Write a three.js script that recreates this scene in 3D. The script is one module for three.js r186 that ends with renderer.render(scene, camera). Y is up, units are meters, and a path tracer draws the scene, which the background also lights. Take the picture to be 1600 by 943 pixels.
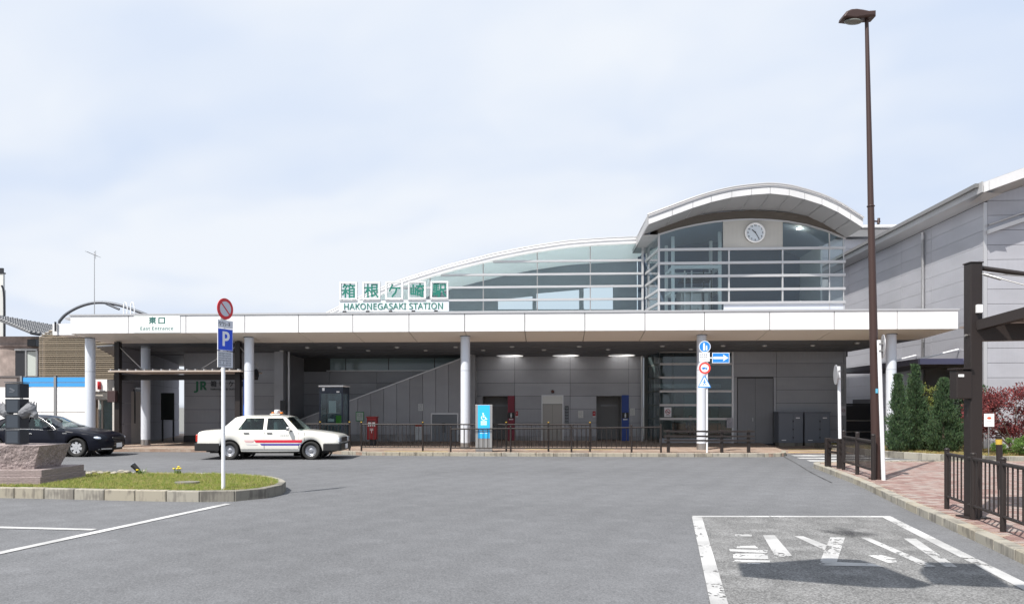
import * as THREE from 'three';
import { mergeGeometries, mergeVertices, toCreasedNormals } from 'three/addons/utils/BufferGeometryUtils.js';
import { RoundedBoxGeometry } from 'three/addons/geometries/RoundedBoxGeometry.js';
import { TextGeometry } from 'three/addons/geometries/TextGeometry.js';
import { FontLoader } from 'three/addons/loaders/FontLoader.js';
import { MarchingCubes } from 'three/addons/objects/MarchingCubes.js';

// ---------- camera, sky, sun, exposure ----------
const F = 1150, CX = 800, HY = 636, EYE = 1.7;          // focal length and horizon row of the 1600 x 943 photograph, eye height in metres
const scene = new THREE.Scene();
const camera = new THREE.PerspectiveCamera(2 * Math.atan(471.5 / F) * 180 / Math.PI, 1600 / 943, 0.1, 3000);
camera.position.set(0, EYE, 0);
camera.setViewOffset(1600, 943, 0, 471.5 - HY, 1600, 943); // shift lens: verticals stay upright
const renderer = new THREE.WebGLRenderer({ antialias: true });
renderer.toneMapping = THREE.LinearToneMapping;
renderer.toneMappingExposure = 2.0;
renderer.shadowMap.enabled = true;

let seed = 20240415;
const rnd = () => { seed = (seed * 1664525 + 1013904223) >>> 0; return seed / 4294967296; };
const rr = (a, b) => a + (b - a) * rnd();
const mix = (a, b, t) => a + (b - a) * t, clamp = (x, a = 0, b = 1) => Math.min(b, Math.max(a, x));
const sstep = (a, b, x) => { const t = clamp((x - a) / (b - a)); return t * t * (3 - 2 * t); };
const hash = (x, y, s) => { let h = (x * 374761393 + y * 668265263 + s * 974634777) | 0; h = Math.imul(h ^ (h >>> 13), 1274126177); return ((h ^ (h >>> 16)) >>> 0) / 4294967296; };
function vnoise(x, y, s = 0, per = 0) {                  // value noise, tiling when per > 0
  const xi = Math.floor(x), yi = Math.floor(y), fx = x - xi, fy = y - yi, w = (v) => per ? ((v % per) + per) % per : v;
  const u = fx * fx * (3 - 2 * fx), v = fy * fy * (3 - 2 * fy), a = w(xi), b = w(xi + 1), c = w(yi), d = w(yi + 1);
  return mix(mix(hash(a, c, s), hash(b, c, s), u), mix(hash(a, d, s), hash(b, d, s), u), v);
}
function fbm(x, y, s = 0, oct = 5, per = 0) { let v = 0, a = 0.5, t = 0; for (let i = 0; i < oct; i++) { v += a * vnoise(x, y, s + i * 17, per); t += a; a *= 0.5; x *= 2; y *= 2; per *= 2; } return v / t; }

const SUN = new THREE.Vector3(-0.378, 0.809, 0.450);     // direction towards the sun: behind the camera, to the left
{
  const W = 1024, H = 512, d = new Float32Array(W * H * 4);
  for (let j = 0; j < H; j++) {
    const el = ((j + 0.5) / H - 0.5) * Math.PI, y = Math.sin(el), c = Math.cos(el), q = Math.abs(y) + 0.22;
    for (let i = 0; i < W; i++) {
      const az = ((i + 0.5) / W - 0.5) * 2 * Math.PI, x = Math.cos(az) * c, z = Math.sin(az) * c;
      const px = x / q * 1.5, pz = z / q * 1.5, rx = px * 0.9 + pz * 0.35, rz = pz * 0.9 - px * 0.35;
      const wx = fbm(rx * 0.9, rz * 0.9, 71, 4), wz = fbm(rx * 0.9 + 9, rz * 0.9, 72, 4);
      const n = fbm(rx * 0.55 + wx * 1.6 + 3.1, rz * 1.25 + wz * 1.6 + 5.3, 5, 6), m = fbm(rx * 2.1 + wx * 2 + 40, rz * 4.2 + wz * 2, 9, 5);
      let k = clamp(0.76 + (n - 0.5) * 0.90 + (m - 0.5) * 0.42 - 0.20 * x);         // thin cirrus veil, thinner to the right
      k = Math.max(k, 0.62 * (1 - sstep(0.0, 0.3, Math.abs(y))));                    // hazy towards the horizon
      const o = (j * W + i) * 4, lo = y < 0 ? 0.45 : 1;
      d[o] = mix(0.258, 0.436, k) * lo; d[o + 1] = mix(0.330, 0.459, k) * lo; d[o + 2] = mix(0.462, 0.494, k) * lo; d[o + 3] = 1;
    }
  }
  const sky = new THREE.DataTexture(d, W, H, THREE.RGBAFormat, THREE.FloatType);
  sky.mapping = THREE.EquirectangularReflectionMapping; sky.magFilter = sky.minFilter = THREE.LinearFilter; sky.needsUpdate = true;
  scene.background = sky; scene.environment = sky;
}
const sun = new THREE.DirectionalLight(new THREE.Color().setRGB(1, 0.955, 0.89), 3.4);
sun.position.copy(SUN).multiplyScalar(80).add(new THREE.Vector3(0, 0, -18)); sun.target.position.set(0, 0, -18);
sun.castShadow = true; Object.assign(sun.shadow.camera, { left: -40, right: 40, top: 40, bottom: -40, near: 1, far: 200 }); sun.shadow.mapSize.set(4096, 4096);
scene.add(sun, sun.target);

// ---------- coordinates measured from the photograph, turned into metres ----------
const V = (x, y, z) => new THREE.Vector3(x, y, z);
const G = (px, py, h = 0) => { const t = F * (EYE - h) / (py - HY); return V((px - CX) / F * t, h, -t); };           // point of a level at height h
const AT = (px, py, t) => V((px - CX) / F * t, EYE + (HY - py) / F * t, -t);                                          // point at distance t
const A = 2.95 * Math.PI / 180, SA = Math.sin(A), CA = Math.cos(A), D0 = 27;                                          // the station front is turned by A, D0 metres away
const st = (px, w) => { const k = (px - CX) / F; return (w + D0 * CA) / (k * SA + CA); };
const su = (px, w) => { const t = st(px, w), k = (px - CX) / F; return t * k * CA + (D0 - t) * SA; };                 // along the front
const sy = (px, py, w) => EYE + (HY - py) / F * st(px, w);                                                            // height
const SW = (u, y, w) => V(u * CA + w * SA, y, -D0 + u * SA - w * CA);

// ---------- scene building helpers ----------
const used = {};
const numbered = (n) => { used[n] = (used[n] ?? -1) + 1; return used[n] ? n + '_' + String(used[n]).padStart(3, '0') : n; };
const shade = (o) => { o.traverse((m) => { if (m.isMesh) { m.castShadow = true; m.receiveShadow = true; } }); return o; };
function thing(name, label, category, pos, rot = 0, group) {
  const o = new THREE.Group(); o.name = numbered(name); if (pos) o.position.copy(pos); o.rotation.y = rot;
  o.userData = { label, category }; if (group) o.userData.group = group; scene.add(o); return o;
}
const stThing = (name, label, category, u, y, w, group) => thing(name, label, category, SW(u, y, w), -A, group);
function single(name, label, category, geo, mat, pos, rot = 0, group) { const m = new THREE.Mesh(geo, mat); m.name = numbered(name); if (pos) m.position.copy(pos); m.rotation.y = rot; m.userData = { label, category }; if (group) m.userData.group = group; m.castShadow = m.receiveShadow = true; scene.add(m); return m; }
function part(parent, name, geo, mat, pos) { const m = new THREE.Mesh(Array.isArray(geo) ? merge(geo) : geo, mat); m.name = name; if (pos) m.position.copy(pos); m.castShadow = m.receiveShadow = true; parent.add(m); return m; }
function structure(name, geo, mat, label) { const m = new THREE.Mesh(geo, mat); m.name = numbered(name); m.userData = { kind: 'structure', label }; m.castShadow = m.receiveShadow = true; scene.add(m); return m; }
function copyOf(o, pos, label) { const c = o.clone(); c.name = numbered(o.name.replace(/_\d{3}$/, '')); c.position.copy(pos); c.userData = { ...o.userData, label }; scene.add(c); return c; }
const merge = (gs) => mergeGeometries(gs.map((g) => { const q = g.index ? g.toNonIndexed() : g; for (const k of Object.keys(q.attributes)) if (!['position', 'normal', 'uv'].includes(k)) q.deleteAttribute(k); return q; }));
function uvm(g) {                                         // uv in metres, from the face that each triangle shows
  g = g.index ? g.toNonIndexed() : g; const p = g.attributes.position, n = p.count, uv = new Float32Array(n * 2), a = V(), b = V(), c = V();
  for (let i = 0; i < n; i += 3) {
    a.fromBufferAttribute(p, i); b.fromBufferAttribute(p, i + 1); c.fromBufferAttribute(p, i + 2);
    const q = b.clone().sub(a).cross(c.clone().sub(a)), x = Math.abs(q.x), y = Math.abs(q.y), z = Math.abs(q.z);
    [a, b, c].forEach((v, k) => { const [s, t] = y >= x && y >= z ? [v.x, -v.z] : x >= z ? [v.z, v.y] : [v.x, v.y]; uv[(i + k) * 2] = s; uv[(i + k) * 2 + 1] = t; });
  }
  g.setAttribute('uv', new THREE.BufferAttribute(uv, 2)); return g;
}
const box = (w, h, d, x = 0, y = 0, z = 0) => uvm(new THREE.BoxGeometry(w, h, d).translate(x, y, z));                 // centred
const bx = (x0, x1, y0, y1, z0, z1) => box(Math.abs(x1 - x0), Math.abs(y1 - y0), Math.abs(z1 - z0), (x0 + x1) / 2, (y0 + y1) / 2, (z0 + z1) / 2);
const rbx = (w, h, d, r, x = 0, y = 0, z = 0) => new RoundedBoxGeometry(w, h, d, 2, r).translate(x, y, z);
const cyl = (r0, r1, h, x = 0, y = 0, z = 0, n = 24) => new THREE.CylinderGeometry(r1, r0, h, n).translate(x, y + h / 2, z);   // r0 at the foot
function rod(a, b, r, n = 8, r2 = r) { const d = b.clone().sub(a), l = d.length(), g = new THREE.CylinderGeometry(r2, r, l, n); g.applyQuaternion(new THREE.Quaternion().setFromUnitVectors(V(0, 1, 0), d.normalize())); return g.translate((a.x + b.x) / 2, (a.y + b.y) / 2, (a.z + b.z) / 2); }
function bar(a, b, w, h) { const d = b.clone().sub(a), l = d.length(), m = new THREE.Matrix4(), z = d.clone().normalize(), x = V(0, 1, 0).cross(z).normalize(), y = z.clone().cross(x); m.makeBasis(x, y, z).setPosition(a.clone().add(b).multiplyScalar(0.5)); return uvm(new THREE.BoxGeometry(w, h, l)).applyMatrix4(m); }
const tube = (pts, r, n = 40, s = 8) => new THREE.TubeGeometry(new THREE.CatmullRomCurve3(pts), n, r, s);
const shape = (pts) => new THREE.Shape(pts.map(([x, y]) => new THREE.Vector2(x, y)));
const extr = (pts, d, bevel = 0) => uvm(new THREE.ExtrudeGeometry(Array.isArray(pts) ? shape(pts) : pts, { depth: d, bevelEnabled: bevel > 0, bevelThickness: bevel, bevelSize: bevel, bevelOffset: -bevel, bevelSegments: 2, curveSegments: 24 }));
const flat = (pts, y) => uvm(new THREE.ShapeGeometry(shape(pts.map((p) => [p.x, -p.z])), 6).rotateX(-Math.PI / 2).translate(0, y, 0));   // sheet through ground points
const slab = (pts, y0, y1) => uvm(new THREE.ExtrudeGeometry(shape(pts.map((p) => [p.x, -p.z])), { depth: y1 - y0, bevelEnabled: false }).rotateX(-Math.PI / 2).translate(0, y0, 0));
const grid = (nx, ny, f, closed) => {                     // surface through f(i/nx, j/ny)
  const p = [], uv = [], ix = [];
  for (let j = 0; j <= ny; j++) for (let i = 0; i <= nx; i++) { const v = f(i / nx, j / ny); p.push(v.x, v.y, v.z); uv.push(i / nx, j / ny); }
  for (let j = 0; j < ny; j++) for (let i = 0; i < nx; i++) { const a = j * (nx + 1) + i, b = a + 1, c = a + nx + 1, d = c + 1; ix.push(a, b, d, a, d, c); }
  const g = new THREE.BufferGeometry(); g.setAttribute('position', new THREE.Float32BufferAttribute(p, 3)); g.setAttribute('uv', new THREE.Float32BufferAttribute(uv, 2)); g.setIndex(ix); g.computeVertexNormals(); return g;
};
function sdf(fn, c, half, res, maxPoly = 60000) {          // mesh of fn < 0 in the cube round c
  const mc = new MarchingCubes(res, undefined, false, false, maxPoly); let q = 0;
  for (let z = 0; z < res; z++) for (let y = 0; y < res; y++) for (let x = 0; x < res; x++) mc.field[q++] = -fn(c.x + half * (2 * x / res - 1), c.y + half * (2 * y / res - 1), c.z + half * (2 * z / res - 1));
  mc.isolation = 0; mc.update();
  const n = mc.count, p = new Float32Array(mc.positionArray.slice(0, n * 3)), nn = new Float32Array(n * 3);
  for (let i = 0; i < n; i++) { p[i * 3] = p[i * 3] * half + c.x; p[i * 3 + 1] = p[i * 3 + 1] * half + c.y; p[i * 3 + 2] = p[i * 3 + 2] * half + c.z; }
  let g = new THREE.BufferGeometry(); g.setAttribute('position', new THREE.BufferAttribute(p, 3));
  g = mergeVertices(g, half / res * 0.02); g.computeVertexNormals();
  const uv = new Float32Array(g.attributes.position.count * 2); g.setAttribute('uv', new THREE.BufferAttribute(uv, 2)); return g;
}
const capsule = (a, b, ra, rb) => { const ab = b.clone().sub(a), l2 = ab.lengthSq(); return (x, y, z) => { const t = clamp(((x - a.x) * ab.x + (y - a.y) * ab.y + (z - a.z) * ab.z) / l2); const dx = x - a.x - ab.x * t, dy = y - a.y - ab.y * t, dz = z - a.z - ab.z * t; return Math.sqrt(dx * dx + dy * dy + dz * dz) - mix(ra, rb, t); }; };
const smin = (a, b, k) => { const h = clamp(0.5 + 0.5 * (b - a) / k); return mix(b, a, h) - k * h * (1 - h); };

// ---------- textures and materials ----------
function tex(n, f, srgb = true, size = 1) {               // n x n tiling texture, f(u, v) -> grey or [r, g, b] in 0..1; size = metres per repeat
  const d = new Uint8Array(n * n * 4);
  for (let j = 0; j < n; j++) for (let i = 0; i < n; i++) { const c = f(i / n, j / n), o = (j * n + i) * 4; for (let k = 0; k < 3; k++) d[o + k] = 255 * clamp(c.length ? c[k] : c); d[o + 3] = 255; }
  const t = new THREE.DataTexture(d, n, n); t.wrapS = t.wrapT = THREE.RepeatWrapping; t.magFilter = THREE.LinearFilter; t.minFilter = THREE.LinearMipmapLinearFilter; t.generateMipmaps = true; t.repeat.set(1 / size, 1 / size);
  if (srgb) t.colorSpace = THREE.SRGBColorSpace; t.needsUpdate = true; return t;
}
const rgb = (r, g, b) => new THREE.Color().setRGB(r, g, b ?? g), grey = (v) => new THREE.Color().setRGB(v, v, v);
const std = (color, roughness = 0.7, metalness = 0, more = {}) => new THREE.MeshStandardMaterial({ color: color.isColor ? color : grey(color), roughness, metalness, ...more });
const phys = (o) => new THREE.MeshPhysicalMaterial(o);

const tAsphalt = tex(512, (u, v) => { const s = hash(Math.floor(u * 512), Math.floor(v * 512), 3), g = vnoise(u * 150, v * 150, 8, 150), l = fbm(u * 6, v * 6, 21, 4, 6); return 0.76 + (g - 0.5) * 0.20 + (s - 0.5) * 0.13 + (l - 0.5) * 0.10 + (s > 0.992 ? 0.16 : 0); }, true, 1.7);
const tAsphaltB = tex(512, (u, v) => clamp(vnoise(u * 150, v * 150, 8, 150) * 0.7 + hash(Math.floor(u * 256), Math.floor(v * 256), 3) * 0.3), false, 1.7);
const tChip = tex(512, (u, v) => { const g = vnoise(u * 110, v * 110, 18, 110), s = hash(Math.floor(u * 512), Math.floor(v * 512), 33), l = fbm(u * 5, v * 5, 41, 4, 5); return 0.72 + (g - 0.5) * 0.36 + (s - 0.5) * 0.18 + (l - 0.5) * 0.24; }, true, 1.3);
const tConc = tex(512, (u, v) => { const l = fbm(u * 4, v * 4, 51, 6, 4), s = hash(Math.floor(u * 512), Math.floor(v * 512), 53), q = fbm(u * 24, v * 3, 55, 3, 3); return 0.84 + (l - 0.5) * 0.4 + (s - 0.5) * 0.1 + (q - 0.5) * 0.08; }, true, 1.6);
const tDirty = tex(512, (u, v) => { const l = fbm(u * 5, v * 5, 61, 6, 5), q = fbm(u * 40, v * 6, 65, 3, 6), k = sstep(0.45, 0.72, l * 0.65 + q * 0.35); return [mix(0.96, 0.74, k), mix(0.94, 0.72, k), mix(0.89, 0.69, k)]; }, true, 1.3);
const tGranite = tex(256, (u, v) => { const s = hash(Math.floor(u * 256), Math.floor(v * 256), 73), g = vnoise(u * 70, v * 70, 75, 70), l = fbm(u * 4, v * 4, 79, 4, 4); const k = 0.78 + (g - 0.5) * 0.4 + (s - 0.5) * 0.3 + (l - 0.5) * 0.2; return [k, k * 0.93, k * 0.92]; }, true, 0.5);
const tRock = tex(256, (u, v) => fbm(u * 9, v * 9, 82, 5, 9), false, 0.6);
const tPanel = tex(256, (u, v) => 0.95 + (fbm(u * 3, v * 5, 91, 5, 3) - 0.5) * 0.10 + (fbm(u * 30, v * 2, 93, 3, 2) - 0.5) * 0.05, true, 2.7);
const tPave = tex(512, (u, v) => {                         // far tiles that cannot be told apart
  const r = Math.floor(v * 16), x = u * 8 + (r % 2) * 0.5, c = Math.floor(x) % 8, fx = x - Math.floor(x), fy = v * 16 - r, j = fx < 0.03 || fy < 0.06, q = hash(c, r, 5), l = fbm(u * 4, v * 4, 15, 4, 4) - 0.5;
  return j ? [0.62, 0.57, 0.52] : [0.80 + (q - 0.5) * 0.10 + l * 0.14, 0.70 + (q - 0.5) * 0.16 + l * 0.14, 0.63 + (q - 0.5) * 0.17 + l * 0.14];
}, true, 1.6);
const tSoil = tex(256, (u, v) => { const l = fbm(u * 8, v * 8, 101, 5, 8), s = hash(Math.floor(u * 256), Math.floor(v * 256), 103); const k = 0.6 + (l - 0.5) * 0.7 + (s - 0.5) * 0.4; return [k, k * 0.84, k * 0.50]; }, true, 1.1);

const M = {
  asphalt: std(rgb(0.224, 0.229, 0.239), 0.93, 0, { map: tAsphalt, bumpMap: tAsphaltB, bumpScale: 0.002, vertexColors: true }),
  chip: std(0.315, 0.95, 0, { map: tChip, bumpMap: tAsphaltB, bumpScale: 0.003 }),
  gutter: std(rgb(0.27, 0.262, 0.245), 0.9, 0, { map: tConc }),
  white: std(rgb(0.75, 0.75, 0.76), 0.42, 0, { map: tPanel }),
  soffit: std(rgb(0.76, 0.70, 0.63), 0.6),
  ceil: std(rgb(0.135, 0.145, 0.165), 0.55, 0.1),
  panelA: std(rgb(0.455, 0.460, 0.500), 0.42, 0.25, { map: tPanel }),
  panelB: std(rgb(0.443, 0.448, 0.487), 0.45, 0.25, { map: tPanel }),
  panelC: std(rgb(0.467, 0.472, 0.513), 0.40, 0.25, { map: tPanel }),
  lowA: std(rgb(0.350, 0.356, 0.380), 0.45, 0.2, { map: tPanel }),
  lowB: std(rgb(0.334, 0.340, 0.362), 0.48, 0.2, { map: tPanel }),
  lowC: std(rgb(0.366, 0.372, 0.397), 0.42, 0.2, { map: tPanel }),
  joint: std(0.06, 0.8),
  alu: std(rgb(0.52, 0.52, 0.53), 0.38, 0.5),
  steel: std(rgb(0.42, 0.41, 0.40), 0.32, 0.85),
  column: std(rgb(0.62, 0.65, 0.71), 0.40, 0.1),
  brown: std(rgb(0.016, 0.011, 0.010), 0.5),
  lamp: std(rgb(0.046, 0.024, 0.020), 0.45, 0.1),
  dark: std(rgb(0.02, 0.021, 0.026), 0.4),
  black: std(0.012, 0.5),
  louvre: std(rgb(0.165, 0.145, 0.125), 0.6),
  tan: std(rgb(0.44, 0.36, 0.25), 0.7),
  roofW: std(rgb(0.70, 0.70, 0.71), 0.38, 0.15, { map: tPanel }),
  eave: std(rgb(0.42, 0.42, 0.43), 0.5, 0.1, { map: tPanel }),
  inner: std(rgb(0.50, 0.52, 0.54), 0.7),
  innerDark: std(rgb(0.30, 0.31, 0.33), 0.7),
  innerWhite: std(rgb(0.78, 0.79, 0.78), 0.7),
  glass: phys({ color: rgb(0.85, 0.91, 0.92), roughness: 0.03, transmission: 1, thickness: 0, ior: 1.5 }),
  glassDark: phys({ color: rgb(0.66, 0.74, 0.76), roughness: 0.03, transmission: 1, thickness: 0, ior: 1.5 }),
  carGlass: phys({ color: rgb(0.52, 0.60, 0.60), roughness: 0.02, transmission: 1, thickness: 0, ior: 1.5 }),
  kerb: std(rgb(0.33, 0.326, 0.315), 0.9, 0, { map: tDirty }),
  kerbWarm: std(rgb(0.34, 0.326, 0.296), 0.9, 0, { map: tDirty }),
  kerbDark: std(rgb(0.22, 0.217, 0.21), 0.9, 0, { map: tDirty }),
  pave: std(rgb(0.50, 0.50, 0.50), 0.9, 0, { map: tPave }),
  tactile: std(rgb(0.60, 0.46, 0.22), 0.85, 0, { map: tConc }),
  granite: std(rgb(0.42, 0.402, 0.398), 0.75, 0, { map: tGranite }),
  graniteRough: std(rgb(0.48, 0.462, 0.458), 0.95, 0, { map: tGranite, bumpMap: tRock, bumpScale: 0.03 }),
  signWhite: std(rgb(0.78, 0.78, 0.78), 0.45), signBlue: std(rgb(0.020, 0.115, 0.56), 0.4), signRed: std(rgb(0.56, 0.018, 0.025), 0.4), green: std(rgb(0.010, 0.165, 0.125), 0.45),
  poleWhite: std(rgb(0.74, 0.75, 0.77), 0.35), rubber: std(0.018, 0.85), chrome: std(0.65, 0.2, 1),
};
const trio = [M.panelA, M.panelB, M.panelC], lows = [M.lowA, M.lowB, M.lowC];

// strokes of the characters on the signs, in a box of 100 x 100 with y down
const GLYPH = {
  hako: [[22, 2, 10, 22], [16, 11, 47, 11], [29, 11, 36, 23], [64, 2, 54, 22], [60, 11, 97, 11], [75, 11, 83, 23], [3, 46, 48, 46], [26, 29, 26, 98], [25, 50, 6, 78], [28, 52, 46, 70], [57, 33, 57, 99], [57, 34, 92, 34, 92, 99], [57, 54, 92, 54], [57, 74, 92, 74], [57, 94, 92, 94]],
  ne: [[2, 28, 42, 28], [22, 3, 22, 98], [21, 36, 3, 68], [24, 38, 41, 56], [52, 6, 90, 6, 90, 46, 52, 46], [52, 26, 90, 26], [52, 6, 52, 93, 72, 83], [64, 48, 72, 66, 97, 96], [94, 56, 76, 70]],
  ke: [[36, 8, 14, 52], [27, 32, 92, 32], [67, 32, 60, 64, 34, 94]],
  saki: [[21, 10, 21, 74], [5, 32, 5, 77, 38, 77], [38, 32, 38, 82], [46, 18, 99, 18], [72, 2, 70, 20, 49, 40], [74, 20, 96, 38], [44, 49, 99, 49], [53, 61, 53, 86], [53, 61, 75, 61, 75, 82, 53, 82], [89, 49, 89, 95, 77, 91]],
  eki: [[8, 6, 8, 57], [8, 6, 45, 6], [8, 22, 43, 22], [8, 38, 43, 38], [26, 6, 26, 54], [8, 55, 48, 55, 46, 92, 37, 97], [6, 68, 2, 90], [16, 68, 18, 86], [26, 66, 30, 82], [36, 64, 40, 77], [57, 8, 93, 8, 93, 45, 57, 45], [59, 8, 59, 52, 48, 97], [73, 46, 82, 76, 99, 95]],
  higashi: [[8, 16, 92, 16], [50, 2, 50, 98], [20, 30, 80, 30, 80, 63, 20, 63, 20, 30], [20, 46, 80, 46], [46, 64, 8, 93], [54, 64, 92, 93]],
  guchi: [[16, 16, 84, 16, 84, 88, 16, 88, 16, 14]],
};
function glyphGeo(name, size, lw, depth) {                 // solid character standing on y = 0, x from 0 to size
  const out = [];
  for (const s of GLYPH[name]) for (let i = 0; i + 3 < s.length; i += 2) {
    const x0 = s[i], y0 = 100 - s[i + 1], x1 = s[i + 2], y1 = 100 - s[i + 3], l = Math.hypot(x1 - x0, y1 - y0) + lw * 0.8;
    out.push(new THREE.BoxGeometry(l * size / 100, lw * size / 100, depth * (1 + 0.06 * rnd())).rotateZ(Math.atan2(y1 - y0, x1 - x0)).translate((x0 + x1) / 200 * size, (y0 + y1) / 200 * size, depth / 2));
  }
  return merge(out);
}
function drawGlyph(c, name, x, y, s, lw) { c.lineWidth = lw; for (const g of GLYPH[name]) { c.beginPath(); for (let i = 0; i < g.length; i += 2) c[i ? 'lineTo' : 'moveTo'](x + g[i] * s / 100, y + g[i + 1] * s / 100); c.stroke(); } }
function print(w, h, f) { const k = document.createElement('canvas'); k.width = w; k.height = h; f(k.getContext('2d'), w, h); const t = new THREE.CanvasTexture(k); t.colorSpace = THREE.SRGBColorSpace; return t; }
const lines = (c, x, y, w, h, rows, dense = 0.8, s = 7) => { const q = h / rows; for (let r = 0; r < rows; r++) for (let i = 0, n = Math.floor(w / (q * 0.8)); i < n; i++) { if (hash(i, r, s) > dense) continue; const x0 = x + i * q * 0.8, y0 = y + r * q; c.fillRect(x0, y0 + q * 0.12, q * 0.55, q * 0.13); c.fillRect(x0, y0 + q * 0.42, q * 0.55, q * 0.12); c.fillRect(x0 + q * 0.22 * (1 + hash(i, r, s + 1)), y0 + q * 0.1, q * 0.12, q * 0.65); if (hash(i, r, s + 2) > 0.5) c.fillRect(x0, y0 + q * 0.68, q * 0.55, q * 0.1); } };
const paper = (t, r = 0.6) => new THREE.MeshStandardMaterial({ map: t, roughness: r });
function board(w, h, d, front, side) {                      // plate whose front (+z) carries a print
  const g = new THREE.BoxGeometry(w, h, d); return new THREE.Mesh(g, [side, side, side, side, front, side]);
}
const font = await new FontLoader().loadAsync('fonts/droid/droid_sans_regular.typeface.json');
const fontB = await new FontLoader().loadAsync('fonts/droid/droid_sans_bold.typeface.json');
function text(s, h, d, width, f = font) { const g = new TextGeometry(s, { font: f, size: h, depth: d, curveSegments: 4, bevelEnabled: false }); g.computeBoundingBox(); const b = g.boundingBox; g.translate(-b.min.x, 0, 0); if (width) g.scale(width / (b.max.x - b.min.x), 1, 1); return g; }
// ---------- the ground ----------
structure('ground', uvm(new THREE.PlaneGeometry(4000, 4000).rotateX(-Math.PI / 2).translate(0, -0.03, 0)), std(rgb(0.16, 0.16, 0.15), 0.95), 'open ground to the horizon');
{
  const nx = 130, nz = 110, x0 = -34, x1 = 34, z0 = 6, z1 = -52, g = new THREE.PlaneGeometry(x1 - x0, z0 - z1, nx, nz).rotateX(-Math.PI / 2).translate((x0 + x1) / 2, 0, (z0 + z1) / 2), p = g.attributes.position, c = new Float32Array(p.count * 3), uv = g.attributes.uv;
  for (let i = 0; i < p.count; i++) {                      // worn and patched asphalt: uneven tone of the surface itself
    const x = p.getX(i), z = p.getZ(i), k = 1 + (fbm(x * 0.35, z * 0.35, 201, 4) - 0.5) * 0.26 + (fbm(x * 0.12 + 4, z * 1.1, 207, 4) - 0.5) * 0.12 - 0.10 * sstep(0.62, 0.75, fbm(x * 0.5 + 20, z * 0.5, 211, 4));
    c[i * 3] = k; c[i * 3 + 1] = k; c[i * 3 + 2] = k * 1.015; uv.setXY(i, x, -z);
  }
  g.setAttribute('color', new THREE.BufferAttribute(c, 3));
  structure('road', g, M.asphalt, 'grey asphalt forecourt of the station');
}
const tWorn = tex(512, (u, v) => { const l = fbm(u * 7, v * 7, 301, 5, 7), s = fbm(u * 60, v * 60, 307, 3, 60); return clamp(0.5 + (0.635 - (l * 0.62 + s * 0.5)) * 9 + 0.6); }, false, 1.9);
const tWornLess = tex(512, (u, v) => { const l = fbm(u * 7, v * 7, 311, 5, 7), s = fbm(u * 60, v * 60, 317, 3, 60); return clamp(0.5 + (0.80 - (l * 0.6 + s * 0.5)) * 9 + 0.6); }, false, 2.3);
const paint = std(rgb(0.60, 0.60, 0.60), 0.8, 0, { map: tConc, alphaMap: tWorn, alphaTest: 0.5 }), paintNew = std(rgb(0.66, 0.66, 0.66), 0.75, 0, { map: tConc, alphaMap: tWornLess, alphaTest: 0.5 });
const gp = (l, h = 0) => l.map(([x, y]) => G(x, y, h));
// parking bay in front, its paler surface and the letters painted in it
const bayA = G(1081, 806), bayB = G(1391, 806.5), bayDir = V(-0.213, 0, 1).normalize(), bayLen = 9.5;
const bayC = bayB.clone().addScaledVector(bayDir, bayLen), bayD = bayA.clone().addScaledVector(bayDir, bayLen);
structure('parking_bay', flat([bayA, bayD, bayC, bayB], 0.004), M.chip, 'paler rough surface of the marked parking bay');
const strip = (a, b, w, side = 1) => { const d = b.clone().sub(a).normalize(), n = V(-d.z, 0, d.x).multiplyScalar(w * side); return [a, b, b.clone().add(n), a.clone().add(n)]; };
const lineThing = (label, pts, mat, name = 'road_marking') => { const m = structure(name, flat(pts, 0.008), mat, label); return m; };
lineThing('white line closing the far end of the parking bay', strip(bayA, bayB, 0.13, 1), paint);
lineThing('worn white line on the left of the parking bay', strip(bayA.clone().addScaledVector(bayDir, 0.14), bayD, 0.15, -1), paint);
lineThing('white line on the right of the parking bay', strip(bayB.clone().addScaledVector(bayDir, 0.14), bayC, 0.15, 1), paint);
{
  const z = (l) => gp(l.map(([x, y]) => [1060 + x / 2.963, 760 + y / 2.963]));
  for (const q of [[[262, 223], [342, 223], [340, 233], [265, 232]], [[275, 277], [355, 275], [372, 288], [270, 287]], [[235, 291], [415, 297], [412, 310], [240, 302]], [[252, 312], [412, 312], [418, 338], [256, 334]], [[250, 341], [424, 344], [426, 354], [252, 351]], [[320, 356], [380, 355], [382, 361], [322, 361]],
    [[392, 227], [447, 227], [527, 322], [455, 334]], [[538, 231], [580, 232], [712, 282], [690, 302]], [[704, 237], [773, 237], [735, 352], [650, 365]], [[737, 351], [900, 359], [956, 373], [652, 367]], [[845, 238], [886, 239], [1196, 373], [1142, 373]], [[880, 321], [942, 319], [1062, 350], [972, 355]], [[1045, 242], [1101, 243], [1294, 375], [1238, 374]]])
    lineThing('worn white stroke of the lettering in the parking bay', z(q), paint, 'road_lettering');
}
// lines of the parking area beside the island
{
  const a = G(351, 787), b = G(0, 862); lineThing('white line from the island across the left parking area', strip(a, b.clone().addScaledVector(b.clone().sub(a), 0.6), 0.14, -1), paintNew);
  const c = G(142, 829), d = G(0, 825.5); lineThing('short white line branching off in the left parking area', strip(c, d.clone().addScaledVector(d.clone().sub(c), 1.5), 0.13, 1), paintNew);
}
// crossing on the right
for (const [x0, x1, t0, t1] of [[9.9, 12.4, 26.1, 25.5], [9.6, 12.6, 24.8, 24.25], [9.45, 13.0, 23.6, 23.05], [9.2, 13.6, 22.55, 22.0]]) lineThing('white stripe of the pedestrian crossing', [V(x0, 0, -t0), V(x1, 0, -t0), V(x1, 0, -t1), V(x0 - 0.1, 0, -t1)], paintNew, 'crossing_stripe');

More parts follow.
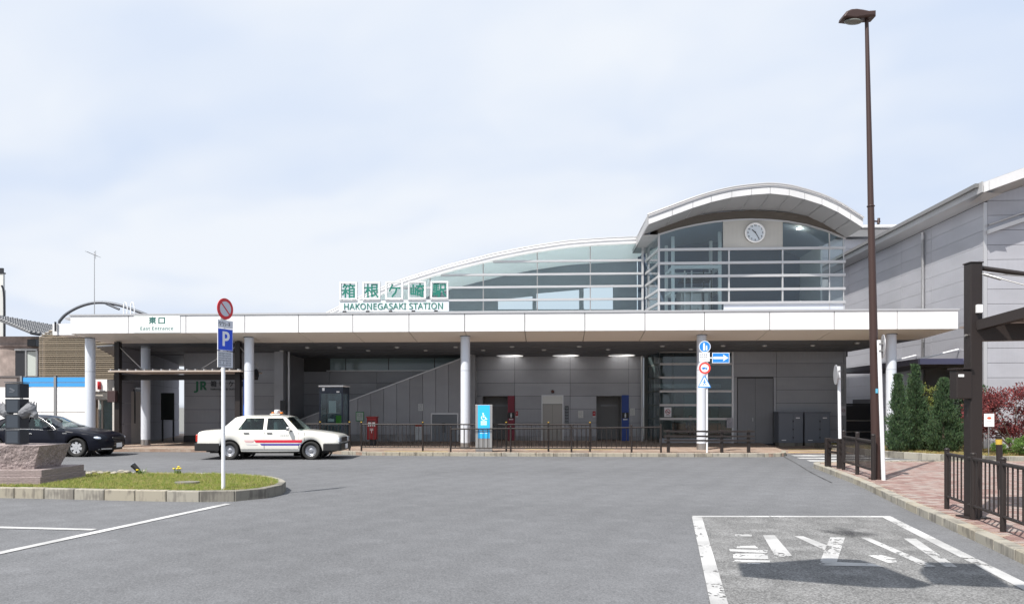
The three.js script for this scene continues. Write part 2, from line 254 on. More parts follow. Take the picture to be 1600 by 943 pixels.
// kerb stones: one mesh each, running along points with the pavement on the left side
function kerbRun(root, pts, w, h, mats, len = 0.6) {
  const segs = []; let i = 0;
  const curve = new THREE.CurvePath(); for (i = 0; i + 1 < pts.length; i++) curve.add(new THREE.LineCurve3(pts[i], pts[i + 1]));
  const total = curve.getLength(), n = Math.round(total / len), c = pts.length > 3 ? new THREE.CatmullRomCurve3(pts, false, 'centripetal') : curve;
  for (let k = 0; k < n; k++) {
    const a = c.getPointAt(k / n), b = c.getPointAt((k + 1) / n), d = b.clone().sub(a), l = d.length(), nn = V(d.z, 0, -d.x).normalize();
    const g = uvm(new RoundedBoxGeometry(l - 0.012, h, w, 1, 0.018).translate(rr(-0.002, 0.002), h / 2 - 0.02 + rr(-0.004, 0.004), 0)); { const uv = g.attributes.uv, du = rr(0, 9), dv = rr(0, 9); for (let i = 0; i < uv.count; i++) uv.setXY(i, uv.getX(i) + du, uv.getY(i) + dv); } const m = part(root, 'kerb_stone', g, mats[Math.floor(rnd() * mats.length)]);
    m.position.copy(a).add(b).multiplyScalar(0.5).addScaledVector(nn, w / 2); m.rotation.y = Math.atan2(-d.z, d.x);
  }
  return c;
}
const kerbRoot = (name, label) => { const g = new THREE.Group(); g.name = numbered(name); g.userData = { kind: 'structure', label }; scene.add(g); return g; };

// pavement on the right with its own pavers
const K = [[1268, 729.5], [1276, 732.5], [1307, 744.5], [1345, 760], [1384, 779.5], [1428, 801], [1515, 841], [1600, 881.5]].map(([x, y]) => G(x, y));
const kDir = K[7].clone().sub(K[5]).normalize(); K.push(K[7].clone().addScaledVector(kDir, 10));
const KK = [V(14.5, 0, -21.9), V(10.3, 0, -21.75), V(9.0, 0, -21.3), ...K];
const gut = new THREE.CatmullRomCurve3(K, false, 'centripetal').getPoints(40), gutO = gut.map((p, i) => { const d = (gut[i + 1] ?? p).clone().sub(gut[i - 1] ?? p).normalize(); return V(p.x + d.z * 0.48, 0, p.z - d.x * 0.48); });
{ const p = [], ix = []; gut.forEach((a, i) => { p.push(a.x, 0.004, a.z, gutO[i].x, 0.004, gutO[i].z); if (i) ix.push(i * 2 - 2, i * 2, i * 2 - 1, i * 2 - 1, i * 2, i * 2 + 1); }); const g = new THREE.BufferGeometry(); g.setAttribute('position', new THREE.Float32BufferAttribute(p, 3)); g.setIndex(ix); g.computeVertexNormals(); structure('gutter', uvm(g), M.gutter, 'concrete gutter along the right kerb'); }
const kr = kerbRoot('kerb', 'concrete kerb of the right pavement'); kerbRun(kr, KK, 0.17, 0.15, [M.kerb, M.kerb, M.kerbWarm]);
const kerbX = (z) => { let best = 99; for (let i = 0; i + 1 < gut.length; i++) if ((gut[i].z - z) * (gut[i + 1].z - z) <= 0) { const t = (z - gut[i].z) / ((gut[i + 1].z - gut[i].z) || 1); best = mix(gut[i].x, gut[i + 1].x, t); } return best > 90 ? (z < -20 ? 9.6 : 3.5) : best; };
const padPts = []; for (let z = 1.5; z >= -20.2; z -= 0.5) padPts.push(V(kerbX(z) + 0.15, 0, z)); padPts.push(V(8.75, 0, -20.9), V(9.3, 0, -21.35), V(10.4, 0, -21.6), V(24, 0, -22.1), V(24, 0, 1.5));
const pav = structure('pavement', slab(padPts, -0.02, 0.108), M.pave, 'red brick pavement on the right');
{
  const base = [], lenP = 0.2, depP = 0.1, all = [];
  for (let r = 0; r < 150; r++) { const z = -7 - (r + 0.5) * depP; if (z < -21.3) break; const xk = kerbX(z) + 0.2; for (let c = 0; c < 60; c++) { const x = Math.floor(xk / lenP) * lenP + (c + (r % 2) * 0.5 + 1) * lenP; if (x > -z * 0.70 + 0.5) break; if (z < -20.2 && x < 9.4 + (-z - 20.2) * 0.8) continue; all.push([x, z]); } }
  const pg = uvm(new RoundedBoxGeometry(lenP - 0.004, 0.05, depP - 0.004, 1, 0.003)), tones = [[0.44, 0.28, 0.245], [0.50, 0.36, 0.32], [0.37, 0.225, 0.20], [0.54, 0.45, 0.41], [0.47, 0.32, 0.28], [0.51, 0.40, 0.36]], pm = tones.map((t) => std(rgb(...t), 0.9, 0, { map: tConc }));
  all.sort((a, b) => b[1] - a[1] || a[0] - b[0]);
  const pick = (x, z) => { const q = fbm(x * 0.8, z * 0.8, 401, 3); return Math.floor(clamp(hash(Math.round(x * 10), Math.round(z * 10), 405) * 0.75 + (q - 0.3) * 0.8, 0, 0.999) * 6); };
  all.slice(0, 300).forEach(([x, z]) => part(pav, 'paver', pg, pm[pick(x, z)], V(x, 0.09 + rr(-0.0015, 0.0015), z)));
  const rest = all.slice(300), im = new THREE.InstancedMesh(pg, std(rgb(1, 1, 1), 0.9, 0, { map: tConc }), rest.length), m4 = new THREE.Matrix4(), col = new THREE.Color();
  rest.forEach(([x, z], i) => { im.setMatrixAt(i, m4.makeTranslation(x, 0.09 + rr(-0.0015, 0.0015), z)); const t = tones[pick(x, z)]; im.setColorAt(i, col.setRGB(t[0] * rr(0.94, 1.06), t[1], t[2])); });
  im.name = 'paver_field'; im.userData = { kind: 'stuff', label: 'red and pink pavers farther along the pavement' }; im.castShadow = im.receiveShadow = true; pav.add(im);
}
// pavement in front of the station
{
  const q = [[-900, 0.3], [440, 0.3], [490, 0.1], [530, -0.7], [560, -1.2], [600, -1.35], [1205, -1.35]].map(([x, w]) => { const u = su(x, w); return SW(u, 0, w); });
  const e1 = SW(su(1225, -1.1), 0, -1.1), e2 = SW(su(1228, 0.4), 0, 0.4), pts = [...q, e1, e2, SW(12, 0, 16), SW(su(-900, 0.3), 0, 16)];
  structure('pavement', slab(pts, -0.02, 0.122), M.pave, 'tiled pavement in front of the station');
  const root = kerbRoot('kerb', 'concrete kerb along the station front'); kerbRun(root, [...q, e1, e2], 0.16, 0.148, [M.kerb, M.kerbWarm, M.kerbWarm]);
  structure('pavement', slab([e2.clone().add(V(0.02, 0, 0)), SW(24, 0, 0.55), SW(24, 0, 16), SW(12.02, 0, 16)], -0.02, 0.03), M.pave, 'flush pavement beside the crossing');
  for (const [a, b, w0, w1, h] of [[1232, 1420, 0.75, 1.15, 0.034], [1232, 1330, 2.3, 2.9, 0.034], [600, 700, -1.1, -0.8, 0.126], [820, 960, 0.4, 0.75, 0.126]]) structure('tactile_paving', flat([SW(su(a, w0), 0, w0), SW(su(b, w0), 0, w0), SW(su(b, w1), 0, w1), SW(su(a, w1), 0, w1)], h), M.tactile, 'yellow strip of tactile paving by the station');
}
// green island on the left
const ISL = [V(-26, 0, -15.85), V(-9.6, 0, -13.8), V(-5.19, 0, -13.25), V(-4.75, 0, -13.5), V(-4.5, 0, -14.1), V(-4.55, 0, -14.8), V(-4.9, 0, -15.6), V(-5.5, 0, -16.3), V(-6.5, 0, -16.8), V(-9.5, 0, -17.2), V(-26, 0, -19.2)];
const kIs = kerbRoot('kerb', 'weathered concrete kerb round the grass island'), islC = kerbRun(kIs, ISL, 0.16, 0.215, [M.kerb, M.kerbWarm, M.kerbWarm, M.kerb], 0.62);
kIs.children.forEach((m) => { if (m.position.x > -5.4 && m.position.z > -15.2) m.material = M.kerbDark; });
const islIn = islC.getPoints(80).map((p, i, l) => { const d = l[Math.min(i + 1, 80)].clone().sub(l[Math.max(i - 1, 0)]).normalize(); return V(p.x + d.z * 0.15, 0, p.z - d.x * 0.15); });
structure('island_soil', slab(islIn, -0.02, 0.165), std(rgb(0.30, 0.26, 0.20), 0.95, 0, { map: tSoil }), 'soil of the grass island');
const inPoly = (x, z, l) => { let k = false; for (let i = 0, j = l.length - 1; i < l.length; j = i++) if ((l[i].z > z) !== (l[j].z > z) && x < (l[j].x - l[i].x) * (z - l[i].z) / (l[j].z - l[i].z) + l[i].x) k = !k; return k; };
const BED = 0.2, bedPts = [V(14.5, 0, -22.6), V(13.0, 0, -24.4), V(12.55, 0, -26.2), V(12.8, 0, -31), V(34, 0, -31), V(34, 0, -22.6)];
structure('planting_bed', slab(bedPts, -0.02, BED), std(rgb(0.50, 0.43, 0.30), 0.95, 0, { map: tSoil }), 'dry planting bed beside the grey hall');
{ const root = kerbRoot('kerb', 'pale kerb of the planting bed'); kerbRun(root, [V(12.74, 0, -31), V(12.49, 0, -26.2), V(12.92, 0, -24.38), V(14.46, 0, -22.54), V(20, 0, -22.5)], 0.14, BED + 0.04, [M.kerb, M.kerb, M.kerbDark]); }
function tuftGeo(n, h, spread, wid) { const p = []; for (let i = 0; i < n; i++) { const a = rr(0, 6.28), r = rr(0, spread), x = Math.cos(a) * r, z = Math.sin(a) * r, q = rr(0, 6.28), lx = rr(-0.5, 0.5) * h, lz = rr(-0.5, 0.5) * h, hh = h * rr(0.55, 1.15), wx = Math.cos(q) * wid, wz = Math.sin(q) * wid; p.push(x - wx, 0, z - wz, x + wx, 0, z + wz, x + lx, hh, z + lz); } const g = new THREE.BufferGeometry(); g.setAttribute('position', new THREE.Float32BufferAttribute(p, 3)); g.computeVertexNormals(); g.setAttribute('uv', new THREE.Float32BufferAttribute(new Float32Array(p.length / 3 * 2), 2)); return g; }
function scatter(name, label, geo, mat, n, spot, cols, parent = scene) { const im = new THREE.InstancedMesh(geo, mat, n), m = new THREE.Matrix4(), q = new THREE.Quaternion(), up = V(0, 1, 0), c = new THREE.Color(); for (let i = 0; i < n; i++) { const [x, y, z, s] = spot(i); q.setFromAxisAngle(up, rr(0, 6.28)); im.setMatrixAt(i, m.compose(V(x, y, z), q, V(s, s * rr(0.8, 1.25), s))); const k = cols[Math.floor(rnd() * cols.length)], b = rr(0.85, 1.15); im.setColorAt(i, c.setRGB(k[0] * b, k[1] * b, k[2] * b)); } im.name = numbered(name); im.userData = { kind: 'stuff', label }; im.castShadow = im.receiveShadow = true; parent.add(im); return im; }
const leafy = () => phys({ color: grey(1), roughness: 0.9, transmission: 0.25, thickness: 0, side: THREE.DoubleSide });
const onIsland = () => { for (;;) { const x = rr(-14, -4.5), z = rr(-18, -13.2); if (!inPoly(x, z, islIn)) continue; if (x < -9.2 && z < -14.3 && z > -16.2) continue; if (x < -6.8 && z < -15.9 + (x + 9) * 0.05 && rnd() < 0.55) continue; return [x, 0.16, z, rr(0.7, 1.3)]; } };
scatter('grass', 'green grass with dry tips on the island', tuftGeo(9, 0.066, 0.06, 0.004), leafy(), 17000, onIsland, [[0.23, 0.30, 0.045], [0.31, 0.35, 0.065], [0.17, 0.25, 0.035], [0.40, 0.38, 0.11], [0.46, 0.38, 0.18], [0.26, 0.31, 0.05]]);
scatter('dry_grass', 'sparse dry grass in the planting bed', tuftGeo(7, 0.06, 0.06, 0.004), leafy(), 4500, () => { for (;;) { const x = rr(12.6, 20), z = rr(-30, -22.7); if (inPoly(x, z, bedPts)) return [x, BED, z, rr(0.6, 1.3)]; } }, [[0.36, 0.30, 0.14], [0.30, 0.25, 0.10], [0.22, 0.24, 0.07]]);

{ // old oil stain in the parking bay
  const t = tex(256, (u, v) => { const x = u * 2 - 1, y = v * 2 - 1, r = Math.hypot(x, y) + (fbm(u * 5, v * 5, 811, 4) - 0.5) * 1.1; return clamp((0.62 - r) * 1.6) * (0.35 + 0.65 * vnoise(u * 70, v * 70, 813)); }, false, 1), a = G(1262, 826), b = G(1380, 843), g = grid(1, 1, (p, q) => V(mix(a.x - 0.1, b.x + 0.25, p), 0.012, mix(a.z - 0.3, b.z + 0.2, q)));
  structure('oil_stain', g, std(rgb(0.035, 0.035, 0.04), 0.9, 0, { alphaMap: t, transparent: true, side: THREE.DoubleSide }), 'dark oil stain on the parking bay');
}

// tar seams and small patches in the asphalt
for (const [l, wd, label] of [[[[1222, 711.5], [1245, 724], [1268, 738], [1300, 754]], 0.035, 'dark seam in the asphalt beside the crossing']]) {
  const c = new THREE.CatmullRomCurve3(gp(l)).getPoints(40), p = [], ix = []; c.forEach((a, i) => { const d = (c[i + 1] ?? a).clone().sub(c[i - 1] ?? a).normalize(), w = wd * (0.6 + 0.8 * hash(i, 3, 91)) / 2; p.push(a.x - d.z * w, 0.005, a.z + d.x * w, a.x + d.z * w, 0.005, a.z - d.x * w); if (i) ix.push(i * 2 - 2, i * 2 - 1, i * 2, i * 2 - 1, i * 2 + 1, i * 2); });
  const g = new THREE.BufferGeometry(); g.setAttribute('position', new THREE.Float32BufferAttribute(p, 3)); g.setIndex(ix); g.computeVertexNormals(); structure('tar_seam', uvm(g), std(0.045, 0.9, 0, { side: THREE.DoubleSide }), label);
}
// ---------- station: canopy ----------
const FL = 0.12, CW = 1.7, CH0 = 4.26, CB = 8.6, CH1 = 4.09;       // floor level, ceiling start, its height there, back line, its height there
const ceilH = (w) => mix(CH0, CH1, (w - CW) / (CB - CW));
const fTop = 5.19, fBot = 4.49, uL = su(109, 0), uR = su(1498, 0);
const canopy = stThing('station_canopy', 'long white entrance canopy on pale round columns in front of the station', 'canopy', 0, 0, 0);
{
  const joints = [109, 200, 290, 382, 466, 551, 638.8, 726, 820, 914, 1008, 1101, 1203, 1304, 1402.5, 1498].map((x) => su(x, 0)), gp2 = 0.024;
  joints.slice(0, -1).forEach((a, i) => {
    const b = joints[i + 1], last = i === 14, first = i === 0;
    part(canopy, 'fascia_panel', bx(a + gp2 / 2, b - gp2 / 2, fBot, fTop - 0.03, 0.0, -0.05), M.white);
    const bi = last ? b - 0.55 : b - gp2 / 2, ai = first ? a + 0.3 : a + gp2 / 2, q = -(CW), e = 0.004;   // sloping soffit panel
    const g = new THREE.BufferGeometry(), P = [[a + gp2 / 2, fBot - e, -0.002], [b - gp2 / 2, fBot - e, -0.002], [bi, CH0, q], [ai, CH0, q], [a + gp2 / 2, fBot + 0.03, -0.002], [b - gp2 / 2, fBot + 0.03, -0.06], [bi, CH0 + 0.03, q], [ai, CH0 + 0.03, q]];
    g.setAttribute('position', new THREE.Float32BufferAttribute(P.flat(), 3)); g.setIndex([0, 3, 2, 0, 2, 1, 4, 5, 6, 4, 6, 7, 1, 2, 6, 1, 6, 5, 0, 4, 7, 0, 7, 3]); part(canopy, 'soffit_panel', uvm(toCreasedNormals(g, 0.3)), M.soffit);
  });
  part(canopy, 'coping', bx(uL - 0.03, uR + 0.03, fTop - 0.035, fTop + 0.025, 0.03, -0.22), M.alu);
  part(canopy, 'core', bx(uL + 0.05, uR - 0.05, fBot + 0.04, fTop - 0.05, -0.06, -0.2), M.joint);
  part(canopy, 'end_panel', bx(uL, uL + 0.04, fBot, fTop - 0.05, -0.06, -3.2), M.white); part(canopy, 'end_panel', bx(uR - 0.04, uR, fBot, fTop - 0.05, -0.06, -6.3), M.white);
  // ceiling with three round skylights: openings through ceiling and roof, lined with white shafts
  const lights = [[797, 8.2], [884, 8.2], [971, 8.2]].map(([x, w]) => [su(x, w - 0.6), w - 0.72]);
  const outline = [[su(190, CW), CW], [uR - 0.55, CW], [su(1325, 6.3), 6.3], [su(1325, CB), CB], [su(385, CB), CB], [su(290, 15), 15], [su(205, 15), 15], [su(150, 3.0), 3.0], [su(184, 2.4), 2.4]];
  const cs = shape(outline.map(([u, w]) => [u, w])); for (const [u, w] of lights) { const h = new THREE.Path(); h.absarc(u, w, 0.62, 0, Math.PI * 2, true); cs.holes.push(h); }
  const slope = (g) => { const p = g.attributes.position; for (let i = 0; i < p.count; i++) p.setY(i, p.getY(i) + (p.getZ(i) < -12 ? CH1 : ceilH(-p.getZ(i)))); g.computeVertexNormals(); return g; };
  const toCeil = (s, d) => new THREE.ExtrudeGeometry(s, { depth: d, bevelEnabled: false, curveSegments: 36 }).rotateX(-Math.PI / 2);
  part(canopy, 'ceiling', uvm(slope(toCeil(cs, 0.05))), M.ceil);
  const rs = shape([[uL + 0.1, 0.2], [uR - 0.1, 0.2], [uR - 0.1, CB - 0.1], [uL + 0.1, CB - 0.1]]); for (const [u, w] of lights) { const h = new THREE.Path(); h.absarc(u, w - 0.12, 0.99, 0, Math.PI * 2, true); rs.holes.push(h); }
  part(canopy, 'roof_deck', uvm(toCeil(rs, 0.08).translate(0, fTop - 0.25, 0)), M.alu);
  for (const [u, w] of lights) {
    part(canopy, 'skylight_shaft', uvm(grid(40, 1, (p, q) => { const a = p * Math.PI * 2, r = mix(0.625, 1.0, q); return V(u + Math.cos(a) * r, mix(ceilH(w), fTop - 0.12, q), -w + 0.12 * q + Math.sin(a) * r); })), std(0.9, 0.5, 0, { side: THREE.DoubleSide }));
    part(canopy, 'skylight_diffuser', new THREE.SphereGeometry(0.61, 40, 8, 0, Math.PI * 2, Math.PI / 2, Math.PI / 2).scale(1, 0.13, 1).translate(u, ceilH(w) + 0.02, -w), phys({ color: grey(1), roughness: 1, transmission: 0.85, thickness: 0, side: THREE.DoubleSide }));
    part(canopy, 'skylight_ring', new THREE.TorusGeometry(0.625, 0.018, 8, 40).rotateX(Math.PI / 2 - 0.024).translate(u, ceilH(w) - 0.004, -w), M.innerWhite);
  }
  // lines of the ceiling boards and the small round downlights
  for (const w of [2.9, 4.1, 5.3, 6.5]) part(canopy, 'ceiling_batten', bx(su(230, w), w > 6 ? su(1320, w) : uR - 0.9 - w * 0.4, ceilH(w) - 0.012, ceilH(w) + 0.02, -w + 0.02, -w - 0.02), M.ceil);
  for (const [px, w] of [[530, 3.4], [575, 4.7], [620, 3.4], [665, 4.7], [712, 3.4], [755, 4.7], [800, 3.4], [850, 4.7], [905, 3.4], [950, 4.7], [1035, 3.4], [1080, 4.7], [1130, 3.4], [1195, 3.4], [1270, 3.4], [440, 4.7], [480, 3.4], [1340, 2.6]]) { const d = part(canopy, 'downlight', new THREE.CylinderGeometry(0.10, 0.10, 0.05, 20).translate(su(px, w), ceilH(w) - 0.012, -w), M.alu); part(d, 'lens', new THREE.CylinderGeometry(0.075, 0.075, 0.01, 20).translate(su(px, w), ceilH(w) - 0.042, -w), M.innerWhite); }
  const colAt = (px, w, top) => {
    const u = su(px, w), c = part(canopy, 'column', merge([cyl(0.18, 0.18, 2.72, u, FL + 0.24, -w, 40), cyl(0.18, 0.18, top - FL - 2.97, u, FL + 2.97, -w, 40)]), M.column);
    part(c, 'column_base', cyl(0.186, 0.186, 0.24, u, FL, -w, 40), M.steel); part(c, 'column_seam', cyl(0.172, 0.172, 0.012, u, FL + 2.96, -w, 40), M.joint); part(c, 'collar', cyl(0.21, 0.21, 0.02, u, top - 0.09, -w, 40), M.joint);
  };
  for (const px of [140.5, 389, 727, 1096.5, 1393]) colAt(px, 0.8, fBot - 0.02);
  colAt(227, 2.9, ceilH(2.9) + 0.03);
  part(canopy, 'gutter_box', bx(su(84, 3.2), su(150, 3.2), 4.75, 5.23, -3.1, -4.2), M.white);
  part(canopy, 'downpipe', tube([V(su(85.5, 3), 5.3, -3.02), V(su(85.5, 3), 4.9, -3.02)], 0.04, 4), M.dark);
  for (const [a, b] of [[103, 131], [138, 160]]) part(canopy, 'roof_duct', [bx(su(a, 1.6), su(b, 1.6), fTop + 0.02, fTop + 0.1, -1.5, -2.0), bx(su(a, 1.6) + 0.1, su(b, 1.6) - 0.1, fTop + 0.1, fTop + 0.13, -1.55, -1.9)], M.alu);
  for (const px of [195, 206]) part(canopy, 'ladder_rail', tube([V(su(px - 2, 1), fTop - 0.05, -1), V(su(px - 2, 1), fTop + 0.5, -1), V(su(px, 1), fTop + 0.62, -1), V(su(px + 3, 1), fTop + 0.5, -1), V(su(px + 3, 1), fTop - 0.05, -1)], 0.022, 30), M.poleWhite);
}

// ---------- station: building ----------
const stn = stThing('station_building', 'grey panelled station building with glazed stair hall and glass clock tower', 'station', 0, 0, 0);
const panelGrid = (root, us, ys, w, mats, name = 'wall_panel', gap = 0.014, th = 0.04) => { for (let i = 0; i + 1 < us.length; i++) for (let j = 0; j + 1 < ys.length; j++) { const m = part(root, name, bx(us[i] + gap / 2, us[i + 1] - gap / 2, ys[j] + gap / 2, ys[j + 1] - gap / 2, -w, -w - th), mats[Math.floor(rnd() * mats.length)]); m.position.z = rr(0, 0.004); } };
const span = (a, b, n) => Array.from({ length: n + 1 }, (_, i) => mix(a, b, i / n));
const TOPW = 4.6;
{ // wall with the railway sign
  const w = 5.7, a = su(287, w), b = su(441, w), wall = part(stn, 'wall', bx(a, b, FL, TOPW, -w - 0.03, -w - 0.3), M.joint);
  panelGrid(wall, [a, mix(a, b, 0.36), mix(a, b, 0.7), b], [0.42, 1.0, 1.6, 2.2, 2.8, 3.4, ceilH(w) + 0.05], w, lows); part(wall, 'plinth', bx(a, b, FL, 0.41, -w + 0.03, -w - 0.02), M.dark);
  part(stn, 'wall', bx(b - 0.25, b, FL, TOPW, -w - 0.31, -CB), M.lowB); part(stn, 'wall', bx(a, a + 0.25, FL, TOPW, -w - 0.31, -15), M.lowC);
  part(stn, 'pillar', bx(su(432, 5.3), su(446, 5.3), FL, ceilH(5.3), -5.0, -5.35), M.lowC); part(stn, 'downpipe', cyl(0.055, 0.055, ceilH(5.4) - FL, su(451, 5.2), FL, -5.2, 16), M.alu);
  part(stn, 'intercom', bx(su(437, 4.9), su(445, 4.9), 1.55, 2.0, -4.93, -4.99), M.dark);
}
{ // wall behind the stair, with a strip of glass at its top
  const w = CB, a = su(441, w), b = su(738, w), wall = part(stn, 'wall', bx(a, b, FL, 5.6, -w - 0.05, -w - 0.3), M.joint), yb = sy(600, 580, w);
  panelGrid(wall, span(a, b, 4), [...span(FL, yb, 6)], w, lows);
  const g = part(stn, 'clerestory', bx(su(510, w), b, yb + 0.01, yb + 0.06, -w + 0.02, -w - 0.03), M.alu); const us = [515, 540, 607, 679, 737].map((x) => su(x, w)); for (let i = 0; i < 4; i++) part(g, 'pane', bx(us[i] + 0.02, us[i + 1] - 0.02, yb + 0.06, ceilH(w) + 0.02, -w + 0.012, -w), std(rgb(0.20, 0.27, 0.28), 0.08));
}
{ // stair flank: upright boards under a sloping cap
  const w = 6.9, yAt = (px) => 563 + (714 - px) * 0.379, xs = []; for (let x = 437; x < 735; x += 20.3) xs.push(x); xs.push(737);
  const wall = part(stn, 'stair_wall', extr([[su(437, w), FL], [su(737, w), FL], [su(737, w), sy(737, yAt(737), w) - 0.02], [su(437, w), sy(437, yAt(437), w) - 0.02]], 0.2).translate(0, 0, -w - 0.25), M.joint);
  for (let i = 0; i + 1 < xs.length; i++) { const a = su(xs[i], w) + 0.008, b = su(xs[i + 1], w) - 0.008; part(wall, 'wall_board', extr([[a, FL + 0.32], [b, FL + 0.32], [b, sy(xs[i + 1], yAt(xs[i + 1]), w)], [a, sy(xs[i], yAt(xs[i]), w)]], 0.04).translate(0, 0, -w - 0.04), lows[i % 3]); }
  part(wall, 'plinth', bx(su(437, w), su(737, w), FL, FL + 0.31, -w + 0.015, -w - 0.04), std(rgb(0.34, 0.34, 0.35), 0.7, 0, { map: tConc }));
  part(wall, 'cap_rail', bar(V(su(437, w), sy(437, yAt(437), w) + 0.02, -w - 0.06), V(su(737, w), sy(737, yAt(737), w) + 0.02, -w - 0.06), 0.22, 0.05), M.alu);
  const d0 = su(675, w), d1 = su(714.5, w), dt = sy(695, 647, w), door = part(stn, 'door', bx(d0, d1, FL + 0.02, dt, -w + 0.035, -w + 0.005), std(rgb(0.17, 0.185, 0.205), 0.5));
  part(door, 'door_frame', [bx(d0 - 0.05, d1 + 0.05, dt, dt + 0.06, -w + 0.05, -w + 0.002), bx(d0 - 0.05, d0, FL, dt, -w + 0.05, -w + 0.002), bx(d1, d1 + 0.05, FL, dt, -w + 0.05, -w + 0.002)], M.alu);
  for (let k = 0; k < 9; k++) part(door, 'vent_slat', bx(d0 + 0.47, d0 + 0.63, 0.55 + k * 0.05, 0.575 + k * 0.05, -w + 0.05, -w + 0.036), M.dark);
}
const TW = 8;
{ // wall of the washrooms and the lift
  const w = TW, xs = [737, 804, 891, 982.5, 1006].map((x) => su(x, w)), ys = [618.5, 598, 577, 556].map((y) => sy(870, y, w)), y0 = ys[0], wall = part(stn, 'wall', bx(xs[0], xs[4], y0, 5.6, -w - 0.05, -w - 0.3), M.joint);
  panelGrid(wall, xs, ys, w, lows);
  const rows = [FL + 0.2, sy(870, 660, w), sy(870, 638.5, w), y0];
  for (const [a, b, c] of [[737, 754], [804.5, 846], [880, 891, 932], [982.5, 1006]]) { const u = [a, b, c].filter(Boolean).map((x) => su(x, w)); part(wall, 'wall_core', bx(u[0], u[u.length - 1], FL, y0, -w - 0.05, -w - 0.3), M.joint); panelGrid(wall, u, rows, w, lows); part(wall, 'plinth', bx(u[0], u[u.length - 1], FL, FL + 0.195, -w + 0.012, -w - 0.045), std(rgb(0.34, 0.34, 0.35), 0.7, 0, { map: tConc })); }
  for (const [a, b] of [[754, 794], [932, 971]]) { // passages to the washrooms
    const u0 = su(a, w), u1 = su(b, w); const r = part(stn, 'washroom_passage', [bx(u0 - 0.6, u1 + 0.9, FL, y0, -w - 1.4, -w - 1.5), bx(u0 - 0.03, u0, FL, y0, -w - 0.01, -w - 1.4), bx(u1, u1 + 0.03, FL, y0, -w - 0.02, -w - 1.4), bx(u0 - 0.6, u1 + 0.9, y0, y0 + 0.05, -w - 0.31, -w - 1.5)], std(rgb(0.30, 0.30, 0.30), 0.6, 0, { map: tPanel }));
    part(r, 'rail_band', bx(u0 + 0.3, u1 - 0.05, sy(870, 634, w), sy(870, 633, w) + 0.02, -w - 1.38, -w - 1.397), M.lowC);
  }
  const liftM = std(rgb(0.27, 0.255, 0.235), 0.38, 0.5); const e0 = su(846, w), e1 = su(880.5, w), tm = sy(870, 631.5, w), lift = part(stn, 'lift_door', bx(e0 + 0.05, (e0 + e1) / 2 - 0.004, FL, tm, -w - 0.06, -w - 0.1), liftM); part(lift, 'door_leaf', bx((e0 + e1) / 2 + 0.004, e1 - 0.05, FL, tm, -w - 0.06, -w - 0.1), liftM);
  part(lift, 'shaft_backing', bx(e0, e1, FL, y0, -w - 0.13, -w - 0.3), M.black); part(lift, 'transom', bx(e0 + 0.05, e1 - 0.05, tm + 0.02, y0, -w - 0.04, -w - 0.09), std(rgb(0.50, 0.49, 0.46), 0.4, 0.6)); part(lift, 'door_frame', [bx(e0, e0 + 0.05, FL, y0, -w + 0.03, -w - 0.12), bx(e1 - 0.05, e1, FL, y0, -w + 0.03, -w - 0.12), bx(e0, e1, y0, y0 + 0.05, -w + 0.03, -w - 0.045)], M.alu);
  part(stn, 'downpipe', cyl(0.05, 0.05, ceilH(7.8) - FL, su(741, 7.8), FL, -7.8, 16), M.alu); part(stn, 'downpipe', cyl(0.06, 0.06, ceilH(7.7) - FL, su(1003.5, 7.7), FL, -7.7, 16), M.alu);
  part(stn, 'wall', bx(su(737, 6.9) - 0.02, su(737, 6.9) + 0.14, FL, 4.3, -6.95, -8.0), M.lowB);
}
const BW = 6.1;
{ // right-hand block: double door and boarded wall
  const w = BW, a = su(1145, w), b = su(1323, w), wall = part(stn, 'wall', bx(a, b, FL - 0.1, 5.2, -w - 0.045, -w - 0.3), M.joint), yy = (y) => sy(1200, y, w);
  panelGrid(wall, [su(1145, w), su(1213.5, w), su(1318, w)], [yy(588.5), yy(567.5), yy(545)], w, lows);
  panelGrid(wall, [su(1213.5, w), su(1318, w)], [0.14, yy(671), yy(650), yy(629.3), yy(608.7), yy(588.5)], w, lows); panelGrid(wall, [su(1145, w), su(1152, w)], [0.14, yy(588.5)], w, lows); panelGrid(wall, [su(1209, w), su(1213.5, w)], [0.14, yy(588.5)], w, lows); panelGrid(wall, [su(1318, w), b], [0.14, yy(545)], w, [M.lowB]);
  const d0 = su(1153, w), d1 = su(1208, w), dm = (d0 + d1) / 2, dt = yy(591), mat = std(rgb(0.20, 0.205, 0.22), 0.45, 0.1, { map: tPanel });
  for (const [p, q, hx] of [[d0, dm - 0.005, dm - 0.12], [dm + 0.005, d1, 0]]) { const door = part(stn, 'door', bx(p, q, 0.06, dt, -w + 0.01, -w - 0.04), mat); if (hx) part(door, 'handle', rbx(0.03, 0.16, 0.05, 0.01, hx, 1.15, -w + 0.03), M.alu); }
  part(stn, 'wall', bx(b - 0.05, b, FL - 0.1, 5.2, -w - 0.31, -CB - 0.1), M.lowA); part(stn, 'plinth', bx(a, b, 0, 0.10, -w + 0.05, -w - 0.04), M.dark);
}
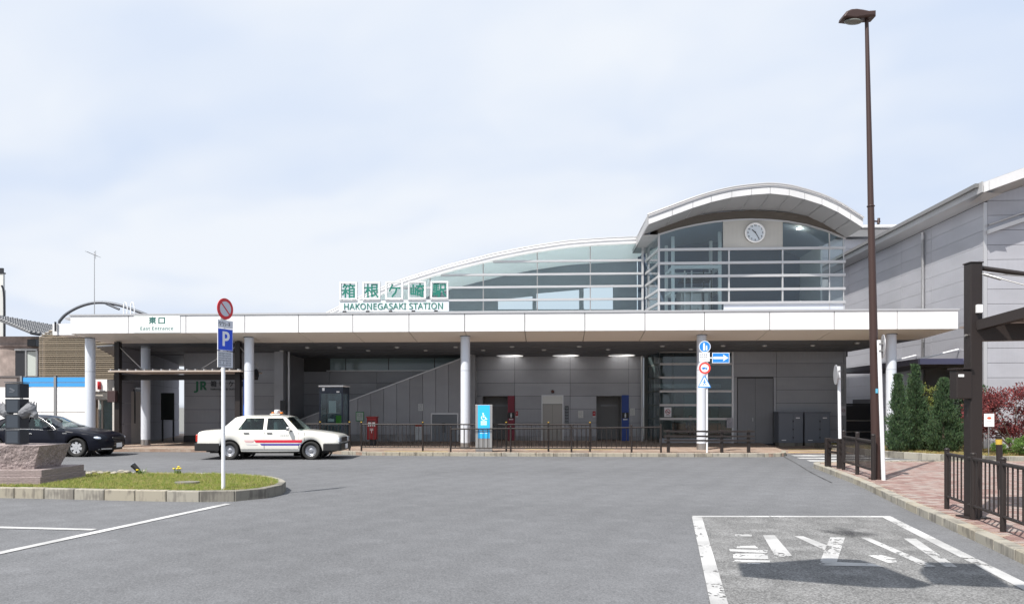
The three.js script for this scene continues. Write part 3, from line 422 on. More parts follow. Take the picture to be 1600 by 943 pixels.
// glass tower: waiting room below, clock and lift above
const tl = su(1030, BW), tr = su(1320, BW), BL = 8.6, tlb = su(1009, BL);
const aluRail = M.alu;
{
  const w = BW, waiting = part(stn, 'waiting_room_glazing', bx(su(1031, w), su(1145, w), FL - 0.02, 0.32, -w, -w - 0.12), M.lowB), rails = [549, 568.5, 589.5, 611, 632.5, 654].map((y) => sy(1090, y, w)), ms = [1031.5, 1052, 1088, 1144.5].map((x) => su(x, w));
  rails.forEach((y) => part(waiting, 'rail', bx(ms[0] - 0.02, ms[3], y - 0.045, y + 0.045, -w + 0.06, -w - 0.02), std(rgb(0.45, 0.43, 0.42), 0.4, 0.4)));
  const ys = [0.32, ...[...rails].reverse()]; for (let i = 0; i < 3; i++) for (let j = 0; j + 1 < ys.length; j++) part(waiting, 'pane', bx(ms[i] + 0.01, ms[i + 1] - 0.01, ys[j] + 0.03, ys[j + 1] - 0.03, -w - 0.02, -w - 0.03), M.glassDark);
  part(waiting, 'corner_post', bx(ms[3] - 0.03, ms[3] + 0.05, FL - 0.1, 4.6, -w + 0.04, -w - 0.1), M.alu);
  for (let j = 0; j + 1 < ys.length; j++) part(waiting, 'pane', bar(V(ms[0] - 0.03, (ys[j] + ys[j + 1]) / 2, -w - 0.03), V(tlb, (ys[j] + ys[j + 1]) / 2, -TW + 0.25), 0.01, ys[j + 1] - ys[j] - 0.06), M.glassDark);
  part(stn, 'waiting_room_wall', [bx(tl - 0.2, su(1145, w), FL, 4.7, -w - 3.6, -w - 3.75), bx(su(1145, w), su(1145, w) + 0.1, FL, 4.7, -w - 0.31, -w - 3.6)], std(rgb(0.34, 0.33, 0.31), 0.7));
  part(stn, 'waiting_room_cabinet', [bx(su(1070, 8.8), su(1092, 8.8), FL, 2.3, -8.7, -9.2), bx(su(1110, 9), su(1124, 9), FL, 2.1, -8.8, -9.3)], std(rgb(0.10, 0.22, 0.19), 0.4)); part(stn, 'beam', bx(tl, su(1145, w), 2.62, 2.8, -w - 2.2, -w - 2.4), M.innerWhite); part(stn, 'waiting_room_floor', bx(tl, su(1145, w), 0.06, FL, -w - 0.14, -w - 3.6), M.pave);
}
{
  const w = BW, hgt = (px, py) => sy(px, py, w), rails = [388.5, 410, 430.5, 451.7, 472.7].map((y) => hgt(1200, y)), base = 5.0;
  const loA = (u) => { const pts = [[1030, 365], [1060, 356], [1095, 348.5], [1129, 343.5], [1175, 341.5], [1222, 343.5], [1260, 350], [1290, 359], [1320, 371]]; for (let i = 0; i + 1 < pts.length; i++) { const a = su(pts[i][0], w), b = su(pts[i + 1][0], w); if (u <= b + 1e-6 || i + 2 === pts.length) return mix(hgt(...pts[i]), hgt(...pts[i + 1]), (u - a) / (b - a)); } };
  const hiA = (u) => loA(u) + mix(0.38, 0.36, clamp((u - tl) / (tr - tl)));
  const tower = part(stn, 'tower_glazing', bx(su(1131, w), tr, base, rails[4] - 0.05, -w + 0.01, -w - 0.1), std(rgb(0.50, 0.53, 0.60), 0.4)); // spandrel
  rails.forEach((y) => { part(tower, 'rail', bx(tl - 0.02, tr + 0.02, y - 0.055, y + 0.055, -w + 0.08, -w - 0.04), aluRail); part(tower, 'rail', bar(V(tl - 0.03, y, -w - 0.02), V(tlb, y, -BL), 0.08, 0.11), aluRail); });
  const cols = [1030, 1139, 1222.8, 1296.4, 1320].map((x) => su(x, w)), ys = [base, rails[4], rails[3], rails[2], rails[1], rails[0]];
  for (let i = 0; i < 4; i++) for (let j = 0; j < 5; j++) { if (j === 0 && i > 0) continue; part(tower, 'pane', bx(cols[i] + 0.012, cols[i + 1] - 0.012, ys[j] + 0.06, ys[j + 1] - 0.06, -w, -w - 0.012), M.glass); }
  for (const c of [1139, 1222.8]) part(tower, 'mullion', bx(su(c, w) - 0.03, su(c, w) + 0.03, rails[4], rails[0], -w + 0.05, -w - 0.06), aluRail);
  for (const c of [1296.4, 1318.5]) part(tower, 'mullion', bx(su(c, w) - 0.02, su(c, w) + 0.02, rails[4] - 0.3, loA(su(c, w)), -w + 0.02, -w - 0.06), M.alu);
  part(tower, 'corner_post', bx(tl - 0.05, tl + 0.03, base, loA(tl), -w + 0.05, -w - 0.06), M.alu);
  const arcPane = (a, b, mat, f0, f1, z0, d, name) => { const n = 10, pts = []; for (let i = 0; i <= n; i++) { const u = mix(a, b, i / n); pts.push([u, f1(u)]); } for (let i = n; i >= 0; i--) { const u = mix(a, b, i / n); pts.push([u, f0(u)]); } return part(tower, name, extr(pts, d).translate(0, 0, z0), mat); };
  const c1 = su(1130, w), c2 = su(1223, w), top0 = () => rails[0] + 0.06, lo = (u) => loA(u) - 0.07;
  arcPane(tl + 0.01, c1 - 0.02, M.glass, top0, lo, -w - 0.012, 0.012, 'pane'); arcPane(c2 + 0.02, cols[3], M.glass, top0, lo, -w - 0.012, 0.012, 'pane'); arcPane(cols[3] + 0.02, tr, M.glass, top0, lo, -w - 0.012, 0.012, 'pane');
  arcPane(c1, c2, std(rgb(0.52, 0.51, 0.48), 0.55, 0, { map: tPanel }), top0, lo, -w - 0.05, 0.08, 'clock_panel');
  arcPane(tl - 0.02, tr + 0.02, M.alu, (u) => loA(u) - 0.07, loA, -w - 0.06, 0.12, 'arched_sill');
  for (let k = 0; k < 7; k++) arcPane(tl - 0.02, tr + 0.02, M.louvre, (u) => mix(loA(u), hiA(u), (k + 0.12) / 7), (u) => mix(loA(u), hiA(u), (k + 0.72) / 7), -w - 0.04, 0.08, 'louvre_slat');
  arcPane(tl, tr, M.joint, loA, hiA, -w - 0.12, 0.06, 'louvre_backing');
  for (let j = 0; j < 5; j++) part(tower, 'side_pane', bar(V(tl - 0.03, (ys[j] + ys[j + 1]) / 2, -w - 0.04), V(tlb, (ys[j] + ys[j + 1]) / 2, -BL), 0.012, ys[j + 1] - ys[j] - 0.12), M.glass);
  part(tower, 'side_pane', bar(V(tl - 0.03, (rails[0] + loA(tl)) / 2 + 0.02, -w - 0.04), V(tlb, (rails[0] + loA(tl)) / 2 + 0.02, -BL), 0.012, loA(tl) - rails[0] - 0.12), M.glass);
  for (let k = 0; k < 6; k++) part(tower, 'louvre_slat', bar(V(tl - 0.03, loA(tl) + 0.06 + k * 0.055, -w - 0.02), V(tlb, loA(tl) + 0.06 + k * 0.055, -BL), 0.06, 0.035), M.louvre);
  // roof: arched slab with a deep front edge made of separate panels
  const rp = [[985, 357], [1011.7, 335.9], [1050.7, 321.5], [1083, 309.5], [1111.7, 300.5], [1144, 293], [1175, 289], [1204, 287], [1233.7, 290], [1258, 296], [1285, 304.5], [1310, 316], [1330, 328], [1349.5, 340.7]].slice(1), rw = 4.3, ru = rp.map(([x]) => su(x, rw)), ry = rp.map(([x, y]) => sy(x, y, rw));
  const roofY = (u) => { for (let i = 0; i + 1 < ru.length; i++) if (u <= ru[i + 1] || i + 2 === ru.length) return mix(ry[i], ry[i + 1], (u - ru[i]) / (ru[i + 1] - ru[i])); };
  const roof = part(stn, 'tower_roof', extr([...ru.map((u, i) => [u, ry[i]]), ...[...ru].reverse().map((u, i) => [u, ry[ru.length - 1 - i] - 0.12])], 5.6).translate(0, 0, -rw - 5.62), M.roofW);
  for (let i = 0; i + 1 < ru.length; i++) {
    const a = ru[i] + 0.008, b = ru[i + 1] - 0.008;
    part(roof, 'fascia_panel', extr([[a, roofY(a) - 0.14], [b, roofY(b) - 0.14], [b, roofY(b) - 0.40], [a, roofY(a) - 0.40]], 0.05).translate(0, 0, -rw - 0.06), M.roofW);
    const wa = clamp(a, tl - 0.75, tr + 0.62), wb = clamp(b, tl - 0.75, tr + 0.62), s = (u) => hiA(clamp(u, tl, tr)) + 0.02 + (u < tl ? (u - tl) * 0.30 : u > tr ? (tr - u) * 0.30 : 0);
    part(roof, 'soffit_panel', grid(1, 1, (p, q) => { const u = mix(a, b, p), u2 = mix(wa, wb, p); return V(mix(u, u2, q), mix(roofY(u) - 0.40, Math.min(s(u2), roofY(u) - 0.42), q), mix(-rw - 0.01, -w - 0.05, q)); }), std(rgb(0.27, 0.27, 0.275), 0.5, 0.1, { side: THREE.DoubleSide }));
  }
  part(roof, 'edge_trim', tube(ru.map((u, i) => V(u, ry[i] + 0.01, -rw + 0.05)), 0.04, 60, 6), M.alu);
  part(roof, 'side_fascia', extr([[0, 0], [5.6, 0], [5.6, -0.42], [0, -0.42]], 0.05).rotateY(Math.PI / 2).translate(ru[0], ry[0] - 0.02, -rw - 0.01), M.eave);
  part(roof, 'side_soffit', bx(ru[0] + 0.02, tl - 0.02, ry[0] - 0.44, ry[0] - 0.40, -w, -rw - 5.6), M.eave);
  part(roof, 'lightning_rod', cyl(0.014, 0.008, 0.32, su(1258, 5), roofY(su(1258, 5)) - 0.05, -5), M.steel);
  // inside: ceiling, back wall, floor, lift cage
  part(stn, 'tower_ceiling', grid(12, 1, (p, q) => { const u = mix(tl, tr, p); return V(u, loA(u) + 0.2, mix(-w - 0.1, -11.6, q)); }), std(rgb(0.24, 0.28, 0.34), 0.7, 0, { side: THREE.DoubleSide }));
  part(stn, 'tower_back_wall', bx(tlb, tr, 5.0, 10.3, -11.6, -11.75), std(rgb(0.09, 0.12, 0.18), 0.7)); part(stn, 'tower_floor', bx(tl - 0.2, tr, 4.88, 4.98, -w - 0.02, -11.6), std(rgb(0.16, 0.18, 0.22), 0.7)); part(stn, 'tower_side_wall', bx(tr - 0.1, tr - 0.02, 5.0, 9.6, -w - 2.6, -11.6), M.inner);

  const lu = su(1248, 7.4), ly = loA(lu) + 0.16; part(stn, 'ceiling_lamp', new THREE.CylinderGeometry(0.1, 0.1, 0.05, 20).translate(lu, ly, -7.4), std(0.8, 0.5, 0, { emissive: grey(1), emissiveIntensity: 1.1 }));
  const pl = new THREE.PointLight(0xfff2dd, 1.2); pl.position.copy(SW(lu, ly - 0.06, 7.4)); pl.shadow.radius = 5; pl.castShadow = true; scene.add(pl);
  const l0 = su(1049, 7.2), l1 = su(1127, 7.2), frameM = std(rgb(0.62, 0.65, 0.68), 0.5), top = loA(l0) - 0.1;
  const cage = part(stn, 'lift_shaft', [bx(l0, l0 + 0.14, 4.98, top, -7.1, -7.24), bx(l1 - 0.14, l1, 4.98, top + 0.2, -7.1, -7.24), bx(l0, l0 + 0.14, 4.98, top, -9.0, -9.14), bx(l1 - 0.14, l1, 4.98, top + 0.2, -9.0, -9.14)], frameM);
  for (const y of [5.9, 7.0, 8.05]) part(cage, 'shaft_beam', [bx(l0 + 0.14, l1 - 0.14, y, y + 0.16, -7.12, -7.22), bx(l0 + 0.14, l1 - 0.14, y, y + 0.16, -9.02, -9.12), bx(l0 + 0.02, l0 + 0.12, y + 0.002, y + 0.15, -7.24, -9.0), bx(l1 - 0.12, l1 - 0.02, y + 0.002, y + 0.15, -7.24, -9.0)], frameM);
  part(cage, 'lift_car', [rbx(1.3, 2.2, 1.3, 0.03, (l0 + l1) / 2, 6.05, -8.1), rbx(1.1, 0.12, 1.0, 0.02, (l0 + l1) / 2, 7.22, -8.1)], M.steel);
  part(cage, 'hoist_machine', [rbx(1.1, 0.3, 0.5, 0.03, (l0 + l1) / 2 + 0.2, 7.75, -7.8), cyl(0.16, 0.16, 0.3, (l0 + l1) / 2 - 0.4, 7.55, -7.8), bx((l0 + l1) / 2 - 0.7, (l0 + l1) / 2 + 0.7, 7.5, 7.58, -7.6, -7.9)], M.dark);
  for (const x of [0.28, 0.42, 0.66, 0.82]) part(cage, 'guide_rail', bx(mix(l0, l1, x) - 0.03, mix(l0, l1, x) + 0.03, 4.98, 8.0, -7.3, -7.36), x > 0.6 ? M.dark : M.alu);
  for (const [x, y] of [[0.3, 5.5], [0.55, 5.3], [0.72, 6.6], [0.3, 6.55], [0.6, 6.2]]) part(cage, 'switch_box', rbx(0.18, 0.26, 0.12, 0.01, mix(l0, l1, x), y, -7.42), M.steel);
}
// glazed stair hall with its long arched roof
{
  const w = 8.6, top = [[513, 490], [560, 467], [628, 439], [700, 416.5], [776, 397.5], [830, 387], [887, 378.5], [940, 374.5], [986, 372.5], [1012, 372]], tu = top.map(([x]) => su(x, w)), ty = top.map(([x, y]) => sy(x, y, w));
  const arc = (u) => { for (let i = 0; i + 1 < tu.length; i++) if (u <= tu[i + 1] || i + 2 === tu.length) return mix(ty[i], ty[i + 1], (u - tu[i]) / (tu[i + 1] - tu[i])); };
  const N = 40, us = span(tu[0], tu[tu.length - 1], N), smooth = (u) => (arc(u - 0.35) + arc(u) * 2 + arc(u + 0.35)) / 4;
  const f = (u) => u < tu[0] + 0.4 || u > tu[tu.length - 1] - 0.4 ? arc(u) : smooth(u);
  const roof = part(stn, 'stair_roof', extr([...us.map((u) => [u, f(u)]), ...[...us].reverse().map((u) => [u, f(u) - 0.10])], 4.6).translate(0, 0, -w - 4.3), phys({ color: grey(0.95), roughness: 1, transmission: 0.6, thickness: 0 }));
  part(roof, 'edge_trim', tube(us.map((u) => V(u, f(u) + 0.01, -w + 0.3)), 0.035, 60, 6), M.alu);
  part(roof, 'fascia', extr([...us.map((u) => [u, f(u) - 0.105]), ...[...us].reverse().map((u) => [u, f(u) - 0.27])], 0.05).translate(0, 0, -w + 0.2), M.roofW);
  part(roof, 'ceiling', grid(N, 1, (p, q) => { const u = mix(tu[0], tu[tu.length - 1], p); return V(u, f(u) - 0.28, mix(-w + 0.2, -w - 4.3, q)); }), phys({ color: rgb(0.92, 0.95, 0.94), roughness: 1, transmission: 0.65, thickness: 0, side: THREE.DoubleSide }));
  const glz = part(stn, 'stair_glazing', bx(tu[0], su(1006, w), 4.95, 5.1, -w + 0.05, -w - 0.1), M.alu);
  const ry = [486.5, 467.6, 447.5, 428, 407.5].map((y) => sy(900, y, w)), cols = [590, 672, 755, 839.6, 922.5, 1005].map((x) => su(x, w));
  ry.forEach((y) => { let a = tu[0]; while (f(a) - 0.3 < y && a < tu[tu.length - 1]) a += 0.05; part(glz, 'rail', bx(a, cols[5], y - 0.05, y + 0.05, -w + 0.06, -w - 0.06), M.alu); });
  cols.forEach((u, i) => part(glz, 'mullion', bx(u - 0.025 - (i === 5 ? 0.05 : 0), u + 0.025, 5.05, f(u) - 0.28, -w + 0.02, -w - 0.05), i === 5 ? M.alu : M.steel));
  const lev = [5.05, ...ry.slice(1), 99], cc = [tu[0] + 0.5, ...cols];
  for (let i = 0; i + 1 < cc.length; i++) for (let j = 0; j + 1 < lev.length; j++) {
    const pts = [], a = cc[i] + 0.03, b = cc[i + 1] - 0.03, y0 = lev[j] + 0.03, n = 8, hi = (u) => Math.min(lev[j + 1] - 0.03, f(u) - 0.28); if (Math.max(hi(a), hi(b)) < y0 + 0.06) continue;
    const ok = []; for (let k = 0; k <= n * 4; k++) { const u = mix(a, b, k / (n * 4)); if (hi(u) > y0 + 0.01) ok.push(u); } const a2 = ok[0], b2 = ok[ok.length - 1];
    for (let k = 0; k <= n; k++) { const u = mix(a2, b2, k / n); pts.push([u, hi(u)]); } pts.push([b2, y0], [a2, y0]); part(glz, 'pane', extr(pts, 0.012).translate(0, 0, -w - 0.012), M.glass);
  }
  // far wall with window openings, stair parapets and posts inside
  const bw = w + 4.3, wallM = std(rgb(0.27, 0.30, 0.33), 0.7, 0, { map: tPanel }), ou = [su(590, w), ...us.filter((u) => u > su(600, w))], sh = shape([[ou[0], 4.9], [ou[ou.length - 1], 4.9], ...[...ou].reverse().map((u) => [u, f(u) - 0.14])]);
  for (const [a, b, y0, y1] of [[778, 832, 483, 462], [838, 905, 483, 452], [912, 958, 483, 444]]) { const h = new THREE.Path(), p = (x, y) => [su(x, bw), sy(x, y, bw)]; const q = [p(a, y0), p(b, y0), p(b, y1), p(a, y1 + 6)]; h.moveTo(...q[0]); q.slice(1).forEach((e) => h.lineTo(...e)); h.closePath(); sh.holes.push(h); }
  part(stn, 'stair_back_wall', extr(sh, 0.12).translate(0, 0, -bw - 0.12), wallM); part(stn, 'stair_floor', bx(tu[0], su(1006, w), 4.84, 4.93, -w - 0.12, -bw), std(rgb(0.66, 0.67, 0.65), 0.6));
  for (const px of [752, 836, 908]) part(stn, 'inner_post', bx(su(px, bw - 0.5), su(px, bw - 0.5) + 0.16, 4.93, 7.0, -bw + 0.5, -bw + 0.36), M.innerDark);
  for (const y of [5.55, 5.75, 6.0]) part(stn, 'inner_handrail', rod(V(su(945, w + 1), y - 0.3, -w - 1), V(su(1000, w + 1), y + 0.35, -w - 1), 0.03), M.alu);
  part(stn, 'inner_lattice', [0, 1, 2, 3, 4, 5].map((k) => bar(V(su(930 + k * 7, w + 2.4), 5.0, -w - 2.4), V(su(935 + k * 7, w + 2.4), 6.6 - (k % 3) * 0.2, -w - 2.6), 0.05, 0.05)), M.alu);
}
{ // curved flank wall of the passage on the left
  const c = new THREE.CatmullRomCurve3([V(su(186, 2.9), 0, -2.9), V(su(222, 5.2), 0, -5.2), V(su(250, 8.3), 0, -8.3), V(su(279.5, 13), 0, -13)]), wall = part(stn, 'passage_wall', grid(20, 1, (p, q) => c.getPointAt(p).add(V(-0.06, mix(FL, 4.6, q), -0.02))), std(rgb(0.10, 0.10, 0.11), 0.6, 0, { side: THREE.DoubleSide }));
  for (let i = 0; i < 5; i++) for (let j = 0; j < 5; j++) { const h = (4.5 - FL) / 5; part(wall, 'wall_panel', grid(4, 1, (p, q) => c.getPointAt(clamp((i + 0.006 + p * 0.988) / 5)).add(V(0, FL + h * (j + 0.008 + q * 0.984), 0))), std(rgb(0.30, 0.30, 0.34), 0.85, 0, { side: THREE.DoubleSide })); }
  const p = c.getPointAt(0.13), q = c.getPointAt(0.3), win = part(stn, 'window', bar(V(p.x + 0.03, 1.75, p.z + 0.03), V(q.x + 0.03, 1.75, q.z + 0.03), 0.05, 1.5), M.dark); part(win, 'window_frame', bar(V(p.x + 0.06, 2.53, p.z + 0.03), V(q.x + 0.06, 2.53, q.z + 0.03), 0.08, 0.06), M.alu);
}
// ---------- grey hall on the right ----------
{
  const cu = su(1538, 0.6), cw = 0.6, H = sy(1538, 316, cw), hall = stThing('grey_hall', 'tall grey panelled hall with arched white roof at the right edge', 'building', cu, 0, cw);
  const L = 15, rowH = 0.535, R = 9;                       // local frame: x to the right along the front, z towards the camera; corner at the origin
  const core = part(hall, 'wall', [bx(0.06, 0.3, 0, H + 0.2, -0.3, -0.655), bx(0.06, 0.3, 0, H + 0.2, -4.5, -L), bx(0.06, 0.3, 3.42, H + 0.2, -0.655, -4.5), bx(0.06, R, 0, H + 0.2, -0.06, -0.3)], M.joint);
  const rows = []; for (let y = 0.1; y < H; y += rowH) rows.push(y);
  const cuts = [-0.03, -3.7, -6.3, -9.2, -12.1, -L];
  rows.forEach((y, j) => { const cs = j < 6 ? [[-0.03, -0.75], [-4.4, -6.3], ...cuts.slice(2, -1).map((c, i) => [c, cuts[i + 3]])] : cuts.slice(0, -1).map((c, i) => [c, cuts[i + 1]]); for (let i = 0; i < cs.length; i++) part(core, 'wall_panel', bx(0.0, 0.05, y + 0.004, Math.min(y + rowH, H) - 0.004, cs[i][0] - 0.01, cs[i][1] + 0.01), trio[(i * 3 + j * 2 + (i * j) % 2) % 3]); });
  const gable = (x) => H + 0.10 + 0.36 * x - 0.012 * x * x;     // arched underside over the front
  for (let y = 0.1, j = 0; y < 12; y += rowH, j++) for (const [a, b] of [[0.12, 4.2], [4.2, R]]) { const y1 = y + rowH; if (y + 0.06 > gable(b)) continue; let s0 = a + 0.007; while (gable(s0) < y + 0.03) s0 += 0.02; const pts = [[s0, y + 0.007], [b - 0.007, y + 0.007]]; for (let k = 0; k <= 6; k++) { const x = mix(b - 0.007, s0, k / 6); pts.push([x, Math.max(y + 0.008, Math.min(y1 - 0.007, gable(x)))]); } part(core, 'wall_panel', extr(pts, 0.05).translate(0, 0, -0.055), trio[(j + (a > 1 ? 1 : 0)) % 3]); }
  part(hall, 'corner_trim', bx(-0.015, 0.11, 0, H, 0.012, -0.025), M.alu);
  part(hall, 'ledge', extr([...span(0.1, R, 12).map((x) => [x, gable(x) - 1.15]), ...span(R, 0.1, 12).map((x) => [x, gable(x) - 1.3])], 0.14).translate(0, 0, 0), M.roofW); part(hall, 'ledge_rail', tube(span(0.1, R, 12).map((x) => V(x, gable(x) - 0.98, 0.12)), 0.03), M.alu);
  for (const z of [-6.7, -7.5]) part(hall, 'downpipe', cyl(0.06, 0.06, H - (z < -7 ? 0.2 : 0.5), -0.09, 0.1, -4.2), M.alu);
  // roof: eave along the side, arched edge panels over the front
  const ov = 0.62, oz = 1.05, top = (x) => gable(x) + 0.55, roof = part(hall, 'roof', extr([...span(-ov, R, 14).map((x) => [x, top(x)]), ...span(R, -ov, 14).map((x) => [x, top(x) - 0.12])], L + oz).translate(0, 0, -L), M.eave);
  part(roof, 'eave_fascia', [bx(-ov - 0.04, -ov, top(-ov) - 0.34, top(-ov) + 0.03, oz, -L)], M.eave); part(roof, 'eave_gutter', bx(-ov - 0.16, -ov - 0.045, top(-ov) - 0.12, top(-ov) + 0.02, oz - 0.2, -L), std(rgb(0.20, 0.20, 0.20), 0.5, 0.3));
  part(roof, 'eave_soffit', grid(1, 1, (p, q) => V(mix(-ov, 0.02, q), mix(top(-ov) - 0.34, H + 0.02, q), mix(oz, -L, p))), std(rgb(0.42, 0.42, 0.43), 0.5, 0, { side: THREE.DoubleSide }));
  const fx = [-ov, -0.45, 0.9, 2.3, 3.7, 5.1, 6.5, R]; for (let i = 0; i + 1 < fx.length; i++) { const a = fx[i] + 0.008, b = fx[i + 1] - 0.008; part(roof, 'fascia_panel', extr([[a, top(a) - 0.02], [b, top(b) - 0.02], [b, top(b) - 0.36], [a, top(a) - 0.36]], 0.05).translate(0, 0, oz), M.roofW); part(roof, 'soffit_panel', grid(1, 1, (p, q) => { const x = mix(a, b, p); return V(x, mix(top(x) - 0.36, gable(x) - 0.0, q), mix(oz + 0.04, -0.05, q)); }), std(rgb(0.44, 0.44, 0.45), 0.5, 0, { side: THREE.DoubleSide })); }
  // side entrance canopy with tie rods
  const c0 = 3.31, can = part(hall, 'side_canopy', bx(-2.0, -0.02, c0, c0 + 0.18, -0.6, -8.6), std(rgb(0.10, 0.10, 0.14), 0.5)); part(can, 'canopy_edge', bx(-2.04, -2.0, c0 - 0.02, c0 + 0.2, -0.58, -8.62), std(rgb(0.12, 0.12, 0.17), 0.4)); part(can, 'canopy_front', bx(-2.0, -0.02, c0 - 0.01, c0 + 0.2, -0.55, -0.59), std(rgb(0.14, 0.14, 0.24), 0.4));
  for (const z of [-1.6, -4.9]) part(can, 'tie_rod', rod(V(-1.7, c0 + 0.2, z), V(-0.03, c0 + 0.62, z), 0.035), M.poleWhite);
  part(hall, 'entrance_recess', [bx(1.7, 1.8, 0.02, c0, -0.7, -4.45), bx(0.06, 1.7, 0.02, c0, -0.66, -0.74), bx(0.06, 1.7, 0.02, c0, -4.41, -4.49), bx(0.06, 1.8, c0 + 0.004, c0 + 0.1, -0.66, -4.49)], M.lowB); for (const z of [-1.7, -2.7]) part(hall, 'entrance_door', bx(1.64, 1.69, 0.12, 2.2, z, z - 0.96), M.lowA);
  part(hall, 'gate', [bx(-0.08, -0.03, 0.2, 2.1, -9.2, -11.4)], M.dark);
  const rear = stThing('rear_hall', 'grey platform hall with white roof edge behind the clock tower', 'building', su(1330, 16), 0, 16);
  const rh = sy(1350, 372, 16); part(rear, 'wall', bx(-6, 8, 0, rh, -0.2, -6), M.panelB); for (let k = 0; k < 4; k++) part(rear, 'wall_panel', bx(-2, 6, rh - 0.55 * (k + 1) + 0.01, rh - 0.55 * k - 0.01, -0.14, -0.19), trio[k % 3]); part(rear, 'roof', bx(-6, 2.6, rh + 0.42, rh + 0.55, 0.9, -6), M.roofW); part(rear, 'eave', extr([[-6, 0], [2.6, 0], [2.6, 0.4], [-6, 0.4]], 0.04).rotateX(0.6).translate(0, rh + 0.03, 0.35), M.eave);
  const fence = stThing('dark_gate', 'black side gate between the station and the grey hall', 'gate', su(1343, 7), 0.03, 7);
  part(fence, 'gate_leaf', bx(-0.62, 0.62, 0.1, 1.75, 0.02, -0.02), M.dark); part(fence, 'gate_frame', [bx(-0.68, -0.62, 0, 1.9, 0.04, -0.04), bx(0.62, 0.68, 0, 1.9, 0.04, -0.04), bx(-0.62, 0.62, 1.76, 1.84, 0.04, -0.04)], M.black); for (const y of [0.55, 1.05]) part(fence, 'crossbar', bx(-0.61, 0.61, y, y + 0.04, 0.05, 0.021), M.steel);
}
// ---------- left edge: house, screen of slats, arches, hoarding ----------
{
  const t = 42, p = AT(60, 636, t), y = (py) => EYE + (HY - py) / F * t, X = (px) => (px - 60) / F * t, house = thing('house', 'beige two storey house with grey tiled roof at the left edge', 'house', V(p.x, 0, p.z)), wallM = std(rgb(0.40, 0.33, 0.30), 0.85, 0, { map: tConc });
  part(house, 'wall', bx(X(-150), X(58.5), 0, y(525), -0.1, -6), wallM); part(house, 'string_course', bx(X(-150), X(59), y(541), y(538), -0.02, -0.1), wallM); part(house, 'string_course', bx(X(-150), X(59), y(590), y(587), -0.02, -0.1), std(rgb(0.10, 0.09, 0.09), 0.8)); part(house, 'lower_wall', bx(X(-150), X(40), 0, y(592), 0.8, -0.1), std(rgb(0.22, 0.19, 0.18), 0.85));
  const roof = part(house, 'roof', extr([[X(-150), y(468)], [X(0), y(495)], [X(64), y(522)], [X(64), y(524.5)], [X(0), y(498.5)], [X(-150), y(472)]], 7.5).translate(0, 0, -6.6), std(rgb(0.12, 0.125, 0.135), 0.5));
  for (let k = 0; k < 16; k++) part(roof, 'roof_tile_row', [...Array(18)].map((_, i) => { const f = k / 16, x0 = X(mix(0, 62, f)), yy = mix(y(495), y(522), f); return new THREE.CylinderGeometry(0.1, 0.1, 0.16, 8, 1, false, 0, Math.PI).rotateZ(Math.PI / 2).rotateX(0).translate(x0 + 0.05, yy + 0.0, 0.75 - i * 0.4); }), std(rgb(0.17, 0.175, 0.185), 0.45));
  part(house, 'gutter', rod(V(X(64), y(523), 0.9), V(X(64), y(523), -6), 0.07), M.dark);
  const win = part(house, 'window', bx(X(22), X(57), y(588), y(546), -0.06, -0.11), M.dark); part(win, 'window_frame', [bx(X(38.5), X(41), y(588), y(546), 0.01, -0.055), bx(X(22), X(57), y(547.5), y(545), 0.02, -0.055), bx(X(55), X(57.5), y(588), y(548), 0.0, -0.055)], M.steel); part(win, 'curtain', bx(X(41.5), X(54.5), y(587), y(549), -0.03, -0.057), std(rgb(0.42, 0.46, 0.44), 0.8)); part(house, 'air_vent', rbx(0.5, 0.4, 0.4, 0.03, X(54), y(536), 0.12), M.dark);
  const b = thing('chimney_tower', 'pale narrow tower of the building at the far left edge', 'tower', AT(3, 636, 55).setY(0)), yy = (py) => EYE + (HY - py) / F * 55; part(b, 'shaft', bx(-2.5, 0.05, 0, yy(452), 0, -0.3), std(rgb(0.55, 0.55, 0.54), 0.8)); part(b, 'upper_shaft', bx(-2.5, 0.02, yy(452), yy(426), -0.05, -0.25), std(rgb(0.62, 0.62, 0.6), 0.8)); part(b, 'cap', [bx(-2.5, 0.06, yy(427), yy(425), 0, -0.3), bx(-2.4, -0.05, yy(425), yy(418), -0.1, -0.25)], M.dark); part(b, 'downpipe', tube([V(0.0, yy(446), 0.06), V(0.12, yy(453), 0.06), V(0.12, 0, 0.06)], 0.07), M.dark);
}
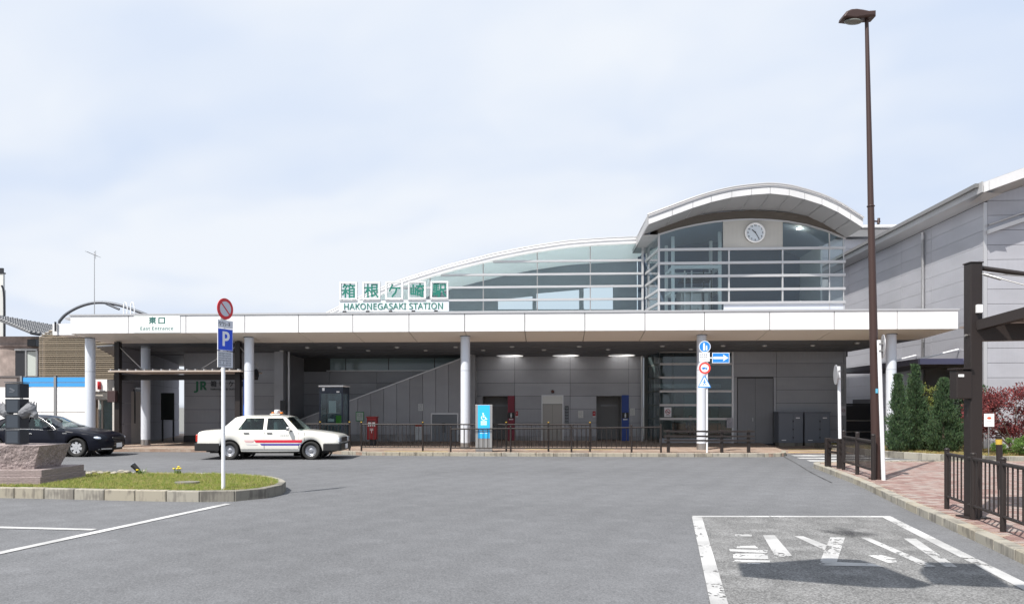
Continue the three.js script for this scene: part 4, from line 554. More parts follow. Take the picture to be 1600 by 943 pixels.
{
  const w = 9, a = su(60, w), b = su(186, w), y1 = sy(120, 511, w), scr = stThing('louvre_building', 'building screened by brown horizontal slats behind the canopy end', 'building', a, 0, w), W = b - a, arc = (x) => y1 - 0.42 * Math.pow(clamp(1 - x / 1.4), 2) + 0.0;
  part(scr, 'wall', extr([[0, 0], [W, 0], [W, y1 - 0.1], [1.4, y1 - 0.1], [0.5, y1 - 0.28], [0, y1 - 0.55]], 0.2).translate(0, 0, -0.5), std(rgb(0.10, 0.075, 0.055), 0.8));
  for (const [u, h] of [[0.03, y1 - 0.5], [0.9, y1 - 0.2], [1.9, y1 - 0.08], [2.9, y1 - 0.08], [W - 0.03, y1 - 0.08]]) part(scr, 'screen_post', bx(u - 0.03, u + 0.03, 0, h, -0.06, -0.14), M.louvre);
  const sm = [std(rgb(0.225, 0.190, 0.140), 0.75), std(rgb(0.185, 0.155, 0.115), 0.75), std(rgb(0.265, 0.222, 0.165), 0.75)];
  for (let y = 2.2, k = 0; y < y1 - 0.05; y += 0.105, k++) { const x0 = y > y1 - 0.5 ? 1.4 * (1 - Math.sqrt(Math.max(0, (y1 - y) / 0.5))) * 0.9 : 0; part(scr, 'slat', box(W - x0, 0.055, 0.03, x0 + (W - x0) / 2, y, -0.02), sm[k % 3]); }
  part(scr, 'arched_cap', tube([V(-0.02, y1 - 0.48, -0.1), V(0.5, y1 - 0.2, -0.1), V(1.1, y1 - 0.02, -0.1), V(1.7, y1 + 0.02, -0.1), V(W, y1 + 0.02, -0.1)], 0.05), M.alu);
  // steel arches above the canopy
  const at = 44, P = (x, y) => AT(x, y, at), ar = thing('steel_arch', 'grey steel double arch rising behind the left end of the canopy', 'arch', AT(165, 636, at).setY(0)), o = ar.position, q = (l, dz = 0) => l.map(([x, y]) => { const v = P(x, y).sub(o); v.z += dz; return v; }), am = std(rgb(0.11, 0.12, 0.14), 0.5, 0.3);
  part(ar, 'front_arch', tube(q([[92, 502], [101, 492], [120, 480.5], [142, 473.5], [162, 472.5], [184, 476], [206, 483], [232, 493], [246, 500]]), 0.09, 60), am); part(ar, 'rear_arch', tube(q([[135, 500], [150, 490], [165, 484.5], [182, 482], [200, 486], [222, 495]], -2.5), 0.075, 50), am); part(ar, 'strut', rod(...q([[165, 474], [186, 483]]), 0.07), am);
  for (const [x, y] of [[92, 502], [246, 500]]) { const v = P(x, y).sub(o); part(ar, 'arch_post', rod(V(v.x, 0.1, v.z), v, 0.08), am); }
  const an = thing('antenna', 'thin television antenna mast above the left end of the canopy', 'antenna', SW(su(147, 3), fTop - 0.17, 3)), ah = sy(147, 393, 3) - fTop + 0.17; part(an, 'mast', cyl(0.018, 0.012, ah, 0, 0, 0, 8), M.steel); part(an, 'boom', rod(V(-0.25, ah - 0.02, 0.1), V(0.1, ah - 0.18, -0.1), 0.012), M.steel); for (let k = 0; k < 5; k++) part(an, 'element', rod(V(-0.22 + k * 0.08, ah - 0.04 - k * 0.035, 0.3), V(-0.22 + k * 0.08, ah - 0.04 - k * 0.035, -0.3), 0.008), M.steel); part(an, 'element', rod(V(0.05, ah + 0.04, 0), V(0.05, ah - 0.3, 0), 0.01), M.steel);
}
{ // white and blue hoarding
  const w = 2.3, a = su(33, w), b = su(145, w), h0 = FL, hd = stThing('hoarding', 'white panel hoarding with two blue stripes along its top', 'fence', a, 0, w), x = (px) => su(px, w) - a, y = (py) => sy(90, py, w), blue = std(rgb(0.05, 0.30, 0.66), 0.4);
  for (const [p, q] of [[35, 84], [88, 139.5]]) { for (const [y0, y1, m] of [[597, 589, blue], [604, 597.5, blue], [643.5, 604.5, M.signWhite], [0, 644, M.signWhite]]) part(hd, m === blue ? 'blue_panel' : 'white_panel', bx(x(p), x(q), y0 ? y(y0) + 0.006 : h0 + 0.1, y(y1) - 0.006, 0, -0.04), m); }
  part(hd, 'white_panel', bx(x(-40), x(31), h0 + 0.1, y(604.5), 0, -0.04), M.signWhite);
  for (const [p, q] of [[31.5, 34.5], [84.2, 87.8], [139.8, 145]]) part(hd, 'post', bx(x(p), x(q), h0, y(587), 0.04, -0.06), M.steel);
  const kb = stThing('police_box', 'small white booth with a red lamp and glass door', 'booth', su(148, 2.8), FL, 2.8), X = (px) => su(px, 2.8) - su(148, 2.8), Y = (py) => sy(165, py, 2.8) - FL;
  part(kb, 'wall', [bx(X(146), X(179), 0, Y(610), -0.3, -2.2), bx(X(175), X(180), 0, Y(605), 0, -0.3)], std(rgb(0.50, 0.48, 0.46), 0.7)); part(kb, 'sign_box', bx(X(147), X(169), Y(611), Y(592.5), 0.1, -0.4), M.signWhite); part(kb, 'red_lamp', rbx(0.09, 0.33, 0.12, 0.02, X(158), Y(602), 0.16), M.signRed); part(kb, 'lintel', bx(X(147), X(174.5), Y(624), Y(612), 0.02, -0.29), std(rgb(0.46, 0.44, 0.40), 0.7)); const dr = part(kb, 'door', bx(X(150), X(173), 0.02, Y(625), -0.2, -0.24), M.glassDark); part(dr, 'door_frame', [bx(X(154), X(156), 0.02, Y(625), -0.16, -0.25), bx(X(172), X(174), 0.02, Y(625), -0.16, -0.25), bx(X(150), X(174), 0.02, 0.3, -0.15, -0.25)], std(rgb(0.38, 0.35, 0.32), 0.5));
}
// shelter on the left with dark posts
{
  const w = 1.35, pA = su(184, w), pB = su(372, w), sh = stThing('taxi_shelter', 'low shelter with slim ribbed roof between two dark posts', 'shelter', (pA + pB) / 2, FL, w), c = (pA + pB) / 2, rf = sy(280, 581, w) - FL, ptop = CH0 + 0.02 - FL;
  for (const u of [pA, pB]) part(sh, 'post', bx(u - c - 0.1, u - c + 0.1, 0, ptop, 0.1, -0.1), M.brown);
  const r0 = pA - c + 0.05, r1 = su(388, w) - c, roof = part(sh, 'roof', bx(r0, r1, rf - 0.02, rf + 0.03, 0.75, -1.4), std(rgb(0.50, 0.42, 0.36), 0.5)); for (let k = 0; k < 16; k++) { const u = mix(r0 + 0.1, r1 - 0.1, k / 15); part(roof, 'rib', box(0.05, 0.05, 2.16, u, rf + 0.056, -0.325), M.alu); }
  part(sh, 'beam', [bar(V(r0 - 0.3, rf - 0.2, -0.16), V(r1 + 0.3, rf - 0.2, -0.16), 0.1, 0.22)], M.brown); part(sh, 'lamp_housing', merge([cyl(0.16, 0.19, 0.55, 0, -0.27, 0, 16).rotateZ(-1.45).translate(r1 + 0.1, rf - 0.1, 0.1)]), M.dark);
  for (const [x0, x1] of [[pA - c, pA - c + 1.2], [pB - c, pB - c + 1.0], [pB - c, pB - c - 1.3]]) part(sh, 'tie_rod', rod(V(x0, rf + 1.05, 0), V(x1, rf + 0.1, 0.4), 0.02), M.steel);
  part(sh, 'meter_box', rbx(0.32, 0.46, 0.2, 0.015, pA - c - 0.12, sy(180, 619, w) - FL, 0.17), std(rgb(0.06, 0.035, 0.035), 0.4)); part(sh, 'banner', bx(pB - c + 0.2, pB - c + 0.3, 0.9, 2.9, 0.01, -0.01), M.signBlue);
}
// dark slab shelter on the right with its post, beam, tie bar and meter box
{
  const b = G(1521, 809, 0.11), t = -b.z, y = (py) => EYE + (HY - py) / F * t, sh = thing('shelter_post', 'dark brown steel shelter post with beam and box on the right pavement', 'shelter', b.clone().setY(0.11)), H = y(412) - 0.11;
  part(sh, 'post', rbx(0.17, H, 0.17, 0.01, 0, H / 2, 0), M.brown); part(sh, 'base_plate', rbx(0.32, 0.03, 0.32, 0.008, 0, 0.015, 0), M.brown); part(sh, 'cap', bx(-0.095, 0.095, H, H + 0.015, 0.095, -0.095), M.brown);
  part(sh, 'beam', [bar(V(0.06, y(520) - 0.11, 0), V(2.9, y(517) - 0.11, 0.3), 0.16, 0.24)], M.brown); part(sh, 'bracket', bar(V(0.05, y(509) - 0.11, 0.05), V(1.3, y(470) - 0.11 + 0.12, 2.4), 0.14, 0.14), M.brown);
  part(sh, 'tie_bar', rod(V(0.08, y(418) - 0.11, 0), V(2.6, y(452) - 0.11 - 0.2, 0.6), 0.035), M.brown); part(sh, 'cable', [rod(V(0.05, y(427) - 0.11, 0.05), V(1.1, y(490) - 0.11, 0.9), 0.008), rod(V(0.05, y(427) - 0.11, 0.05), V(2.6, y(465) - 0.11, 0.7), 0.008)], M.steel); part(sh, 'turnbuckle', rod(V(0.10, y(430) - 0.11, 0.09), V(0.26, y(440) - 0.11, 0.22), 0.022), M.steel);
  part(sh, 'roof_panel', bx(0.35, 3.2, y(517) + 0.02, y(517) + 0.05, 1.0, -0.9), std(rgb(0.24, 0.2, 0.18), 0.5));
  const mb = part(sh, 'meter_box', rbx(0.22, 0.4, 0.18, 0.012, -0.19, y(601) - 0.11, 0.02), M.brown); part(mb, 'box_lid', bx(-0.32, -0.06, y(577) - 0.11, y(577) - 0.09, 0.13, -0.09), M.brown); part(mb, 'label', bx(-0.28, -0.2, y(589) - 0.11, y(585) - 0.11, 0.116, 0.111), M.signWhite); part(sh, 'camera', rbx(0.08, 0.12, 0.06, 0.012, 0.02, y(484) - 0.11, 0.11), M.signWhite); part(sh, 'bolt', rod(V(-0.12, y(524) - 0.11, 0), V(-0.085, y(524) - 0.11, 0), 0.02), M.steel);
}
// roof wings of the next shelter, out of the picture: they throw the two shadows on the parking bay
{
  const z = (l) => l.map(([x, y]) => G(1060 + x / 2.963, 760 + y / 2.963)), hp = 5, off = V(SUN.x / SUN.y * hp, 0, SUN.z / SUN.y * hp), wing = thing('shelter_wings', 'two roof wings of a cantilever shelter standing out of the picture', 'shelter', V(6.6, 0.11, -4.9));
  for (const l of [[[280, 355], [300, 415], [600, 440], [900, 465], [1100, 470], [1180, 455], [1060, 415], [960, 375], [850, 340], [690, 333], [430, 352]], [[1150, 350], [1120, 395], [1180, 450], [1400, 462], [1545, 466], [1460, 410], [1380, 358]]]) part(wing, 'roof_wing', slab(z(l).map((p) => p.add(off).sub(wing.position)), hp - 0.15, hp - 0.11), std(rgb(0.3, 0.3, 0.32), 0.5));
  part(wing, 'arm', bx(-4.2, 0.1, hp - 0.13, hp + 0.02, 0.86, 0.72), M.brown); part(wing, 'post', rbx(0.2, hp + 0.3, 0.2, 0.01, 0.1, (hp + 0.3) / 2, 0.79), M.brown);
}
// ---------- station name on the canopy ----------
{
  const w = 0.35, a = su(530, w), b = su(701.5, w), y0 = fTop + 0.02, y = (py) => sy(615, py, w), sg = stThing('station_name_sign', 'green station name in white frames above HAKONEGASAKI STATION board on canopy', 'sign', (a + b) / 2, y0, w), c = (a + b) / 2;
  part(sg, 'name_board', rbx(b - a, y(469.5) - y(487), 0.06, 0.01, 0, (y(469.5) + y(487)) / 2 - y0, 0), std(rgb(0.62, 0.66, 0.70), 0.45));
  const tx = text('HAKONEGASAKI STATION', y(473.5) - y(483), 0.02, su(692, w) - su(538, w)); part(sg, 'lettering', tx.translate(su(538, w) - c, y(483) - y0, 0.03), M.green);
  [['hako', 531], ['ne', 567], ['ke', 602.5], ['saki', 638], ['eki', 673]].forEach(([g, px], i) => {
    const s = y(440) - y(467.5), x = su(px, w) - c, yb = y(467.5) - y0, th = 0.05, d = 0.14;
    const fr = part(sg, 'character_frame', [bx(x, x + s, yb, yb + th, d / 2, -d / 2), bx(x, x + s, yb + s - th, yb + s, d / 2, -d / 2), bx(x, x + th, yb + th, yb + s - th, d / 2, -d / 2), bx(x + s - th, x + s, yb + th, yb + s - th, d / 2, -d / 2)], M.signWhite);
    part(fr, 'backing', bx(x + th, x + s - th, yb + th, yb + s - th, -0.045, -0.055), phys({ color: rgb(0.97, 0.98, 0.98), roughness: 0.02, transmission: 1, thickness: 0 }));
    part(fr, 'character', glyphGeo(g, s * 0.76, 11, 0.03).translate(x + s * 0.12, yb + s * 0.12, 0.0), M.green);
    part(fr, 'bracket', [bx(x + 0.05, x + 0.1, y(469.5) - y0, yb, 0.03, -0.05), bx(x + s - 0.1, x + s - 0.05, y(469.5) - y0, yb, 0.03, -0.05), bx(x, x + s, yb - 0.06, yb - 0.03, 0.06, -0.06)], M.alu);
    part(sg, 'spotlight', merge([rbx(0.13, 0.07, 0.11, 0.02, x + 0.22, 0.06, 0.16), cyl(0.015, 0.015, 0.06, x + 0.22, -0.02, 0.16)]), M.dark);
  });
  part(sg, 'support', [0.1, 0.5, 0.9].map((k) => bx(mix(a, b, k) - c - 0.03, mix(a, b, k) - c + 0.03, -0.25, y(470) - y0, -0.04, -0.1)), M.alu);
}
{ // east entrance plate
  const w = 0, a = su(209, w), b = su(281, w), h = fTop - fBot - 0.06, t = print(560, 232, (c, W, H) => { c.fillStyle = '#dfe4e2'; c.fillRect(0, 0, W, H); c.strokeStyle = '#2a5f5b'; drawGlyph(c, 'higashi', 178, 14, 100, 14); drawGlyph(c, 'guchi', 290, 14, 100, 15); c.fillStyle = '#376264'; c.font = 'bold 62px sans-serif'; c.textAlign = 'center'; c.fillText('East Entrance', W / 2, 196); });
  const sg = stThing('entrance_sign', 'pale plate reading East Entrance on the left of the white fascia', 'sign', (a + b) / 2, fBot + h / 2 + 0.01, 0), m = board(b - a, h, 0.02, paper(t, 0.5), M.signWhite); m.name = 'plate'; m.position.z = 0.012; sg.add(m);
}
{ // railway sign under the canopy
  const w = 5.7, sg = stThing('railway_sign', 'dim JR sign with station name on the grey wall under the canopy', 'sign', su(303, w), sy(330, 609, w), w), s = sy(330, 594.5, w) - sy(330, 609, w); part(sg, 'logo', text('JR', s * 0.95, 0.03, su(326, w) - su(306, w), fontB), std(rgb(0.01, 0.13, 0.06), 0.5));
  ['hako', 'ne', 'ke', 'saki', 'eki'].forEach((g, i) => part(sg, 'character', glyphGeo(g, s * 0.62, 11, 0.03).translate(su(329 + i * 14, w) - su(303, w), s * 0.35, 0.0), M.dark)); part(sg, 'name_strip', text('Hakonegasaki Station', s * 0.2, 0.02, su(372, w) - su(330, w)).translate(su(329, w) - su(303, w), 0, 0), M.dark);
}
// clock on the tower
{
  const w = BW, ck = stThing('wall_clock', 'round white clock on the tower panel showing twenty five past ten', 'clock', su(1179, w), sy(1179, 364.3, w), w - 0.035), r = 0.44;
  part(ck, 'case', new THREE.CylinderGeometry(r, r, 0.09, 48).rotateX(Math.PI / 2).translate(0, 0, 0.05), M.steel); part(ck, 'rim', new THREE.TorusGeometry(r - 0.035, 0.045, 12, 48).translate(0, 0, 0.1), M.signWhite); part(ck, 'face', new THREE.CylinderGeometry(r - 0.05, r - 0.05, 0.012, 48).rotateX(Math.PI / 2).translate(0, 0, 0.1), std(rgb(0.62, 0.68, 0.74), 0.5));
  for (let k = 1; k <= 12; k++) { const a = Math.PI / 2 - k * Math.PI / 6, g = text(String(k), 0.075, 0.006, 0, fontB); g.computeBoundingBox(); const bb = g.boundingBox; part(ck, 'numeral', g.translate(Math.cos(a) * 0.315 - (bb.max.x + bb.min.x) / 2, Math.sin(a) * 0.315 - 0.037, 0.107), M.dark); }
  const hand = (ang, l, wd) => box(wd, l * 1.18, 0.008, 0, l * 0.42, 0).rotateZ(-ang); part(ck, 'hour_hand', hand((10 + 25 / 60) * Math.PI / 6, 0.19, 0.034).translate(0, 0, 0.122), M.dark); part(ck, 'minute_hand', hand(25 * Math.PI / 30, 0.29, 0.024).translate(0, 0, 0.133), M.dark); part(ck, 'hub', new THREE.CylinderGeometry(0.025, 0.025, 0.03, 16).rotateX(Math.PI / 2).translate(0, 0, 0.13), M.dark);
}
// ---------- traffic signs ----------
const disc = (r, d, z) => new THREE.CylinderGeometry(r, r, d, 40).rotateX(Math.PI / 2).translate(0, 0, z);
const plate = (root, name, w, h, y, z, f, W = 256) => { const m = board(w, h, 0.012, paper(print(W, Math.round(W * h / w), f), 0.5), M.signWhite); m.name = name; m.position.set(0, y, z); root.add(m); return m; };
{
  const b = G(348.5, 766, 0.165), t = -b.z, y = (py) => EYE + (HY - py) / F * t - 0.165, sg = thing('parking_sign', 'white pole with round red no parking sign and blue P sign on the island', 'sign', b, 1.17);
  part(sg, 'pole', cyl(0.034, 0.034, y(474), 0, 0, 0, 20), M.poleWhite); part(sg, 'pole_cap', new THREE.SphereGeometry(0.034, 16, 8).translate(0, y(474), 0), M.steel);
  const R = (y(466) - y(499)) / 2, yc = y(482.5), d = part(sg, 'round_sign', disc(R, 0.012, 0.045).translate(0, yc, 0), M.signRed); part(d, 'sign_field', disc(R * 0.70, 0.004, 0.053).translate(0, yc, 0), std(rgb(0.50, 0.53, 0.60), 0.45)); part(d, 'slash', box(R * 1.42, R * 0.12, 0.003, 0, 0, 0.0575).rotateZ(-Math.PI / 4).translate(0, yc, 0), M.signRed);
  const pw = 0.37; plate(sg, 'sub_plate', pw, y(500.5) - y(512.5), (y(500.5) + y(512.5)) / 2, 0.045, (c, W, H) => { c.fillStyle = '#c9cdd6'; c.fillRect(0, 0, W, H); c.strokeStyle = '#2a2d3a'; c.lineWidth = 7; const k = H / 118; const st2 = [[[44, 22], [22, 62]], [[38, 38], [66, 38], [44, 92]], [[36, 56], [56, 66]], [[92, 22], [76, 58]], [[90, 40], [112, 40], [96, 92]], [[124, 34], [136, 44]], [[122, 56], [134, 64]], [[124, 92], [150, 58]], [[156, 60], [176, 60]]]; for (const p of st2) { c.beginPath(); p.forEach(([x, q], i) => c[i ? 'lineTo' : 'moveTo'](x - 6, q * k)); c.stroke(); } c.fillStyle = '#2a2d3a'; lines(c, 176, 22 * k, 74, 74 * k, 1, 1, 3); });
  plate(sg, 'parking_plate', pw, y(513.5) - y(547.5), (y(513.5) + y(547.5)) / 2, 0.045, (c, W, H) => { c.fillStyle = '#1747c9'; c.fillRect(0, 0, W, H); c.strokeStyle = '#d8dce4'; c.lineWidth = 5; c.strokeRect(6, 6, W - 12, H - 12); c.fillStyle = '#d8dce4'; c.font = 'bold 262px sans-serif'; c.textAlign = 'center'; c.fillText('P', W / 2 + 6, H * 0.80); });
  plate(sg, 'hours_plate', pw, y(549) - y(574), (y(549) + y(574)) / 2, 0.045, (c, W, H) => { c.fillStyle = '#b9bdc6'; c.fillRect(0, 0, W, H); c.fillStyle = '#2c2f3a'; lines(c, 16, 14, W - 28, H - 26, 6, 0.93, 11); });
  part(sg, 'clamp', [0.25, 0.5, 0.8].map((k) => box(0.1, 0.03, 0.06, 0, mix(y(570), y(480), k), 0.01)), M.steel);
}
{
  const w = -1.05, sg = stThing('crossing_sign_post', 'white post carrying blue, red ringed and triangular signs with an arrow board', 'sign', su(1105, w), FL, w), y = (py) => sy(1105, py, w) - FL, x = (px) => su(px, w) - su(1105, w);
  part(sg, 'pole', cyl(0.033, 0.033, y(533), 0, 0, 0, 16), M.poleWhite);
  const rnd1 = (name, cx, cy, r, f) => { const m = new THREE.Mesh(new THREE.CylinderGeometry(r, r, 0.012, 36).rotateY(Math.PI / 2), [M.signWhite, paper(print(256, 256, f), 0.5), M.signWhite]); m.rotation.x = Math.PI / 2; m.name = name; m.position.set(x(cx), y(cy), 0.045); sg.add(m); return m; };
  rnd1('round_blue_sign', 1101, 541.5, 0.2, (c) => { c.fillStyle = '#e8edf4'; c.fillRect(0, 0, 256, 256); c.fillStyle = '#1f7fe0'; c.beginPath(); c.arc(128, 128, 116, 0, 7); c.fill(); c.fillStyle = '#eef4fa'; c.beginPath(); c.arc(112, 66, 20, 0, 7); c.fill(); c.fillRect(92, 88, 42, 72); c.fillRect(92, 150, 18, 66); c.fillRect(116, 150, 18, 66); c.beginPath(); c.arc(168, 118, 15, 0, 7); c.fill(); c.fillRect(152, 134, 32, 44); c.fillRect(152, 170, 13, 42); c.fillRect(170, 170, 13, 42); });
  const pl = plate(sg, 'sub_plate', 0.36, 0.32, y(557.5), 0.045, (c, W, H) => { c.fillStyle = '#e4e6ea'; c.fillRect(0, 0, W, H); c.fillStyle = '#4a4d55'; lines(c, 24, 34, W - 50, H * 0.5, 2, 1, 21); lines(c, 60, H * 0.7, W - 110, H * 0.16, 1, 1, 23); }); pl.position.x = x(1100.5);
  rnd1('round_red_sign', 1101, 574.8, 0.2, (c) => { c.fillStyle = '#e8443a'; c.fillRect(0, 0, 256, 256); c.fillStyle = '#eceff4'; c.beginPath(); c.arc(128, 128, 88, 0, 7); c.fill(); c.fillStyle = '#2a78d0'; c.fillRect(70, 108, 74, 46); c.fillRect(148, 122, 38, 32); c.beginPath(); c.arc(94, 156, 12, 0, 7); c.arc(164, 156, 12, 0, 7); c.fill(); });
  const tri = plate(sg, 'crossing_sign', 0.40, 0.42, y(596), 0.045, (c, W, H) => { c.fillStyle = '#3f8fe6'; c.fillRect(0, 0, W, H); c.fillStyle = '#eef4fa'; c.beginPath(); c.moveTo(W / 2, H * 0.1); c.lineTo(W * 0.95, H * 0.9); c.lineTo(W * 0.05, H * 0.9); c.fill(); c.fillStyle = '#2f7fdc'; c.beginPath(); c.arc(W * 0.5, H * 0.36, 14, 0, 7); c.fill(); c.fillRect(W * 0.46, H * 0.42, 22, 54); c.lineWidth = 16; c.strokeStyle = '#2f7fdc'; for (const [a, b] of [[[0.5, 0.6], [0.36, 0.84]], [[0.5, 0.6], [0.66, 0.84]], [[0.5, 0.46], [0.34, 0.6]], [[0.5, 0.46], [0.66, 0.58]]]) { c.beginPath(); c.moveTo(a[0] * W, a[1] * H); c.lineTo(b[0] * W, b[1] * H); c.stroke(); } });
  { // triangular outline
    const W2 = 0.21, s = new THREE.Shape([[-0.03, 0.2], [0.03, 0.2], [W2, -0.17], [W2, -0.21], [-W2, -0.21], [-W2, -0.17]].map(([a, b]) => new THREE.Vector2(a, b))), g = new THREE.ExtrudeGeometry(s, { depth: 0.012, bevelEnabled: false }), p = g.attributes.position, uv = g.attributes.uv; for (let i = 0; i < p.count; i++) uv.setXY(i, p.getX(i) / 0.42 + 0.5, p.getY(i) / 0.42 + 0.5); tri.geometry = g; tri.material = tri.material[4]; tri.position.x = x(1100.5); }
  const ar = plate(sg, 'arrow_board', x(1139.5) - x(1112.5), y(551) - y(567), y(559), 0.045, (c, W, H) => { c.fillStyle = '#e6ecf4'; c.fillRect(0, 0, W, H); c.fillStyle = '#1f7fe0'; c.fillRect(9, 9, W - 18, H - 18); c.fillStyle = '#eef2f8'; c.fillRect(22, H * 0.39, W * 0.6, H * 0.22); c.beginPath(); c.moveTo(W * 0.62, H * 0.16); c.lineTo(W * 0.94, H / 2); c.lineTo(W * 0.62, H * 0.84); c.lineTo(W * 0.70, H / 2); c.fill(); }, 320); ar.position.x = x(1126); part(sg, 'bracket', bx(0, x(1113), y(559) - 0.02, y(559) + 0.02, 0.035, 0.01), M.poleWhite);
}
// white posts with the backs of round signs, beside the crossing and the lamp post
{
  const b = G(1313.5, 731, 0.11), sg = thing('sign_post', 'white post with round sign seen edge on, behind the low railing', 'sign', b), y = (py) => EYE + (HY - py) / F * -b.z - 0.11; part(sg, 'pole', rod(V(0, 0, 0), V(-0.04, y(572), 0), 0.04, 16), M.poleWhite); const d = part(sg, 'round_sign', new THREE.CylinderGeometry(0.26, 0.26, 0.014, 36).rotateX(Math.PI / 2).rotateY(1.36).translate(-0.12, y(585), 0.0), M.alu); part(d, 'clamp', [box(0.1, 0.03, 0.1, -0.05, y(579), 0), box(0.1, 0.03, 0.1, -0.05, y(591), 0)], M.steel);
  const b2 = G(1381, 750, 0.11), s2 = thing('sign_post', 'leaning white post close beside the tall brown lamp post', 'sign', b2), y2 = (py) => EYE + (HY - py) / F * -b2.z - 0.11; part(s2, 'pole', rod(V(0, 0, 0), V(-0.10, y2(531), 0), 0.042, 16), M.poleWhite); const d2 = part(s2, 'round_sign', new THREE.CylinderGeometry(0.26, 0.26, 0.014, 36).rotateX(Math.PI / 2).rotateY(1.28).translate(-0.02, y2(541), 0.02), M.alu); part(d2, 'clamp', [box(0.1, 0.03, 0.1, -0.07, y2(537), 0), box(0.1, 0.03, 0.1, -0.07, y2(548), 0)], M.steel);
}
// ---------- lamp post ----------
{
  const b = G(1370.5, 748.5, 0.11), t = -b.z, y = (py) => EYE + (HY - py) / F * t - 0.11, x = (px) => (px - 1370.5) / F * t, lp = thing('street_lamp', 'tall brown street lamp with a single flat head', 'street lamp', b), mid = y(322), at = (py) => x(mix(1370.5, 1354.5, (748.5 - py) / (748.5 - 25)));
  part(lp, 'lower_pole', rod(V(0, 0, 0), V(at(322), mid, 0), 0.105, 24, 0.068), M.lamp); part(lp, 'upper_pole', rod(V(at(322), mid, 0), V(at(28), y(28), 0), 0.064, 24, 0.04), M.lamp); part(lp, 'joint_ring', new THREE.TorusGeometry(0.07, 0.015, 8, 24).rotateX(Math.PI / 2).translate(at(322), mid, 0), M.lamp); part(lp, 'base_plate', cyl(0.17, 0.17, 0.03, 0, 0, 0, 20), M.lamp);
  part(lp, 'side_bracket', [rod(V(at(345), y(345), 0), V(at(345) + 0.2, y(346), 0), 0.018), rod(V(at(345) + 0.17, y(341), 0), V(at(345) + 0.15, y(350), 0.02), 0.03)], M.lamp); part(lp, 'sticker', bx(-0.075, -0.03, y(614), y(607), 0.11, 0.095), std(rgb(0.12, 0.42, 0.6), 0.5)); part(lp, 'access_door', rbx(0.1, 0.4, 0.02, 0.008, 0, 0.75, 0.092), M.lamp);
  const hx = at(28), hy = y(30), hs = [[0.14, 0, 0.0], [0.14, 0.13, 0.0], [-0.02, 0.12, 0], [-0.14, 0.145, 0], [-0.28, 0.165, 0], [-0.40, 0.155, 0], [-0.50, 0.11, 0], [-0.555, 0.04, 0], [-0.57, -0.02, 0], [-0.30, -0.05, 0], [-0.05, -0.01, 0]];
  const head = part(lp, 'lamp_head', extr(hs.map(([a, c]) => [a, c]), 0.24, 0.035).translate(hx, hy, -0.12), M.lamp); part(head, 'lens', new THREE.SphereGeometry(1, 24, 12).scale(0.2, 0.05, 0.115).rotateZ(-0.03).translate(hx - 0.31, hy - 0.068, 0.03), std(rgb(0.16, 0.165, 0.15), 0.15));
}
// ---------- railings ----------
function railing(label, pts, { h = 1.0, hEnd = h, top = 0.93, low = 0.14, gap = 0.135, r = 0.034, cap, name = 'railing', barR = 0.011 }) {
  const o = pts[0].clone(), f = thing(name, label, 'railing', o), L = pts.map((p) => p.clone().sub(o)), n = L.length - 1, hh = L.map((p, i) => mix(h, hEnd, n ? i / n : 0)), pg = new THREE.CylinderGeometry(r, r, 1, 12).translate(0, 0.5, 0), bg = new THREE.CylinderGeometry(barR, barR, 1, 6).translate(0, 0.5, 0), cg = new THREE.SphereGeometry(r * 1.12, 12, 8).scale(1, 0.7, 1);
  L.forEach((p, i) => { const m = part(f, 'post', pg, M.brown, p); m.scale.y = hh[i]; const c = part(f, 'post_cap', cg, cap ?? M.brown, V(p.x, p.y + hh[i], p.z)); });
  for (let i = 0; i < n; i++) {
    const a = L[i], b = L[i + 1], up = (p, k) => V(p.x, p.y + k, p.z); part(f, 'top_rail', rod(up(a, hh[i] * top), up(b, hh[i + 1] * top), r * 0.72, 10), M.brown); part(f, 'bottom_rail', rod(up(a, low), up(b, low), r * 0.6, 10), M.brown);
    const k = Math.max(1, Math.round(a.distanceTo(b) / gap)); for (let j = 1; j < k; j++) { const q = a.clone().lerp(b, j / k); q.y += low; const m = part(f, 'baluster', bg, M.brown, q); m.scale.y = mix(hh[i], hh[i + 1], j / k) * top - low; }
  }
  return f;
}
const onSt = (pxs, w) => pxs.map((x) => SW(su(x, w), FL, w)), gold = std(rgb(0.40, 0.24, 0.03), 0.4, 0.6);
railing('dark railing behind the white taxi, beside the phone booth', onSt([455, 500, 546], -0.35), { h: 1.04, cap: gold, gap: 0.14 });
railing('tall dark railing with golden post caps in front of the stair wall and washrooms', onSt([564.5, 660.5, 757, 791, 857, 922], -0.75), { h: 1.04, cap: gold, gap: 0.15 });
railing('lower dark railing along the kerb in front of the washrooms', onSt([704, 798, 893, 987, 1033], -1.08), { h: 0.88, hEnd: 0.97, top: 0.92, gap: 0.17 });
railing('dark slatted railing at the foot of the tall lamp post', [G(1318.5, 734, 0.11), G(1340, 741, 0.11), G(1365, 750, 0.11)], { h: 0.98, gap: 0.10, r: 0.045, top: 0.86, low: 0.22, barR: 0.010 });
{ const a = G(1480, 795, 0.11), b = G(1521.5, 812, 0.11), c = G(1568, 831, 0.11), d = c.clone().sub(b); railing('dark railing along the kerb in the right foreground', [a, b, c, c.clone().add(d), c.clone().addScaledVector(d, 2)], { h: 0.93, gap: 0.155, r: 0.036, top: 0.93, low: 0.2 }); }
